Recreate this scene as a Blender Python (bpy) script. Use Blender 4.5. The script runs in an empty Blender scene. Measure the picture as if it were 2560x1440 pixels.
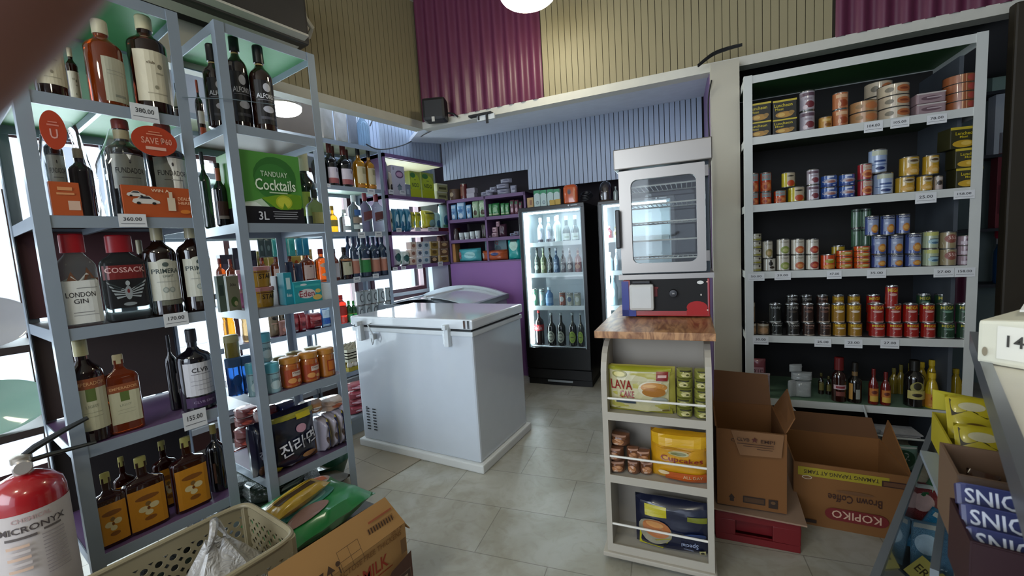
import bpy, bmesh, math, random
import numpy as np
from mathutils import Matrix, Vector
random.seed(7)
SC = bpy.context.scene
COL = SC.collection
PI = math.pi
# ---------------------------------------------------------------- camera
FPX, YAW, PITCH, ROLL, CAMH = 1052.0, 0.6071, 0.0956, -0.0614, 1.2
def cam_axes():
    cy, sy = math.cos(YAW), math.sin(YAW)
    f = np.array([-sy, cy, 0.]); r = np.array([cy, sy, 0.]); u = np.array([0, 0, 1.])
    cp, sp = math.cos(PITCH), math.sin(PITCH)
    f2 = cp*f - sp*u; u2 = cp*u + sp*f
    cr, sr = math.cos(ROLL), math.sin(ROLL)
    return np.array([cr*r + sr*u2, cr*u2 - sr*r, f2])
MC = cam_axes(); CP = np.array([0, 0, CAMH])
cd = bpy.data.cameras.new('camera'); cam = bpy.data.objects.new('camera', cd); COL.objects.link(cam)
cd.sensor_width = 36; cd.lens = 36*FPX/2560; cd.clip_start = 0.005
cd.dof.use_dof = True; cd.dof.focus_distance = 2.2; cd.dof.aperture_fstop = cd.lens/2.0
mw = Matrix.Identity(4)
for i in range(3):
    mw[i][0] = MC[0][i]; mw[i][1] = MC[1][i]; mw[i][2] = -MC[2][i]; mw[i][3] = CP[i]
cam.matrix_world = mw
SC.camera = cam
# ---------------------------------------------------------------- world, exposure, large lights
wd = bpy.data.worlds.new('world'); SC.world = wd; wd.use_nodes = True
bgn = wd.node_tree.nodes['Background']; bgn.inputs[0].default_value = (0.72, 0.82, 1, 1); bgn.inputs[1].default_value = 1.4
SC.view_settings.view_transform = 'Standard'; SC.view_settings.look = 'None'; SC.view_settings.gamma = 1
SC.view_settings.exposure = 0.24; SC.view_settings.use_curve_mapping = False
def area(name, loc, target, sx, sy, power, col):
    l = bpy.data.lights.new(name, 'AREA'); l.shape = 'RECTANGLE'; l.size = sx; l.size_y = sy; l.energy = power; l.color = col
    o = bpy.data.objects.new(name, l); COL.objects.link(o); o.location = loc
    o.rotation_euler = (Vector(target)-Vector(loc)).to_track_quat('-Z', 'Y').to_euler(); return o
# daylight through the two windows of the left alcove, and the glazed shop front behind the camera
area('window_daylight', (-3.42, 1.0, 1.1), (0, 1.0, 0.9), 2.8, 1.75, 130, (0.82, 0.94, 1))
area('corner_window_daylight', (-3.42, 2.72, 1.4), (0, 2.72, 1.2), 0.75, 1.2, 50, (0.80, 0.91, 1))
area('shop_front_daylight', (-1.3, -2.4, 1.7), (-1.2, 2, 1.2), 2.6, 1.8, 62, (0.80, 0.9, 1))
# ---------------------------------------------------------------- frames of reference
A = 0.2045                                        # the back wall runs 11.7 degrees off the left wall's square
EX = np.array([math.cos(A), math.sin(A), 0]); EY = np.array([-math.sin(A), math.cos(A), 0])
def W(u, v, z=0.): return EX*u + EY*v + np.array([0, 0, z])
def ray(px, py): return MC.T @ np.array([(px-1280)/FPX, -(py-720)/FPX, 1.])
NRM = {'x': np.array([1, 0, 0.]), 'y': np.array([0, 1, 0.]), 'z': np.array([0, 0, 1.]), 'u': EX, 'v': EY}
def at(px, py, ax, val):
    d = ray(px, py); n = NRM[ax]; return CP + (val-n@CP)/(n@d)*d
def uof(p): return float(EX@p)
def vof(p): return float(EY@p)
# ---------------------------------------------------------------- materials
def lin(h):
    h = h.lstrip('#'); c = [int(h[i:i+2], 16)/255 for i in (0, 2, 4)]
    return tuple((x/12.92 if x <= 0.04045 else ((x+0.055)/1.055)**2.4) for x in c)
MATS = {}
def M(h, rough=0.5, metal=0., kind='plain', amt=0.08, scale=14., emit=0.):
    key = (h, rough, metal, kind, amt, scale, emit)
    if key in MATS: return MATS[key]
    m = bpy.data.materials.new(f'{kind}_{h.strip("#")}'); m.use_nodes = True
    nt = m.node_tree; N = nt.nodes; L = nt.links; b = N['Principled BSDF']
    c = lin(h)
    tc = N.new('ShaderNodeTexCoord'); nz = N.new('ShaderNodeTexNoise'); nz.inputs['Scale'].default_value = scale
    nz.inputs['Detail'].default_value = 3
    L.new(tc.outputs['Object'], nz.inputs['Vector'])
    mx = N.new('ShaderNodeMix'); mx.data_type = 'RGBA'
    k1, k2 = 1-amt, 1+amt
    mx.inputs[6].default_value = (*[min(1, x*k1) for x in c], 1); mx.inputs[7].default_value = (*[min(1, x*k2) for x in c], 1)
    L.new(nz.outputs['Fac'], mx.inputs[0]); L.new(mx.outputs[2], b.inputs['Base Color'])
    b.inputs['Roughness'].default_value = rough; b.inputs['Metallic'].default_value = metal
    if kind == 'glass':
        b.inputs['Transmission Weight'].default_value = 0.92; b.inputs['IOR'].default_value = 1.18; b.inputs['Roughness'].default_value = rough
    if kind == 'amber':
        b.inputs['Transmission Weight'].default_value = 0.55; b.inputs['IOR'].default_value = 1.3; b.inputs['Coat Weight'].default_value = 1; b.inputs['Coat Roughness'].default_value = 0.04
    if kind == 'gloss':
        b.inputs['Coat Weight'].default_value = 1; b.inputs['Coat Roughness'].default_value = 0.05
    if kind == 'film':
        b.inputs['Coat Weight'].default_value = .6; b.inputs['Coat Roughness'].default_value = 0.12
    if kind == 'foil':
        bp = N.new('ShaderNodeBump'); bp.inputs['Strength'].default_value = 0.6; bp.inputs['Distance'].default_value = 0.02
        n2 = N.new('ShaderNodeTexNoise'); n2.inputs['Scale'].default_value = 26; n2.inputs['Distortion'].default_value = 1.5
        L.new(tc.outputs['Object'], n2.inputs['Vector']); L.new(n2.outputs['Fac'], bp.inputs['Height']); L.new(bp.outputs[0], b.inputs['Normal'])
        b.inputs['Coat Weight'].default_value = .8; b.inputs['Coat Roughness'].default_value = 0.1
    if emit:
        L.new(mx.outputs[2], b.inputs['Emission Color']); b.inputs['Emission Strength'].default_value = emit
    MATS[key] = m; return m
def pane_mat(name, tint, refl):
    m = bpy.data.materials.new(name); m.use_nodes = True; nt = m.node_tree; N = nt.nodes; L = nt.links
    N.remove(N['Principled BSDF']); o = N['Material Output']
    t = N.new('ShaderNodeBsdfTransparent'); t.inputs[0].default_value = (*tint, 1)
    g = N.new('ShaderNodeBsdfGlossy'); g.inputs['Roughness'].default_value = 0.03
    fr = N.new('ShaderNodeFresnel'); fr.inputs[0].default_value = 1.45
    mu = N.new('ShaderNodeMath'); mu.operation = 'MULTIPLY'; mu.inputs[1].default_value = refl; L.new(fr.outputs[0], mu.inputs[0])
    x = N.new('ShaderNodeMixShader'); L.new(mu.outputs[0], x.inputs[0]); L.new(t.outputs[0], x.inputs[1]); L.new(g.outputs[0], x.inputs[2])
    L.new(x.outputs[0], o.inputs[0]); return m
PANE = pane_mat('clear_glass_pane', (.95, .97, .97), .8)
FILM = pane_mat('clear_plastic_film', (.86, .88, .9), 3.0)
# ---------------------------------------------------------------- mesh builder
class MB:
    def __init__(s): s.v = []; s.f = []; s.m = []; s.mi = 0
    def add(s, vs, fs):
        o = len(s.v); s.v += [tuple(float(c) for c in p) for p in vs]; s.f += [tuple(i+o for i in f) for f in fs]; s.m += [s.mi]*len(fs); return s
    def box(s, x0, y0, z0, x1, y1, z1, T=None):
        vs = [(x, y, z) for x in (x0, x1) for y in (y0, y1) for z in (z0, z1)]
        if T: vs = [T(p) for p in vs]
        return s.add(vs, [(0, 1, 3, 2), (4, 6, 7, 5), (0, 4, 5, 1), (2, 3, 7, 6), (0, 2, 6, 4), (1, 5, 7, 3)])
    def hexa(s, b, t):   # four bottom points, four top points
        return s.add(list(b)+list(t), [(3, 2, 1, 0), (4, 5, 6, 7), (0, 1, 5, 4), (1, 2, 6, 5), (2, 3, 7, 6), (3, 0, 4, 7)])
    def slab(s, pts, n, th):   # polygon with thickness along n
        n = np.array(n, float); n = n/np.linalg.norm(n)*th
        a = [np.array(p, float) for p in pts]; b = [p+n for p in a]; k = len(a)
        return s.add(a+b, [tuple(range(k))[::-1], tuple(range(k, 2*k))]+[(i, (i+1) % k, (i+1) % k+k, i+k) for i in range(k)])
    def lathe(s, prof, n=24, sq=2., dk=1., c=(0, 0, 0), sx=1., closed=True):
        vs = []; fs = []
        for r, z in prof:
            for i in range(n):
                t = 2*PI*(i+.5)/n; ct, st = math.cos(t), math.sin(t)
                x = math.copysign(abs(ct)**(2/sq), ct)*r*sx; y = math.copysign(abs(st)**(2/sq), st)*r*dk
                vs.append((c[0]+x, c[1]+y, c[2]+z))
        for j in range(len(prof)-1):
            for i in range(n):
                a, b = j*n+i, j*n+(i+1) % n; fs.append((a, b, b+n, a+n))
        if closed:
            fs.append(tuple(range(n))[::-1]); fs.append(tuple(range((len(prof)-1)*n, len(prof)*n)))
        return s.add(vs, fs)
    def tube(s, path, r, n=8):
        P = [Vector(p) for p in path]; vs = []; fs = []; up = None
        for i, p in enumerate(P):
            d = (P[min(i+1, len(P)-1)]-P[max(i-1, 0)]).normalized()
            if up is None: up = Vector((0, 0, 1)) if abs(d.z) < .9 else Vector((1, 0, 0))
            a = d.cross(up).normalized(); b = a.cross(d).normalized(); up = b
            rr = r[i] if isinstance(r, (list, tuple)) else r
            vs += [p+a*rr*math.cos(2*PI*k/n)+b*rr*math.sin(2*PI*k/n) for k in range(n)]
        for j in range(len(P)-1):
            for i in range(n): fs.append((j*n+i, j*n+(i+1) % n, (j+1)*n+(i+1) % n, (j+1)*n+i))
        fs.append(tuple(range(n))[::-1]); fs.append(tuple(range((len(P)-1)*n, len(P)*n)))
        return s.add(vs, fs)
    def obj(s, name, mats, parent=None, link=True, smooth=False, bevel=0.):
        me = bpy.data.meshes.new(name); me.from_pydata(s.v, [], s.f)
        if not isinstance(mats, (list, tuple)): mats = [mats]
        for m in mats: me.materials.append(m)
        me.polygons.foreach_set('material_index', s.m)
        bm = bmesh.new(); bm.from_mesh(me); bmesh.ops.recalc_face_normals(bm, faces=bm.faces)
        if bevel:
            bmesh.ops.remove_doubles(bm, verts=bm.verts, dist=1e-6)
            bmesh.ops.bevel(bm, geom=[e for e in bm.edges if e.is_manifold and e.calc_face_angle(0) > .5], offset=bevel, segments=2, affect='EDGES', profile=.6, clamp_overlap=True)
        bm.to_mesh(me); bm.free()
        if smooth:
            me.polygons.foreach_set('use_smooth', [True]*len(me.polygons)); me.set_sharp_from_angle(angle=math.radians(38))
        me.update()
        o = bpy.data.objects.new(name, me)
        if link: COL.objects.link(o)
        if parent is not None: o.parent = parent
        return o
def tag(o, label=None, cat=None, group=None, kind=None):
    if label:
        o['label'] = label
    if cat: o['category'] = cat
    if group: o['group'] = group
    if kind: o['kind'] = kind
    return o
def empty(name, loc, rz=0., label=None, cat=None, group=None):
    o = bpy.data.objects.new(name, None); COL.objects.link(o); o.location = tuple(loc); o.rotation_euler = (0, 0, rz); o.empty_display_size = .05
    return tag(o, label, cat, group)
def struct(name, mb, m, smooth=False): return tag(mb.obj(name, m, smooth=smooth), kind='structure')
# ---------------------------------------------------------------- text and printed decoration
_T = {}
def glyphs(s):
    if s in _T: return _T[s]
    cu = bpy.data.curves.new('t', 'FONT'); cu.body = s; cu.resolution_u = 2; cu.offset = 0.012
    ob = bpy.data.objects.new('t', cu); COL.objects.link(ob)
    dg = bpy.context.evaluated_depsgraph_get(); me = bpy.data.meshes.new_from_object(ob.evaluated_get(dg))
    V = np.array([v.co[:2] for v in me.vertices]) if len(me.vertices) else np.zeros((0, 2)); Fc = [tuple(p.vertices) for p in me.polygons]
    bpy.data.objects.remove(ob); bpy.data.curves.remove(cu); bpy.data.meshes.remove(me)
    if len(V):
        mn, mx = V.min(0), V.max(0); V = (V-(mn+mx)/2)/np.maximum(mx-mn, 1e-6)
    _T[s] = (V, Fc); return _T[s]
def decor(elems, surf, name='printed_label', parent=None, link=True, off0=.004, doff=.0015, rough=.4):
    """flat print laid over a surface: surf(x, z, off) -> point; elems are rects, ellipses, polygons and words"""
    mb = MB(); cols = []; k = 0
    for e in elems:
        t, col = e[0], e[-1]
        if col not in cols: cols.append(col)
        mb.mi = cols.index(col); off = off0+doff*k; k += 1
        if t == 'r':
            _, cx, cz, w, h, _c = e; nx, nz = 8, 4
            vs = [surf(cx+w*(i/nx-.5), cz+h*(j/nz-.5), off) for j in range(nz+1) for i in range(nx+1)]
            mb.add(vs, [(j*(nx+1)+i, j*(nx+1)+i+1, (j+1)*(nx+1)+i+1, (j+1)*(nx+1)+i) for j in range(nz) for i in range(nx)])
        elif t == 'e':
            _, cx, cz, w, h, _c = e; n = 20
            vs = [surf(cx, cz, off)]; fs = []
            for q in (1, 2, 3):
                vs += [surf(cx+w/2*q/3*math.cos(2*PI*i/n), cz+h/2*q/3*math.sin(2*PI*i/n), off) for i in range(n)]
            fs += [(0, 1+i, 1+(i+1) % n) for i in range(n)]
            for q in (0, 1): fs += [(1+q*n+i, 1+(q+1)*n+i, 1+(q+1)*n+(i+1) % n, 1+q*n+(i+1) % n) for i in range(n)]
            mb.add(vs, fs)
        elif t == 'p':
            vs = [surf(x, z, off) for x, z in e[1]]; mb.add(vs, [tuple(range(len(vs)))])
        elif t == 't':
            _, s, cx, cz, w, h = e[:6]; rot = e[6] if len(e) > 7 else 0
            V, Fc = glyphs(s); c_, s_ = math.cos(rot), math.sin(rot)
            vs = []
            for x, z in V:
                x, z = x*w, z*h; vs.append(surf(cx+x*c_-z*s_, cz+x*s_+z*c_, off))
            mb.add(vs, Fc)
    return mb.obj(name, [M(c, rough, kind='print') for c in cols], parent, link)
# ---------------------------------------------------------------- prototypes (unit size: width 1, depth 1, height 1)
def rad_at(prof, z):
    for (r0, z0), (r1, z1) in zip(prof, prof[1:]):
        if z0 <= z <= z1 and z1 > z0: return r0+(r1-r0)*(z-z0)/(z1-z0)
    return prof[-1][0]
def lathe_surf(prof, sq=2.):
    def f(x, z, off):
        r = rad_at(prof, z)+off; q = min(abs(x)/r, .985); return (math.copysign(q*r, x), -r*(1-q**sq)**(1/sq), z)
    return f
def box_surf(x, z, off): return (x, -.5-off, z)
def new_root(mb, name, mats, smooth=True, bevel=0.): return mb.obj(name, mats, link=False, smooth=smooth, bevel=bevel)
def bprof(sh, nk, nr, base=.02):
    return [(.43, 0), (.5, base), (.5, sh), (.485, sh+(nk-sh)*.25), (.42, sh+(nk-sh)*.52), (nr*1.45, sh+(nk-sh)*.85), (nr, nk+.02), (nr, .93)]
def P_bottle(name, glass, sh=.6, nk=.75, nr=.16, cap='#e8e2c8', capz=.88, band=None, el=(), sq=2., neck=None, prof=None, n=24, capr=1.12):
    pr = prof or bprof(sh, nk, nr); mb = MB(); mb.lathe(pr, n, sq)
    o = new_root(mb, name, glass)
    if cap:
        c = MB(); rr = nr*capr; c.lathe([(rr, capz), (rr, .985), (rr*.9, 1.)], 18); c.obj('cap', M(cap, .35), o, False, True)
    if neck:
        c = MB(); c.lathe([(nr*1.05, neck[0]), (nr*1.05, neck[1])], 18, closed=False); c.obj('neck_band', M(neck[2], .4), o, False, True)
    if band:
        c = MB(); c.lathe([(rad_at(pr, band[0])+.006, band[0]), (rad_at(pr, band[1])+.006, band[1])], n, sq, closed=False); c.obj('label_wrap', M(band[2], .5), o, False, True)
    if el: decor(el, lathe_surf(pr, sq), parent=o, link=False, off0=.012)
    return o
def P_can(name, col, el=(), rim='#9a9a98', z0=.05, z1=.95, lid=None, n=24):
    mb = MB(); pr = [(.44, 0), (.49, 0), (.5, .03), (.485, .05), (.485, .95), (.5, .97), (.49, 1), (.455, 1), (.45, .975)]
    mb.lathe(pr, n); o = new_root(mb, name, M(rim, .25, .9))
    c = MB(); c.lathe([(.49, z0), (.49, z1)], n, closed=False); c.obj('label_wrap', M(col, .35, kind='gloss', amt=.05), o, False, True)
    if lid:
        c = MB(); c.lathe([(.51, .94), (.51, 1.01), (.48, 1.02)], n); c.obj('lid', M(lid, .4), o, False, True)
    if el: decor(el, lathe_surf([(.49, 0), (.49, 1)]), parent=o, link=False, off0=.006)
    return o
def P_box(name, col, el=(), bev=.012, rough=.45, side=None):
    mb = MB(); mb.box(-.5, -.5, 0, .5, .5, 1); o = new_root(mb, name, M(col, rough, kind='carton'), False, bev)
    if el: decor(el, box_surf, parent=o, link=False, off0=.003)
    return o
def pouch_surf(ph, bulge=1.):
    def f(x, z, off, sgn=-1):
        ex = max(0, 1-abs(2*x)**3.2); ez = max(0, 1-abs(2*z-1)**5)
        t = .06+.44*bulge*(ex*ez)**.6
        t += .03*math.sin(9*x+ph)*math.sin(13*z+2*ph)+.02*math.sin(23*z+7*x+ph)
        return (x*(1-.05*math.sin(3*z+ph)*ez), sgn*(t+off), z)
    return f
def P_pouch(name, col, el=(), ph=0., kind='film', seal=None, bulge=1., rough=.3):
    sf = pouch_surf(ph, bulge); mb = MB(); nx, nz = 12, 14
    for sg in (-1, 1):
        vs = [sf(i/nx-.5, j/nz, 0, sg) if 0 < i < nx and 0 < j < nz else (i/nx-.5, 0.02*math.sin(i*1.7+ph), j/nz) for j in range(nz+1) for i in range(nx+1)]
        mb.add(vs, [(j*(nx+1)+i, j*(nx+1)+i+1, (j+1)*(nx+1)+i+1, (j+1)*(nx+1)+i) for j in range(nz) for i in range(nx)])
    o = new_root(mb, name, M(col, rough, kind=kind), True)
    if seal:
        c = MB(); c.box(-.5, -.07, .93, .5, .05, 1.); c.obj('sealed_edge', M(seal, .35), o, False)
    if el: decor(el, sf, parent=o, link=False, off0=.03, doff=.006, rough=.3)
    return o
def P_lathe(name, mat, prof, lidcol=None, lidp=None, band=None, el=(), sq=2., n=24, lidname='lid'):
    mb = MB(); mb.lathe(prof, n, sq); o = new_root(mb, name, mat)
    if lidcol: c = MB(); c.lathe(lidp, n, sq); c.obj(lidname, M(lidcol, .35), o, False, True)
    if band: c = MB(); c.lathe([(rad_at(prof, band[0])+.006, band[0]), (rad_at(prof, band[1])+.006, band[1])], n, sq, closed=False); c.obj('label_wrap', M(band[2], .4), o, False, True)
    if el: decor(el, lathe_surf(prof, sq), parent=o, link=False, off0=.012)
    return o
def copy_tree(o, parent=None):
    c = o.copy(); COL.objects.link(c)
    if parent is not None: c.parent = parent; c.matrix_parent_inverse = Matrix.Identity(4)
    for ch in o.children: copy_tree(ch, c)
    return c
# ---------------------------------------------------------------- standing things on shelves
class Line:
    """a shelf's front line: plane normal axis + value, deck height, direction along the shelf, heading of its front"""
    def __init__(s, ax, val, z):
        s.ax, s.val, s.z = ax, val, z
        if ax == 'x': s.d = np.array([0, 1., 0]); s.back = np.array([-1., 0, 0]); s.rz = PI/2
        else: s.d = EX; s.back = EY; s.rz = A
    def p(s, px, inset, z):
        n = NRM[s.ax]; sign = -1 if s.ax == 'x' else 1
        base = n*(s.val+sign*inset)+np.array([0, 0, z])
        g = MC[0]*FPX-(px-1280)*MC[2]; t = -(g@(base-CP))/(g@s.d); return base+s.d*t
def hz(p, py):
    g = MC[1]*FPX+(py-720)*MC[2]; return -(g@(p-CP))/(g@np.array([0, 0, 1.]))
ORD = ['first', 'second', 'third', 'fourth', 'fifth', 'sixth', 'seventh', 'eighth', 'ninth', 'tenth', 'eleventh', 'twelfth', 'thirteenth', 'fourteenth', 'fifteenth', 'sixteenth']
def put(proto, line, xl, xr, yt, label, cat, group=None, dk=1., ins=.012, zb=None, h=None, rot=0., tilt=0., w=None):
    z = line.z if zb is None else zb
    inset = ins
    for _ in range(3):
        a, b = line.p(xl, inset, z), line.p(xr, inset, z); ww = w or abs((b-a)@line.d); inset = ins+ww*dk/2
    c = (a+b)/2
    hh = h or hz(c, yt)
    o = copy_tree(proto); o.location = tuple(c); o.rotation_euler = (tilt, 0, line.rz+rot); o.scale = (ww, ww*dk, hh)
    tag(o, label, cat, group); return z+hh
def row(proto, line, xs, yt, desc, where, cat, group=None, **k):
    out = []; zb = k.pop('zb', None)
    for i, (xl, xr) in enumerate(xs):
        y = yt[i] if isinstance(yt, (list, tuple)) else yt
        z = zb[i] if isinstance(zb, (list, tuple)) else zb
        pos = '' if len(xs) == 1 else (', leftmost' if i == 0 else (', rightmost' if i == len(xs)-1 else f', {ORD[i]} from left'))
        out.append(put(proto, line, xl, xr, y, f'{desc}{pos} {where}', cat, group, zb=z, **k))
    return out
# ================================================================ THE SETTING
STEEL = M('#8f9aa6', .42, .25, amt=.05)
STEELW = M('#c4c6c3', .42, .1, amt=.05)
XW, XB, VB, VW, ZB, ZC = -3.25, -2.3, 2.7, 3.62, 2.115, 2.98    # alcove wall, left beam, back beam, back wall, beam foot, ceiling
def floor_mat():
    m = bpy.data.materials.new('marble_tiles'); m.use_nodes = True; nt = m.node_tree; N = nt.nodes; L = nt.links; b = N['Principled BSDF']
    tc = N.new('ShaderNodeTexCoord'); mp = N.new('ShaderNodeMapping'); mp.inputs['Rotation'].default_value = (0, 0, -A-.06); mp.inputs['Location'].default_value = (.13, .09, 0)
    L.new(tc.outputs['Object'], mp.inputs['Vector'])
    br = N.new('ShaderNodeTexBrick'); br.offset = .5; br.inputs['Scale'].default_value = 1; br.inputs['Brick Width'].default_value = .6; br.inputs['Row Height'].default_value = .3
    br.inputs['Mortar Size'].default_value = .002; br.inputs['Color1'].default_value = (*lin('#b0aea4'), 1); br.inputs['Color2'].default_value = (*lin('#a6a59c'), 1); br.inputs['Mortar'].default_value = (*lin('#84827a'), 1)
    L.new(mp.outputs[0], br.inputs['Vector'])
    n1 = N.new('ShaderNodeTexNoise'); n1.inputs['Scale'].default_value = 3.2; n1.inputs['Detail'].default_value = 8; n1.inputs['Distortion'].default_value = 1.4
    n2 = N.new('ShaderNodeTexNoise'); n2.inputs['Scale'].default_value = 11; n2.inputs['Detail'].default_value = 6; n2.inputs['Distortion'].default_value = 2.5
    L.new(mp.outputs[0], n1.inputs['Vector']); L.new(mp.outputs[0], n2.inputs['Vector'])
    r1 = N.new('ShaderNodeValToRGB'); r1.color_ramp.elements[0].position = .42; r1.color_ramp.elements[1].position = .6
    r1.color_ramp.elements[0].color = (.76, .72, .64, 1); r1.color_ramp.elements[1].color = (1.0, 1.0, 1.0, 1); L.new(n1.outputs['Fac'], r1.inputs[0])
    r2 = N.new('ShaderNodeValToRGB'); r2.color_ramp.elements[0].position = .33; r2.color_ramp.elements[1].position = .5
    r2.color_ramp.elements[0].color = (.82, .79, .73, 1); r2.color_ramp.elements[1].color = (1, 1, 1, 1); L.new(n2.outputs['Fac'], r2.inputs[0])
    m1 = N.new('ShaderNodeMix'); m1.data_type = 'RGBA'; m1.blend_type = 'MULTIPLY'; m1.inputs[0].default_value = .8; L.new(br.outputs['Color'], m1.inputs[6]); L.new(r1.outputs[0], m1.inputs[7])
    m2 = N.new('ShaderNodeMix'); m2.data_type = 'RGBA'; m2.blend_type = 'MULTIPLY'; m2.inputs[0].default_value = .5; L.new(m1.outputs[2], m2.inputs[6]); L.new(r2.outputs[0], m2.inputs[7])
    L.new(m2.outputs[2], b.inputs['Base Color']); b.inputs['Roughness'].default_value = .33
    return m
mb = MB(); mb.box(-3.6, -3.2, -.05, 3.0, 5.2, 0); struct('floor', mb, floor_mat())
def stone_mat():
    m = M('#8d8270', .4, 0, 'browntile', .28, 5.); return m
# older brown tiles under and beside the left racks, set flush as thin slabs
mb = MB()
for i in range(8):
    for j in range(4):
        x1 = -1.83-j*.302; y0 = -.2+i*.302+.11
        if y0 < 2.3: mb.box(x1-.3, y0, .0005, x1, y0+.3, .004)
struct('floor_brown_tiles', mb, stone_mat())
mb = MB(); mb.box(-3.6, -3.2, ZC, 3, 5.2, ZC+.05); struct('ceiling', mb, M('#b9b4a6', .8))
def slats(mb, P0, d, n, length, z0, z1, pitch=.038, gap=.005, th=.008):
    """vertical grooved cladding: boards of one pitch standing off a backing, along d from P0"""
    P0, d, n = (np.array(q, float) for q in (P0, d, n)); k = int(length/pitch)
    for i in range(k):
        a, b = P0+d*(i*pitch+gap/2), P0+d*((i+1)*pitch-gap/2)
        q = [a, b, b+n*th, a+n*th]
        mb.hexa([(*p[:2], z0) for p in q], [(*p[:2], z1) for p in q])
BRG = M('#332c20', .9)
BEIGE = M('#938868', .55, amt=.05, scale=3.); DARKG = M('#15130f', .9)
BLUELIT = M('#a9b5c8', .5, amt=.05, scale=3.)  # grey slat paint with the alcove's blue daylight put into its colour
def wallbox(name, p0, p1, n, th, z0, z1, m):
    p0, p1, n = (np.array(q, float) for q in (p0, p1, n)); mb = MB(); q = [p0, p1, p1-n*th, p0-n*th]
    mb.hexa([(*p[:2], z0) for p in q], [(*p[:2], z1) for p in q]); return struct(name, mb, m)
YC = (VB-.203*2.3)/.979                                             # where the two beams meet
# upper walls of the shop
wallbox('wall_left_upper_white', (XB, -3.2, 0), (XB, 1.27, 0), (1, 0, 0), .06, ZB, ZC, M('#b8b2a4', .7))
wallbox('wall_left_upper', (XB, 1.27, 0), (XB, YC, 0), (1, 0, 0), .06, ZB, ZC, BRG)
mb = MB(); slats(mb, (XB, 1.27, 0), (0, 1, 0), (1, 0, 0), YC-1.25, ZB, ZC, gap=.0032); struct('wall_left_upper_cladding', mb, BEIGE)
U0 = uof(np.array([XB, YC, 0]))
wallbox('wall_back_upper', W(U0, VB), W(2.2, VB), -EY, .06, ZB, ZC, BRG)
mb = MB(); slats(mb, W(-.84, VB), EX, -EY, 1.53, ZB, ZC, gap=.0032); struct('wall_back_upper_cladding', mb, BEIGE)
def corrug(name, u0, u1, z0, z1, v, pitch=.085, amp=.014):
    mb = MB(); n = int((u1-u0)/pitch*10); vs = []; fs = []
    for i in range(n+1):
        u = u0+(u1-u0)*i/n; o = amp*math.sin(2*PI*(u-u0)/pitch)+amp
        for zz in (z0, z1): vs += [tuple(W(u, v-.004-o, zz)), tuple(W(u, v-.001-o, zz))]
    for i in range(n):
        a = i*4; b = a+4; fs += [(a, b, b+2, a+2), (a+1, a+3, b+3, b+1), (a, a+1, b+1, b), (a+2, b+2, b+3, a+3)]
    mb.add(vs, fs); return mb.obj(name, M('#632c46', .38, amt=.06, scale=4.), smooth=True)
tag(corrug('wall_back_corrugated_panel', -1.765, -.845, ZB+.025, ZC, VB), kind='structure')
tag(corrug('wall_back_corrugated_panel', .69, 2.1, ZB+.025, ZC, VB), kind='structure')
# beams (white fascia strips) and soffits of the low alcoves
wallbox('trim_1', (XB+.02, -.5, 0), (XB+.02, YC-.0, 0), (1, 0, 0), .08, ZB-.02, ZB+.035, M('#b9b6aa', .5))
wallbox('trim_2', W(U0+.02, VB-.02), W(2.2, VB-.02), -EY, .08, ZB-.02, ZB+.028, M('#c9c6bc', .5))
mb = MB(); q = [W(U0, VB, ZB), W(.13, VB, ZB), W(.13, VW, ZB+.12), W(uof(np.array([XW, 3.05, 0]))-.1, VW, ZB+.12)]
mb.slab(q, (0, 0, 1), .03); struct('ceiling_back_alcove', mb, M('#dfe5ee', .6))
mb = MB(); mb.slab([(XB-.06, -.6, 2.74), (XB-.06, 2.3, 2.74), (XB-.06, 3.9, 2.74), (XW, 3.9, 2.74), (XW, -.6, 2.74)], (0, 0, 1), .03); struct('ceiling_left_alcove', mb, M('#b9bdc4', .6))
mb = MB(); mb.box(XW, 1.70, 2.08, XW+.02, 2.02, 2.74); struct('trim_3', mb, M('#4f4030', .6))
# back wall of the alcove, with its own grooved panel that drops in front of the shelves
YK = (VW-.203*3.25)/.979
wallbox('wall_back', W(uof(np.array([XW, YK, 0]))-.3, 3.95), W(.2, 3.95), -EY, .06, 0, ZC-.4, M('#30292f', .8))
mb = MB(); slats(mb, W(-2.16, VW-.05), EX, -EY, .876, 1.875, ZB+.125); slats(mb, W(-1.30, VW-.05), EX, -EY, 1.42, 1.70, ZB+.125)
struct('wall_back_cladding', mb, BLUELIT)
mb = MB(); mb.hexa([W(-2.16, VW-.05, 1.875), W(-1.3, VW-.05, 1.875), W(-1.3, VW-.02, 1.875), W(-2.16, VW-.02, 1.875)], [W(-2.16, VW-.05, 2.24), W(-1.3, VW-.05, 2.24), W(-1.3, VW-.02, 2.24), W(-2.16, VW-.02, 2.24)])
mb.hexa([W(-1.3, VW-.05, 1.70), W(.12, VW-.05, 1.70), W(.12, VW-.02, 1.70), W(-1.3, VW-.02, 1.70)], [W(-1.3, VW-.05, 2.24), W(.12, VW-.05, 2.24), W(.12, VW-.02, 2.24), W(-1.3, VW-.02, 2.24)])
struct('wall_back_panel_backing', mb, DARKG)
PURPLE = M('#8f62a0', .45, amt=.06, scale=4.); PURP2 = M('#6d5078', .45, amt=.06)
wallbox('wall_back_lower', W(-2.16, VW-.05), W(-1.3, VW-.05), -EY, .04, 0, 1.075, PURPLE)
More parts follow.
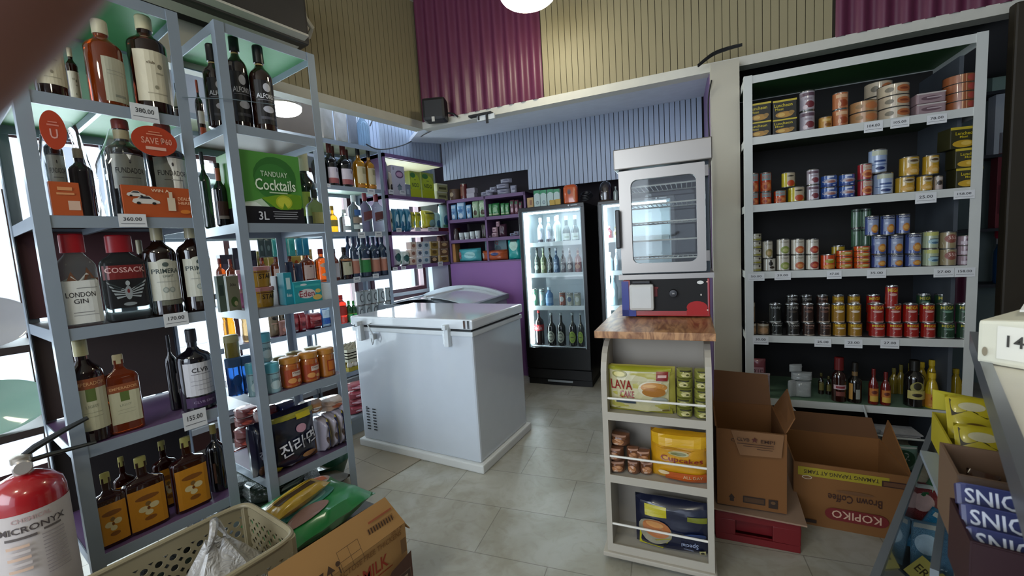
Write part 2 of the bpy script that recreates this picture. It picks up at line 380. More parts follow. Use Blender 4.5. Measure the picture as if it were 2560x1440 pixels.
# purple return wall of the alcove, the cream column, and the dark recess that holds the right rack
mb = MB(); mb.hexa([W(.118, VB+.005, 0), W(.14, VB+.005, 0), W(.14, 3.95, 0), W(.118, 3.95, 0)], [W(.118, VB+.005, ZB+.0), W(.14, VB+.005, ZB+.0), W(.14, 3.95, ZB+.16), W(.118, 3.95, ZB+.16)]); struct('wall_alcove_right', mb, PURP2)
mb = MB(); mb.hexa([W(.122, VB-.10, 0), W(.258, VB-.10, 0), W(.258, VB+.02, 0), W(.122, VB+.02, 0)], [W(.122, VB-.10, ZB-.005), W(.258, VB-.10, ZB-.005), W(.258, VB+.02, ZB-.005), W(.122, VB+.02, ZB-.005)]); struct('column', mb, M('#b5ae9e', .55, amt=.04, scale=3.))
wallbox('wall_right_recess', W(.14, 3.02), W(1.28, 3.02), -EY, .05, 0, ZB+.2, M('#1d1b1c', .8))
mb = MB(); mb.slab([W(.14, VB, ZB), W(2.2, VB, ZB), W(2.2, 3.9, ZB), W(.14, 3.9, ZB)], (0, 0, 1), .03); struct('ceiling_right_recess', mb, M('#2a2a2c', .8))
# left wall of the alcove, pierced by two windows
def wall_x(name, y0, y1, z0, z1, m): mb = MB(); mb.box(XW-.08, y0, z0, XW, y1, z1); return struct(name, mb, m)
WPL = M('#a8aab0', .6); BROWN = M('#4a2a26', .4, amt=.2, scale=8.)
W1 = (-.35, 2.28, .2, 1.93); W2 = (2.42, 3.10, .83, 1.93)
wall_x('wall_left_1', -.6, W1[0], 0, 2.74, WPL); wall_x('wall_left_2', W1[1], W2[0], 0, 2.74, M('#8e8790', .6)); wall_x('wall_left_3', W2[1], 4.0, 0, 2.74, M('#c3cbd2', .5))
wall_x('wall_left_4', W1[0], W1[1], 0, W1[2], BROWN); wall_x('wall_left_5', W2[0], W2[1], 0, W2[2], M('#8c6d72', .5)); wall_x('wall_left_6', W1[0], W2[1], 1.93, 2.74, WPL)
for i, (y0, y1, z0, z1) in enumerate((W1, W2)):
    f = MB(); b = .035
    f.box(XW-.06, y0, z0, XW+.015, y1, z0+b); f.box(XW-.06, y0, z1-b, XW+.015, y1, z1); f.box(XW-.06, y0, z0+b, XW+.015, y0+b, z1-b); f.box(XW-.06, y1-b, z0+b, XW+.015, y1, z1-b)
    if i == 0: f.box(XW-.055, (y0+y1)/2+.3, z0+b, XW+.01, (y0+y1)/2+.335, z1-b)
    w = tag(f.obj(f'window_{i+1}', M('#55343a', .4)), kind='structure')
    p = MB(); p.box(XW-.035, y0+b, z0+b, XW-.031, y1-b, z1-b); p.obj('pane', PANE, w)
mb = MB(); mb.box(XW, .6, .13, XW+.06, 2.3, .165); struct('trim_4', mb, M('#c6c9cc', .35))
mb = MB(); mb.box(XW, 2.40, .80, XW+.05, 3.12, .83); struct('trim_5', mb, M('#c6c9cc', .35))
mb = MB(); slats(mb, (XW, 2.02, 0), (0, 1, 0), (1, 0, 0), 1.3, 1.95, 2.74, th=.012); slats(mb, (-2.86, 2.36, 0), (0, 1, 0), (1, 0, 0), .70, 2.045, 2.30)
mb.box(-2.875, 2.36, 2.045, -2.86, 3.06, 2.30)
struct('wall_left_7', MB().box(-2.93, 2.84, .76, -2.875, 3.06, 1.066), M('#ccd6de', .5)); mb_ = mb; mb = mb_; struct('wall_left_cladding', mb, BLUELIT)
# outer walls of the shop, mostly behind the photographer
mb = MB(); mb.box(2.1, -3.2, 0, 2.16, 5.0, ZC); struct('wall_right', mb, M('#54504c', .8))
mb = MB(); mb.box(XB-.06, -3.2, 0, XB, -.6, ZB); struct('wall_left_front', mb, M('#9c978c', .8))
mb = MB(); mb.box(.3, 4.4, 0, 2.1, 4.46, ZC); struct('wall_back_right', mb, M('#5c6c6c', .7))
# ================================================================ RACKS
def rack(name, org, rz, w, d, h, decks, label, steel=STEEL, post=.034, lip=.036, back=None, stiff=False, topcol=None):
    """slotted-angle shelving: x along the front, y to the back; decks = [(z of the deck, colour)]"""
    R = empty(name, org, rz, label, 'shelf')
    t = .003
    for sx in (0, 1):
        for sy in (0, 1):
            mb = MB(); x = sx*w; y = sy*d; dx = 1 if sx == 0 else -1; dy = 1 if sy == 0 else -1
            mb.box(*sorted((x, x+dx*post))[:1], min(y, y+dy*t), 0, max(x, x+dx*post), max(y, y+dy*t), h)
            mb.box(min(x, x+dx*t), min(y+dy*t, y+dy*post), 0, max(x, x+dx*t), max(y+dy*t, y+dy*post), h)
            mb.obj('post', steel, R)
    for k, (z, c) in enumerate(decks):
        mb = MB(); x0, x1, y0, y1 = t, w-t, t, d-t
        mb.box(x0, y0, z-lip, x1, y0+t, z+.001); mb.box(x0, y1-t, z-lip, x1, y1, z+.001)
        mb.box(x0, y0+t, z-lip, x0+t, y1-t, z+.001); mb.box(x1-t, y0+t, z-lip, x1, y1-t, z+.001)
        if stiff: mb.box(w*.42, y0+t, z-.03, w*.42+.012, y1-t, z-.008)
        s = mb.obj('shelf', steel, R)
        b = MB(); b.box(x0+t, y0+t, z-.006, x1-t, y1-t, z); b.obj('deck_board', M(c, .5, amt=.1), s)
    if back:
        for z0, z1, c in back: mb = MB(); mb.box(.01, d-.012, z0, w-.01, d-.004, z1); mb.obj('back_board', M(c, .7), R)
    return R
GREEN = '#5fa56c'
Z1 = [.303, .663, 1.035, 1.378, 1.737]
rack('storage_rack', (-1.83, .235, 0), PI/2, .425, .46, 2.10, [(.303, '#5c4468'), (.663, '#5c4468'), (1.035, '#3a3438'), (1.378, '#3e2a2c'), (1.737, GREEN), (2.10, GREEN)],
     'grey steel spirit rack nearest the camera, carrying the 380.00 to 155.00 tags', stiff=True, back=[(.30, .64, '#1c1615'), (.67, 1.0, '#3a2e2b'), (1.05, 1.36, '#4a2a2e'), (1.74, 2.08, '#7fa48c')])
Z2 = [.285, .645, 1.01, 1.362, 1.748]
rack('storage_rack', (-1.83, .775, 0), PI/2, .40, .46, 2.125, [(.285, '#55425c'), (.645, '#55425c'), (1.01, '#6a6670'), (1.362, '#77777a'), (1.748, '#6a5b50'), (2.125, GREEN)],
     'grey steel rack holding the green cocktail carton and the orange jars')
Z3 = [.325, .705, 1.035, 1.395, 1.738]
rack('storage_rack', (-2.85, 1.80, 0), PI/2, .54, .36, 2.07, [(z, c) for z, c in zip(Z3, ('#77777a', '#55425c', '#8a8f92', '#9aa8a4', '#9db0a0'))]+[(2.07, '#8c8f78')],
     'grey steel rack by the window with wine bottles above silver cans', post=.03, lip=.032)
rack('storage_rack', (-2.85, .70, 0), PI/2, 1.08, .36, 2.07, [(z, c) for z, c in zip(Z3, ('#77777a', '#55425c', '#8a8f92', '#9aa8a4', '#9db0a0'))]+[(2.07, '#8c8f78')],
     'grey steel rack seen through the front racks, against the window', post=.03, lip=.032)
ZR = [.34, .672, 1.001, 1.337, 1.668]; RU, RV = .262, 2.45
rack('storage_rack', tuple(W(RU, RV)), A, .885, .42, 1.965, [(ZR[0], '#5f7a66'), (ZR[1], '#3a3a3c'), (ZR[2], '#2a2c2c'), (ZR[3], '#39452f'), (ZR[4], '#39452f'), (1.962, '#2f5a2f')],
     'wide white steel rack full of tinned food beside the cream column', steel=STEELW, post=.036, lip=.035, back=[(.34, 1.0, '#121011'), (1.0, 1.95, '#1b1917')])
mb = MB(); mb.hexa([W(1.085, 2.51, 0), W(1.10, 2.51, 0), W(1.10, 2.86, 0), W(1.085, 2.86, 0)], [W(1.085, 2.51, 1.9), W(1.10, 2.51, 1.9), W(1.10, 2.86, 1.9), W(1.085, 2.86, 1.9)])
sb0 = mb.obj('side_board', M('#3f444b', .7)); sb0.parent = bpy.data.objects['storage_rack.004']; bpy.context.view_layer.update(); sb0.matrix_parent_inverse = bpy.data.objects['storage_rack.004'].matrix_world.inverted()
# purple wooden shelving in the corner: left run and back run
def shelving(name, org, rz, w, d, levels, ends, label, z0):
    R = empty(name, org, rz, label, 'shelf')
    for z, c in levels:
        mb = MB(); mb.box(0, 0, z-.03, w, d, z); o = mb.obj('shelf_board', PURP2, R)
        if c: b = MB(); b.box(.01, .02, z-.034, w-.01, d-.01, z-.03); b.obj('underside', M(c, .6), o)
    for x in ends: mb = MB(); mb.box(x, .0, z0, x+.018, d, levels[-1][0]); mb.obj('upright', PURP2, R)
    return R
ZL = [1.10, 1.395, 1.70]
shelving('purple_shelving', (-2.84, 2.352, 0), PI/2, .70, .38, [(1.10, '#8a7f8c'), (1.395, '#c9c3bb'), (1.70, '#c9c3bb'), (2.04, '#cfc9a0')], (0.0,), 'purple wooden shelves along the left wall with milk cartons', 1.07)
ZK = [1.09, 1.305, 1.50, 1.69]
shelving('purple_shelving', tuple(W(-2.155, 3.575)), A, .815, .35, [(z, None) for z in ZK], (0.0, .4, .797), 'purple wooden shelves on the back wall left of the drinks fridge', 1.06)
# ================================================================ LARGE OBJECTS
# ---- white chest freezer in the middle
fa = .112; Fd = np.array([math.cos(fa), math.sin(fa), 0]); Fb = np.array([-math.sin(fa), math.cos(fa), 0])
c_fr = at(1210, 1187, 'z', 0)                        # front right foot corner of its foam base
o_fl = c_fr - Fd*.935
R = empty('chest_freezer', o_fl, fa, 'white chest freezer with closed lid standing on a foam base', 'freezer')
WHITE = M('#c6cdd6', .18, 0, 'gloss', .03); PLASW = M('#cdd3d8', .35)
mb = MB(); mb.box(0, 0, 0, .935, .60, .048); mb.obj('foam_base', M('#d3d4d2', .8, amt=.05), R, bevel=.008)
mb = MB(); mb.box(.025, .02, .048, .91, .585, .765); body = mb.obj('cabinet', WHITE, R, bevel=.012)
mb = MB(); mb.box(.018, .012, .745, .917, .592, .772); mb.obj('rim', PLASW, R, bevel=.006)
mb = MB(); mb.box(.03, .02, .772, .905, .58, .784); mb.obj('gasket', M('#1d2024', .6), R)
mb = MB(); mb.box(.014, .008, .784, .921, .596, .838); mb.obj('freezer_lid', M('#dbe1e7', .3, 0, 'gloss', .02), R, bevel=.01)
mb = MB()
for x in (.868, .893): mb.box(x, .003, .79, x+.013, .012, .834)
mb.obj('chrome_corner', M('#d8dadd', .12, 1.), R)
for x in (.09, .745):
    mb = MB(); mb.box(x, -.012, .69, x+.03, .02, .80); mb.box(x+.004, -.03, .785, x+.028, .01, .812); mb.box(x-.012, -.006, .70, x-.001, .018, .765)
    mb.obj('hinge', PLASW, R, bevel=.004)
mb = MB()
for j in range(8):
    for i in range(2):
        if j > 5 and i == 0: mb.lathe([(.005, 0), (.005, .002)], 10, c=(.075+i*.055, .018, .12+j*.02))
        mb.box(.068+i*.055, .016, .115+j*.019, .092+i*.055, .0205, .121+j*.019)
mb.obj('air_vent', M('#16181b', .7), R)
mb = MB(); mb.tube([(.19, .01, .80), (.185, -.012, .79), (.205, -.014, .76), (.215, -.006, .73), (.222, -.012, .70), (.21, -.012, .675), (.197, -.006, .69), (.195, -.004, .71)], .004); mb.obj('power_cord', PLASW, R, smooth=True)
mb = MB(); mb.box(.185, -.006, .70, .215, .018, .735); mb.obj('drain_box', PLASW, R, bevel=.004)
# ---- low ice-cream freezer with sliding glass lids in the corner
R = empty('ice_cream_freezer', W(-2.37, 2.74), A, 'low ice cream freezer with curved glass lids in the corner by the purple wall', 'freezer')
w, d = .88, .64
mb = MB(); mb.box(0, 0, .06, w, d, .77); mb.obj('cabinet', M('#a9b0b8', .3, 0, 'gloss'), R, bevel=.02)
mb = MB(); mb.box(-.012, -.012, .755, w+.012, .03, .80); mb.box(-.012, d-.03, .755, w+.012, d+.012, .80); mb.box(-.012, .03, .755, .03, d-.03, .80); mb.box(w-.03, .03, .755, w+.012, d-.03, .80); mb.obj('rim', M('#8d97a0', .3), R, bevel=.005)
arc = lambda x, y0=.0: .80+.085*(1-((x-w/2)/(w/2))**2)
n = 16
mb = MB()
for i in range(n):
    xa, xb = w*i/n, w*(i+1)/n; mb.hexa([(xa, d-.03, .79), (xb, d-.03, .79), (xb, d+.005, .79), (xa, d+.005, .79)], [(xa, d-.03, arc(xa)), (xb, d-.03, arc(xb)), (xb, d+.005, arc(xb)), (xa, d+.005, arc(xa))])
mb.obj('end_rail', M('#c4ccd2', .3), R)
for k, (a0, a1, dz) in enumerate(((0.02, .57, .0), (.52, .98, .012))):
    mb = MB()
    for i in range(n):
        xa, xb = w*(a0+(a1-a0)*i/n), w*(a0+(a1-a0)*(i+1)/n)
        za, zb = arc(xa)-.045+dz, arc(xb)-.045+dz
        mb.hexa([(xa, .0, za), (xb, .0, zb), (xb, d-.04, zb), (xa, d-.04, za)], [(xa, .0, za+.004), (xb, .0, zb+.004), (xb, d-.04, zb+.004), (xa, d-.04, za+.004)])
    g = mb.obj('glass_lid', M('#dde8ee', .25, 0, 'gloss', .03), R)
    fr = MB()
    for x_ in (a0, a1): xx = w*x_; fr.box(xx-.012, 0, arc(xx)-.05+dz, xx+.012, d-.04, arc(xx)-.032+dz)
    fr.obj('lid_frame', M('#dde3e6', .3), g)
decor([('e', .12, .66, .16, .1, '#8a2028'), ('e', .52, .72, .14, .07, '#8a2028'), ('e', .66, .70, .2, .14, '#7c1d26'), ('e', .8, .70, .09, .09, '#3a2325'), ('e', .74, .71, .05, .05, '#3a2325'), ('e', .45, .70, .2, .09, '#c9b8b4')],
      lambda x, z, off: (x, -off, z), parent=R, off0=.002)
# ---- upright drinks fridges
def fridge(u0, w, v, h, label, dark, seed):
    R = empty('drinks_fridge', W(u0, v), A, label, 'fridge'); d = .56
    BLK = M('#08090b', .35); INN = M('#cfd8dd', .4)
    gz0, gz1 = .33, 1.492
    mb = MB(); mb.box(0, .04, .05, w, d, gz0-.03); mb.box(0, .04, 1.50, w, d, h); mb.box(0, .04, gz0-.03, .03, d, 1.50); mb.box(w-.03, .04, gz0-.03, w, d, 1.50); mb.box(.03, d-.02, gz0-.03, w-.03, d, 1.50)
    mb.obj('cabinet', BLK, R)
    mb = MB(); mb.box(.03, .05, gz0-.03, .037, d-.02, 1.50); mb.box(w-.037, .05, gz0-.03, w-.03, d-.02, 1.50); mb.box(.037, d-.028, gz0-.03, w-.037, d-.02, 1.50); mb.box(.037, .05, gz0-.03, w-.037, d-.028, gz0-.015); mb.box(.037, .05, 1.49, w-.037, d-.028, 1.50); mb.obj('liner', INN, R)
    mb = MB(); f = .028; mb.box(0, 0, .15, w, .038, gz0); mb.box(0, 0, gz1, w, .038, h); mb.box(0, 0, gz0, f, .038, gz1); mb.box(w-f, 0, gz0, w, .038, gz1)
    dr = mb.obj('door', BLK, R, bevel=.004)
    mb = MB(); mb.box(f, .014, gz0, w-f, .018, gz1); mb.obj('pane', PANE, dr)
    mb = MB(); mb.box(f, .004, gz0, f+.012, .034, gz1); mb.box(w-f-.006, .004, gz0, w-f, .034, gz1); mb.box(f+.012, .004, gz1-.01, w-f-.006, .034, gz1); mb.obj('door_gasket', M('#9fb0b8', .4), dr)
    mb = MB(); mb.box(.0, .03, .0, w, d, .05); mb.box(0, .012, .06, w, .03, .14); mb.obj('kick_plate', M('#0b0b0d', .5), R)
    if not dark: mb = MB(); mb.box(.18, .004, .035, .40, .012, .05); mb.obj('air_grille', M('#8f959a', .4), R)
    for x in (.045,):
        mb = MB(); mb.box(x, .045, gz0+.02, x+.014, .06, gz1-.02); mb.obj('light_strip', M('#e6f6ff', .5, emit=24. if not dark else 18.), R)
    mb = MB(); mb.box(.06, .06, gz1-.02, w-.06, .085, gz1-.006); mb.obj('light_strip', M('#e6f6ff', .5, emit=24. if not dark else 18.), R)
    zs = []
    for z in (1.225, .962, .68):
        mb = MB(); mb.box(.06, .07, z-.008, w-.045, d-.04, z); s = mb.obj('shelf', M('#c3ccd1', .3), R)
        mb = MB(); mb.box(.058, .055, z-.032, w-.045, .068, z+.004); mb.obj('price_rail', M('#e4edf0', .4), s); zs.append(z)
    mb = MB(); mb.box(.038, .055, gz0-.014, w-.038, .5, gz0-.002); mb.obj('bottom_grid', INN, R)
    decor([('t', '* ALASKA', .46 if not dark else .3, h-.018, .085, .012, '#b9c4cc')] if False else [('e', w-.125, h-.016, .012, .012, '#cfd6da'), ('r', w-.08, h-.016, .055, .006, '#aeb6bc')], lambda x, z, off: (x, -off, z), parent=R, off0=.001)
    return R
FU, FW, FV = -1.325, .56, 3.35
fridge(FU, FW, FV, 1.525, 'black drinks fridge with a lit glass door, next to the purple shelves', False, 1)
fridge(-.655, .56, FV, 1.515, 'second black drinks fridge, half hidden behind the display oven', True, 2)
# ---- steel warming cabinet on the wood-topped cart
OU, OV, OZ = -.262, 1.78, .884
R = empty('pastry_warmer', W(OU, OV, OZ), A, 'stainless steel pastry warmer with glass door on the wooden countertop', 'oven')
SS = M('#8b8680', .3, .8, amt=.04, scale=5.); SSD = M('#6f6b67', .35, .7); w, d, H = .335, .30, .68
zb0 = .175
mb = MB(); mb.box(0, .03, zb0, .012, d, .60); mb.box(w-.012, .03, zb0, w, d, .60); mb.box(.012, .03, zb0, w-.012, d-.012, zb0+.012)
mb.obj('cabinet', M('#2e3336', .35, .7), R)
mb = MB(); mb.box(.012, d-.008, zb0, w-.012, d-.004, .60); mb.obj('back_pane', PANE, R)
mb = MB(); mb.box(-.014, -.012, .60, w+.012, d+.01, .68); mb.obj('top_hood', SS, R, bevel=.004)
# door with a rounded opening
def rrect(x0, z0, x1, z1, r, n=5):
    p = []
    for cx, cz, a0 in ((x1-r, z1-r, 0), (x0+r, z1-r, 90), (x0+r, z0+r, 180), (x1-r, z0+r, 270)):
        p += [(cx+r*math.cos(math.radians(a0+90*i/n)), cz+r*math.sin(math.radians(a0+90*i/n))) for i in range(n+1)]
    return p
inn = rrect(.048, zb0+.045, w-.045, .555, .025); out = rrect(.002, zb0+.006, w-.014, .594, .004)
mb = MB(); k = len(inn); vs = [(x, 0, z) for x, z in inn]+[(x, 0, z) for x, z in out]+[(x, .026, z) for x, z in inn]+[(x, .026, z) for x, z in out]; fs = []
for i in range(k):
    j = (i+1) % k; fs += [(i, j, k+j, k+i), (2*k+i, 3*k+i, 3*k+j, 2*k+j), (i, 2*k+i, 2*k+j, j), (k+i, k+j, 3*k+j, 3*k+i)]
mb.add(vs, fs); dr = mb.obj('door', SS, R)
mb = MB(); mb.box(.046, .012, zb0+.043, w-.043, .015, .557); mb.obj('pane', PANE, dr)
mb = MB(); mb.box(-.012, -.034, .285, .006, -.018, .44); mb.box(-.006, -.02, .30, .004, .0, .315); mb.box(-.006, -.02, .41, .004, .0, .425); mb.obj('handle', M('#101012', .35), dr, bevel=.004)
for z in (.24, .56): mb = MB(); mb.box(w-.014, -.008, z-.02, w-.002, .02, z+.02); mb.obj('hinge', SSD, dr)
for k_ in range(5):
    z = .235+k_*.074; mb = MB(); y0, y1, x0, x1 = .045, d-.03, .02, w-.02
    for y in (y0, y1): mb.tube([(x0, y, z), (x1, y, z)], .0034, 6)
    for x in (x0, x1): mb.tube([(x, y0, z), (x, y1, z)], .0034, 6)
    for q in range(1, 15): xx = x0+(x1-x0)*q/15; mb.tube([(xx, y0, z), (xx, y1, z)], .0017, 5)
    mb.obj('wire_rack', M('#e8e8e4', .3, .6), R, smooth=True)
mb = MB(); mb.box(-.01, -.01, zb0-.02, w+.012, d+.01, zb0); mb.obj('bottom_tray', SS, R)
mb = MB(); mb.box(.006, -.006, .004, w-.004, d, zb0-.022); mb.obj('control_base', M('#9c1c1c', .3, 0, 'gloss'), R, bevel=.003)
mb = MB(); mb.box(.0, -.01, .004, .028, -.0062, zb0-.026); mb.box(.0, -.01, .004, .055, -.0062, .03); bl = mb.obj('side_panel', M('#1b2a80', .3), R)
sf = lambda x, z, off: (x, -.006-off, z)
ctl = decor([('r', .178, .090, .290, .128, '#060506'), ('e', .285, .040, .075, .05, '#a51c1e'), ('r', .285, .020, .075, .02, '#a51c1e'), ('e', .298, .138, .024, .014, '#d8d8d4'), ('e', .322, .14, .006, .006, '#e9b0a0'), ('e', .322, .03, .006, .006, '#e9c0b0'),
       ('e', .012, .14, .008, .008, '#d8d4cf'), ('e', .012, .03, .008, .008, '#d8d4cf'), ('e', .3, .09, .006, .008, '#b8b4ac'), ('e', .13, .12, .03, .01, '#6a2020'), ('r', .13, .1, .02, .03, '#5c1a1c')], sf, 'control_panel', R, off0=.0008, doff=.0004, rough=.7)
mb = MB(); mb.lathe([(.016, 0), (.014, .018), (.0, .019)], 20); o = mb.obj('knob', M('#161417', .3), R, smooth=True); o.rotation_euler = (PI/2, 0, 0); o.location = (.20, -.008, .098)
decor([('t', 'ON', 0, 0, .008, .005, '#d8d4cf')], lambda x, z, off: (x, z, .019+off), 'knob_mark', o, off0=.0006)
mb = MB(); mb.box(.032, -.034, .03, .128, -.011, .138); mb.obj('water_tank', M('#c4c4bf', .35, 0, 'gloss'), R, bevel=.012)
mb = MB(); mb.box(.045, -.03, .139, .115, -.008, .151); mb.obj('tank_lid', M('#121216', .4), R, bevel=.003)
# ---- wood topped bakery cart
CU, CV, cw, cd_ = -.318, 1.49, .392, .62
R = empty('bakery_cart', W(CU, CV), A, 'cream bakery cart with curved sides, three bread shelves and wood countertop', 'cart')
CR = M('#aaa396', .5, amt=.03); CRD = M('#989084', .55, amt=.03)
def wood():
    m = bpy.data.materials.new('laminate_wood'); m.use_nodes = True; nt = m.node_tree; N = nt.nodes; L = nt.links; b = N['Principled BSDF']
    tc = N.new('ShaderNodeTexCoord'); mp = N.new('ShaderNodeMapping'); mp.inputs['Scale'].default_value = (14, 2.6, 8); L.new(tc.outputs['Object'], mp.inputs[0])
    wv = N.new('ShaderNodeTexNoise'); wv.inputs['Scale'].default_value = 1.6; wv.inputs['Detail'].default_value = 6; wv.inputs['Distortion'].default_value = 2.4; L.new(mp.outputs[0], wv.inputs['Vector'])
    r = N.new('ShaderNodeValToRGB'); r.color_ramp.elements[0].position = .35; r.color_ramp.elements[0].color = (*lin('#7a4f30'), 1); r.color_ramp.elements[1].position = .62; r.color_ramp.elements[1].color = (*lin('#b98a5e'), 1)
    L.new(wv.outputs['Fac'], r.inputs[0]); L.new(r.outputs[0], b.inputs['Base Color']); b.inputs['Roughness'].default_value = .35; return m
mb = MB(); mb.box(-.005, -.0, .856, cw+.0, cd_+.02, .882); mb.obj('countertop', wood(), R, bevel=.002)
def side_prof():
    p = [(.55, .04), (.0, .04), (.0, .70)]
    p += [(.12-.12*math.cos(math.radians(a)), .70+.13*math.sin(math.radians(a))) for a in range(15, 91, 15)]
    return p+[(.55, .855)]
for x in (.012, cw-.034):
    pr = side_prof(); mb = MB(); k = len(pr); vs = [(x, y, z) for y, z in pr]+[(x+.02, y, z) for y, z in pr]
    mb.add(vs, [tuple(range(k))[::-1], tuple(range(k, 2*k))]+[(i, (i+1) % k, (i+1) % k+k, i+k) for i in range(k)]); mb.obj('side_panel', CR, R)
x0, x1 = .032, cw-.034
mb = MB(); mb.box(x0, .16, .04, x1, .172, .855); mb.obj('back_panel', CRD, R)
SH = [.062, .335, .575]
for z in SH:
    mb = MB(); mb.box(x0, .004, z-.022, x1, .16, z); mb.box(x0, .0, z-.022, x1, .004, z+.008); mb.obj('shelf', CR, R)
for z in (.085+.045, .365+.03, .615):
    mb = MB(); mb.tube([(x0, .006, z+.018), (x1, .006, z+.018)], .0042, 8); mb.obj('guard_rail', M('#d8d4ca', .3), R, smooth=True)
mb = MB(); mb.box(-.004, -.012, .022, cw-.006, .55, .04); mb.obj('base_board', CR, R, bevel=.004)
for x, y in ((.05, .05), (cw-.07, .05), (.05, .48), (cw-.07, .48)):
    mb = MB(); mb.lathe([(.009, 0), (.011, .004), (.011, .016), (.009, .02)], 14); o = mb.obj('caster', M('#141414', .5), R); o.rotation_euler = (0, PI/2, 0); o.location = (x, y, .0115)
# ---- pendant lamps: glass bowls
def lamp(name, loc, r, label, st, col='#fff4d8', dark_top=True):
    R = empty(name, loc, 0, label, 'lamp')
    mb = MB(); pr = [(r*math.sin(math.radians(a)), -r*.42*math.cos(math.radians(a))) for a in range(2, 91, 11)]+[(r*.98, .0), (r*.98, .01)]
    mb.lathe(pr, 36); mb.obj('bowl', M(col, .5, emit=st), R, smooth=True)
    mb = MB(); mb.lathe([(r*1.02, .01), (r*1.02, .02), (r*.5, .05), (.03, .08)], 36); mb.obj('canopy', M('#cfc9bb', .5), R, smooth=True)
    top = (ZC if loc[1] < VB and loc[0] > XB else ZB+.07)-loc[2]
    mb = MB(); mb.tube([(0, 0, .07), (0, 0, top)], .006); mb.obj('cord', M('#1a1a1a', .6), R)
p = at(1320, -18, 'z', 2.52)
lamp('ceiling_lamp', p, .15, 'glowing round ceiling lamp above the purple corrugated panel', 20.)
lamp('ceiling_lamp', (-2.66, 1.46, 2.145), .105, 'small bright lamp hanging behind the left cladded beam', 20., '#fffdf5')
lamp('ceiling_lamp', (.55, -.3, 2.55), .16, 'round ceiling lamp over the shop counter, outside the picture', 30.)
lamp('ceiling_lamp', (-.9, -.9, 2.55), .16, 'round ceiling lamp over the entrance aisle, outside the picture', 30.)
R = empty('tube_light', (-2.72, 1.55, 2.60), 0, 'cool fluorescent tube above the window racks, hidden behind the left beam', 'lamp')
mb = MB(); mb.tube([(0, 0, 0), (0, 1.35, 0)], .019, 12); mb.obj('tube', M('#d4e6ff', .5, emit=34.), R, smooth=True)
mb = MB(); mb.box(-.03, -.03, .03, .03, 1.38, .07); mb.box(-.012, -.03, -.02, .012, -.001, .03); mb.box(-.012, 1.351, -.02, .012, 1.38, .03); mb.box(-.01, .6, .07, .01, .62, .14); mb.obj('fitting', M('#c4c8cc', .5), R)
# ---- air conditioner at the top left
R = empty('air_conditioner', (XB+.005, .40, 2.30), 0, 'dark underside of a wall air conditioner over the steel racks', 'air conditioner')
mb = MB(); mb.box(0, 0, .0, .20, .93, .27); mb.obj('casing', M('#3a3633', .5), R, bevel=.015)
mb = MB(); mb.hexa([(.09, .03, -.012), (.24, .03, .02), (.24, .90, .02), (.09, .90, -.012)], [(.09, .03, -.006), (.24, .03, .03), (.24, .90, .03), (.09, .90, -.006)]); mb.obj('louvre', M('#c9c3b5', .5), R)
mb = MB(); mb.box(.03, .05, -.008, .085, .88, 0); mb.obj('air_slot', M('#0a0909', .8), R)
mb = MB(); mb.tube([(.12, .945, .2), (.12, 1.0, .14), (.05, 1.02, .12), (.02, 1.02, .3)], .013); mb.obj('pipe', M('#cfcabb', .5), R, smooth=True)
# ---- speaker, bracket, cables
p = W(-1.60, VB-.09, 2.10); R = empty('wall_speaker', p, A+.3, 'black speaker box fixed at the corner of the two beams', 'speaker')
mb = MB(); mb.box(-.085, -.06, -.0, .075, .05, .15); mb.obj('housing', M('#0b0a0b', .5), R, bevel=.02)
mb = MB(); mb.tube([(.05, 0, .06), (.12, .0, .045), (.15, -.005, .02)], .006); mb.obj('bracket_arm', M('#0b0a0b', .4), R, smooth=True)
mb = MB(); mb.box(-.02, -.062, -.012, .0, -.058, .02); mb.obj('sticker', M('#b9b6b0', .5), R)
R = empty('mounting_bracket', W(-1.27, VB-.05, 2.10), A, 'black mounting bracket on the white fascia under the corrugated panel', 'bracket')
mb = MB(); mb.box(-.10, -.01, .0, .07, .03, .012); mb.box(.03, -.01, -.06, .045, .0, .0); mb.box(-.03, -.01, -.03, -.02, .0, .0); mb.obj('plate', M('#141214', .5), R)
mb = MB(); mb.box(-.04, .0, -.035, .09, .012, -.002); mb.obj('torn_tape', M('#c9cdd0', .7), R)
def cable(name, pts, r, label, col='#0e0e10'):
    P = [np.array(q, float) for q in pts]; out = []
    for i in range(len(P)-1):
        p0, p1, p2, p3 = P[max(i-1, 0)], P[i], P[i+1], P[min(i+2, len(P)-1)]
        for t in np.linspace(0, 1, 6, endpoint=False): out.append(.5*((2*p1)+(-p0+p2)*t+(2*p0-5*p1+4*p2-p3)*t*t+(-p0+3*p1-3*p2+p3)*t**3))
    out.append(P[-1]); mb = MB(); mb.tube(out, r, 6); return tag(mb.obj(name, M(col, .5), smooth=True), label, 'cable')
cable('hanging_cable', [at(x, y, 'x', -2.80) for x, y in ((915, 360), (940, 372), (970, 372), (1010, 362), (1040, 347))]+[at(1060, 338, 'x', -2.5), at(1082, 325, 'x', -2.33)], .005, 'black cable sagging in front of the blue cladding in the corner')
cable('hanging_cable', [at(x, y, 'x', -2.95) for x, y in ((925, 315), (938, 290), (955, 297), (980, 310), (984, 298))], .005, 'short kinked black cable above the corner shelves')
for i in range(3):
    cable('cable', [W(.06, VB-.125, 2.10+.004*i), W(.13, VB-.12-.004*i, 2.142+.004*i), W(.20, VB-.12, 2.156+.005*i), W(.27, VB-.125, 2.16+.003*i)], .005, ('lowest', 'middle', 'uppermost')[i]+' of three black cables bunched at the top of the cream column')
cable('cable', [W(.125, VB-.12, 2.02), W(.108, VB-.10, 1.9), W(.112, VB-.11, 1.6), W(.106, VB-.11, 1.3), W(.110, VB-.11, 1.0)], .004, 'thin black cable running down the left edge of the cream column')
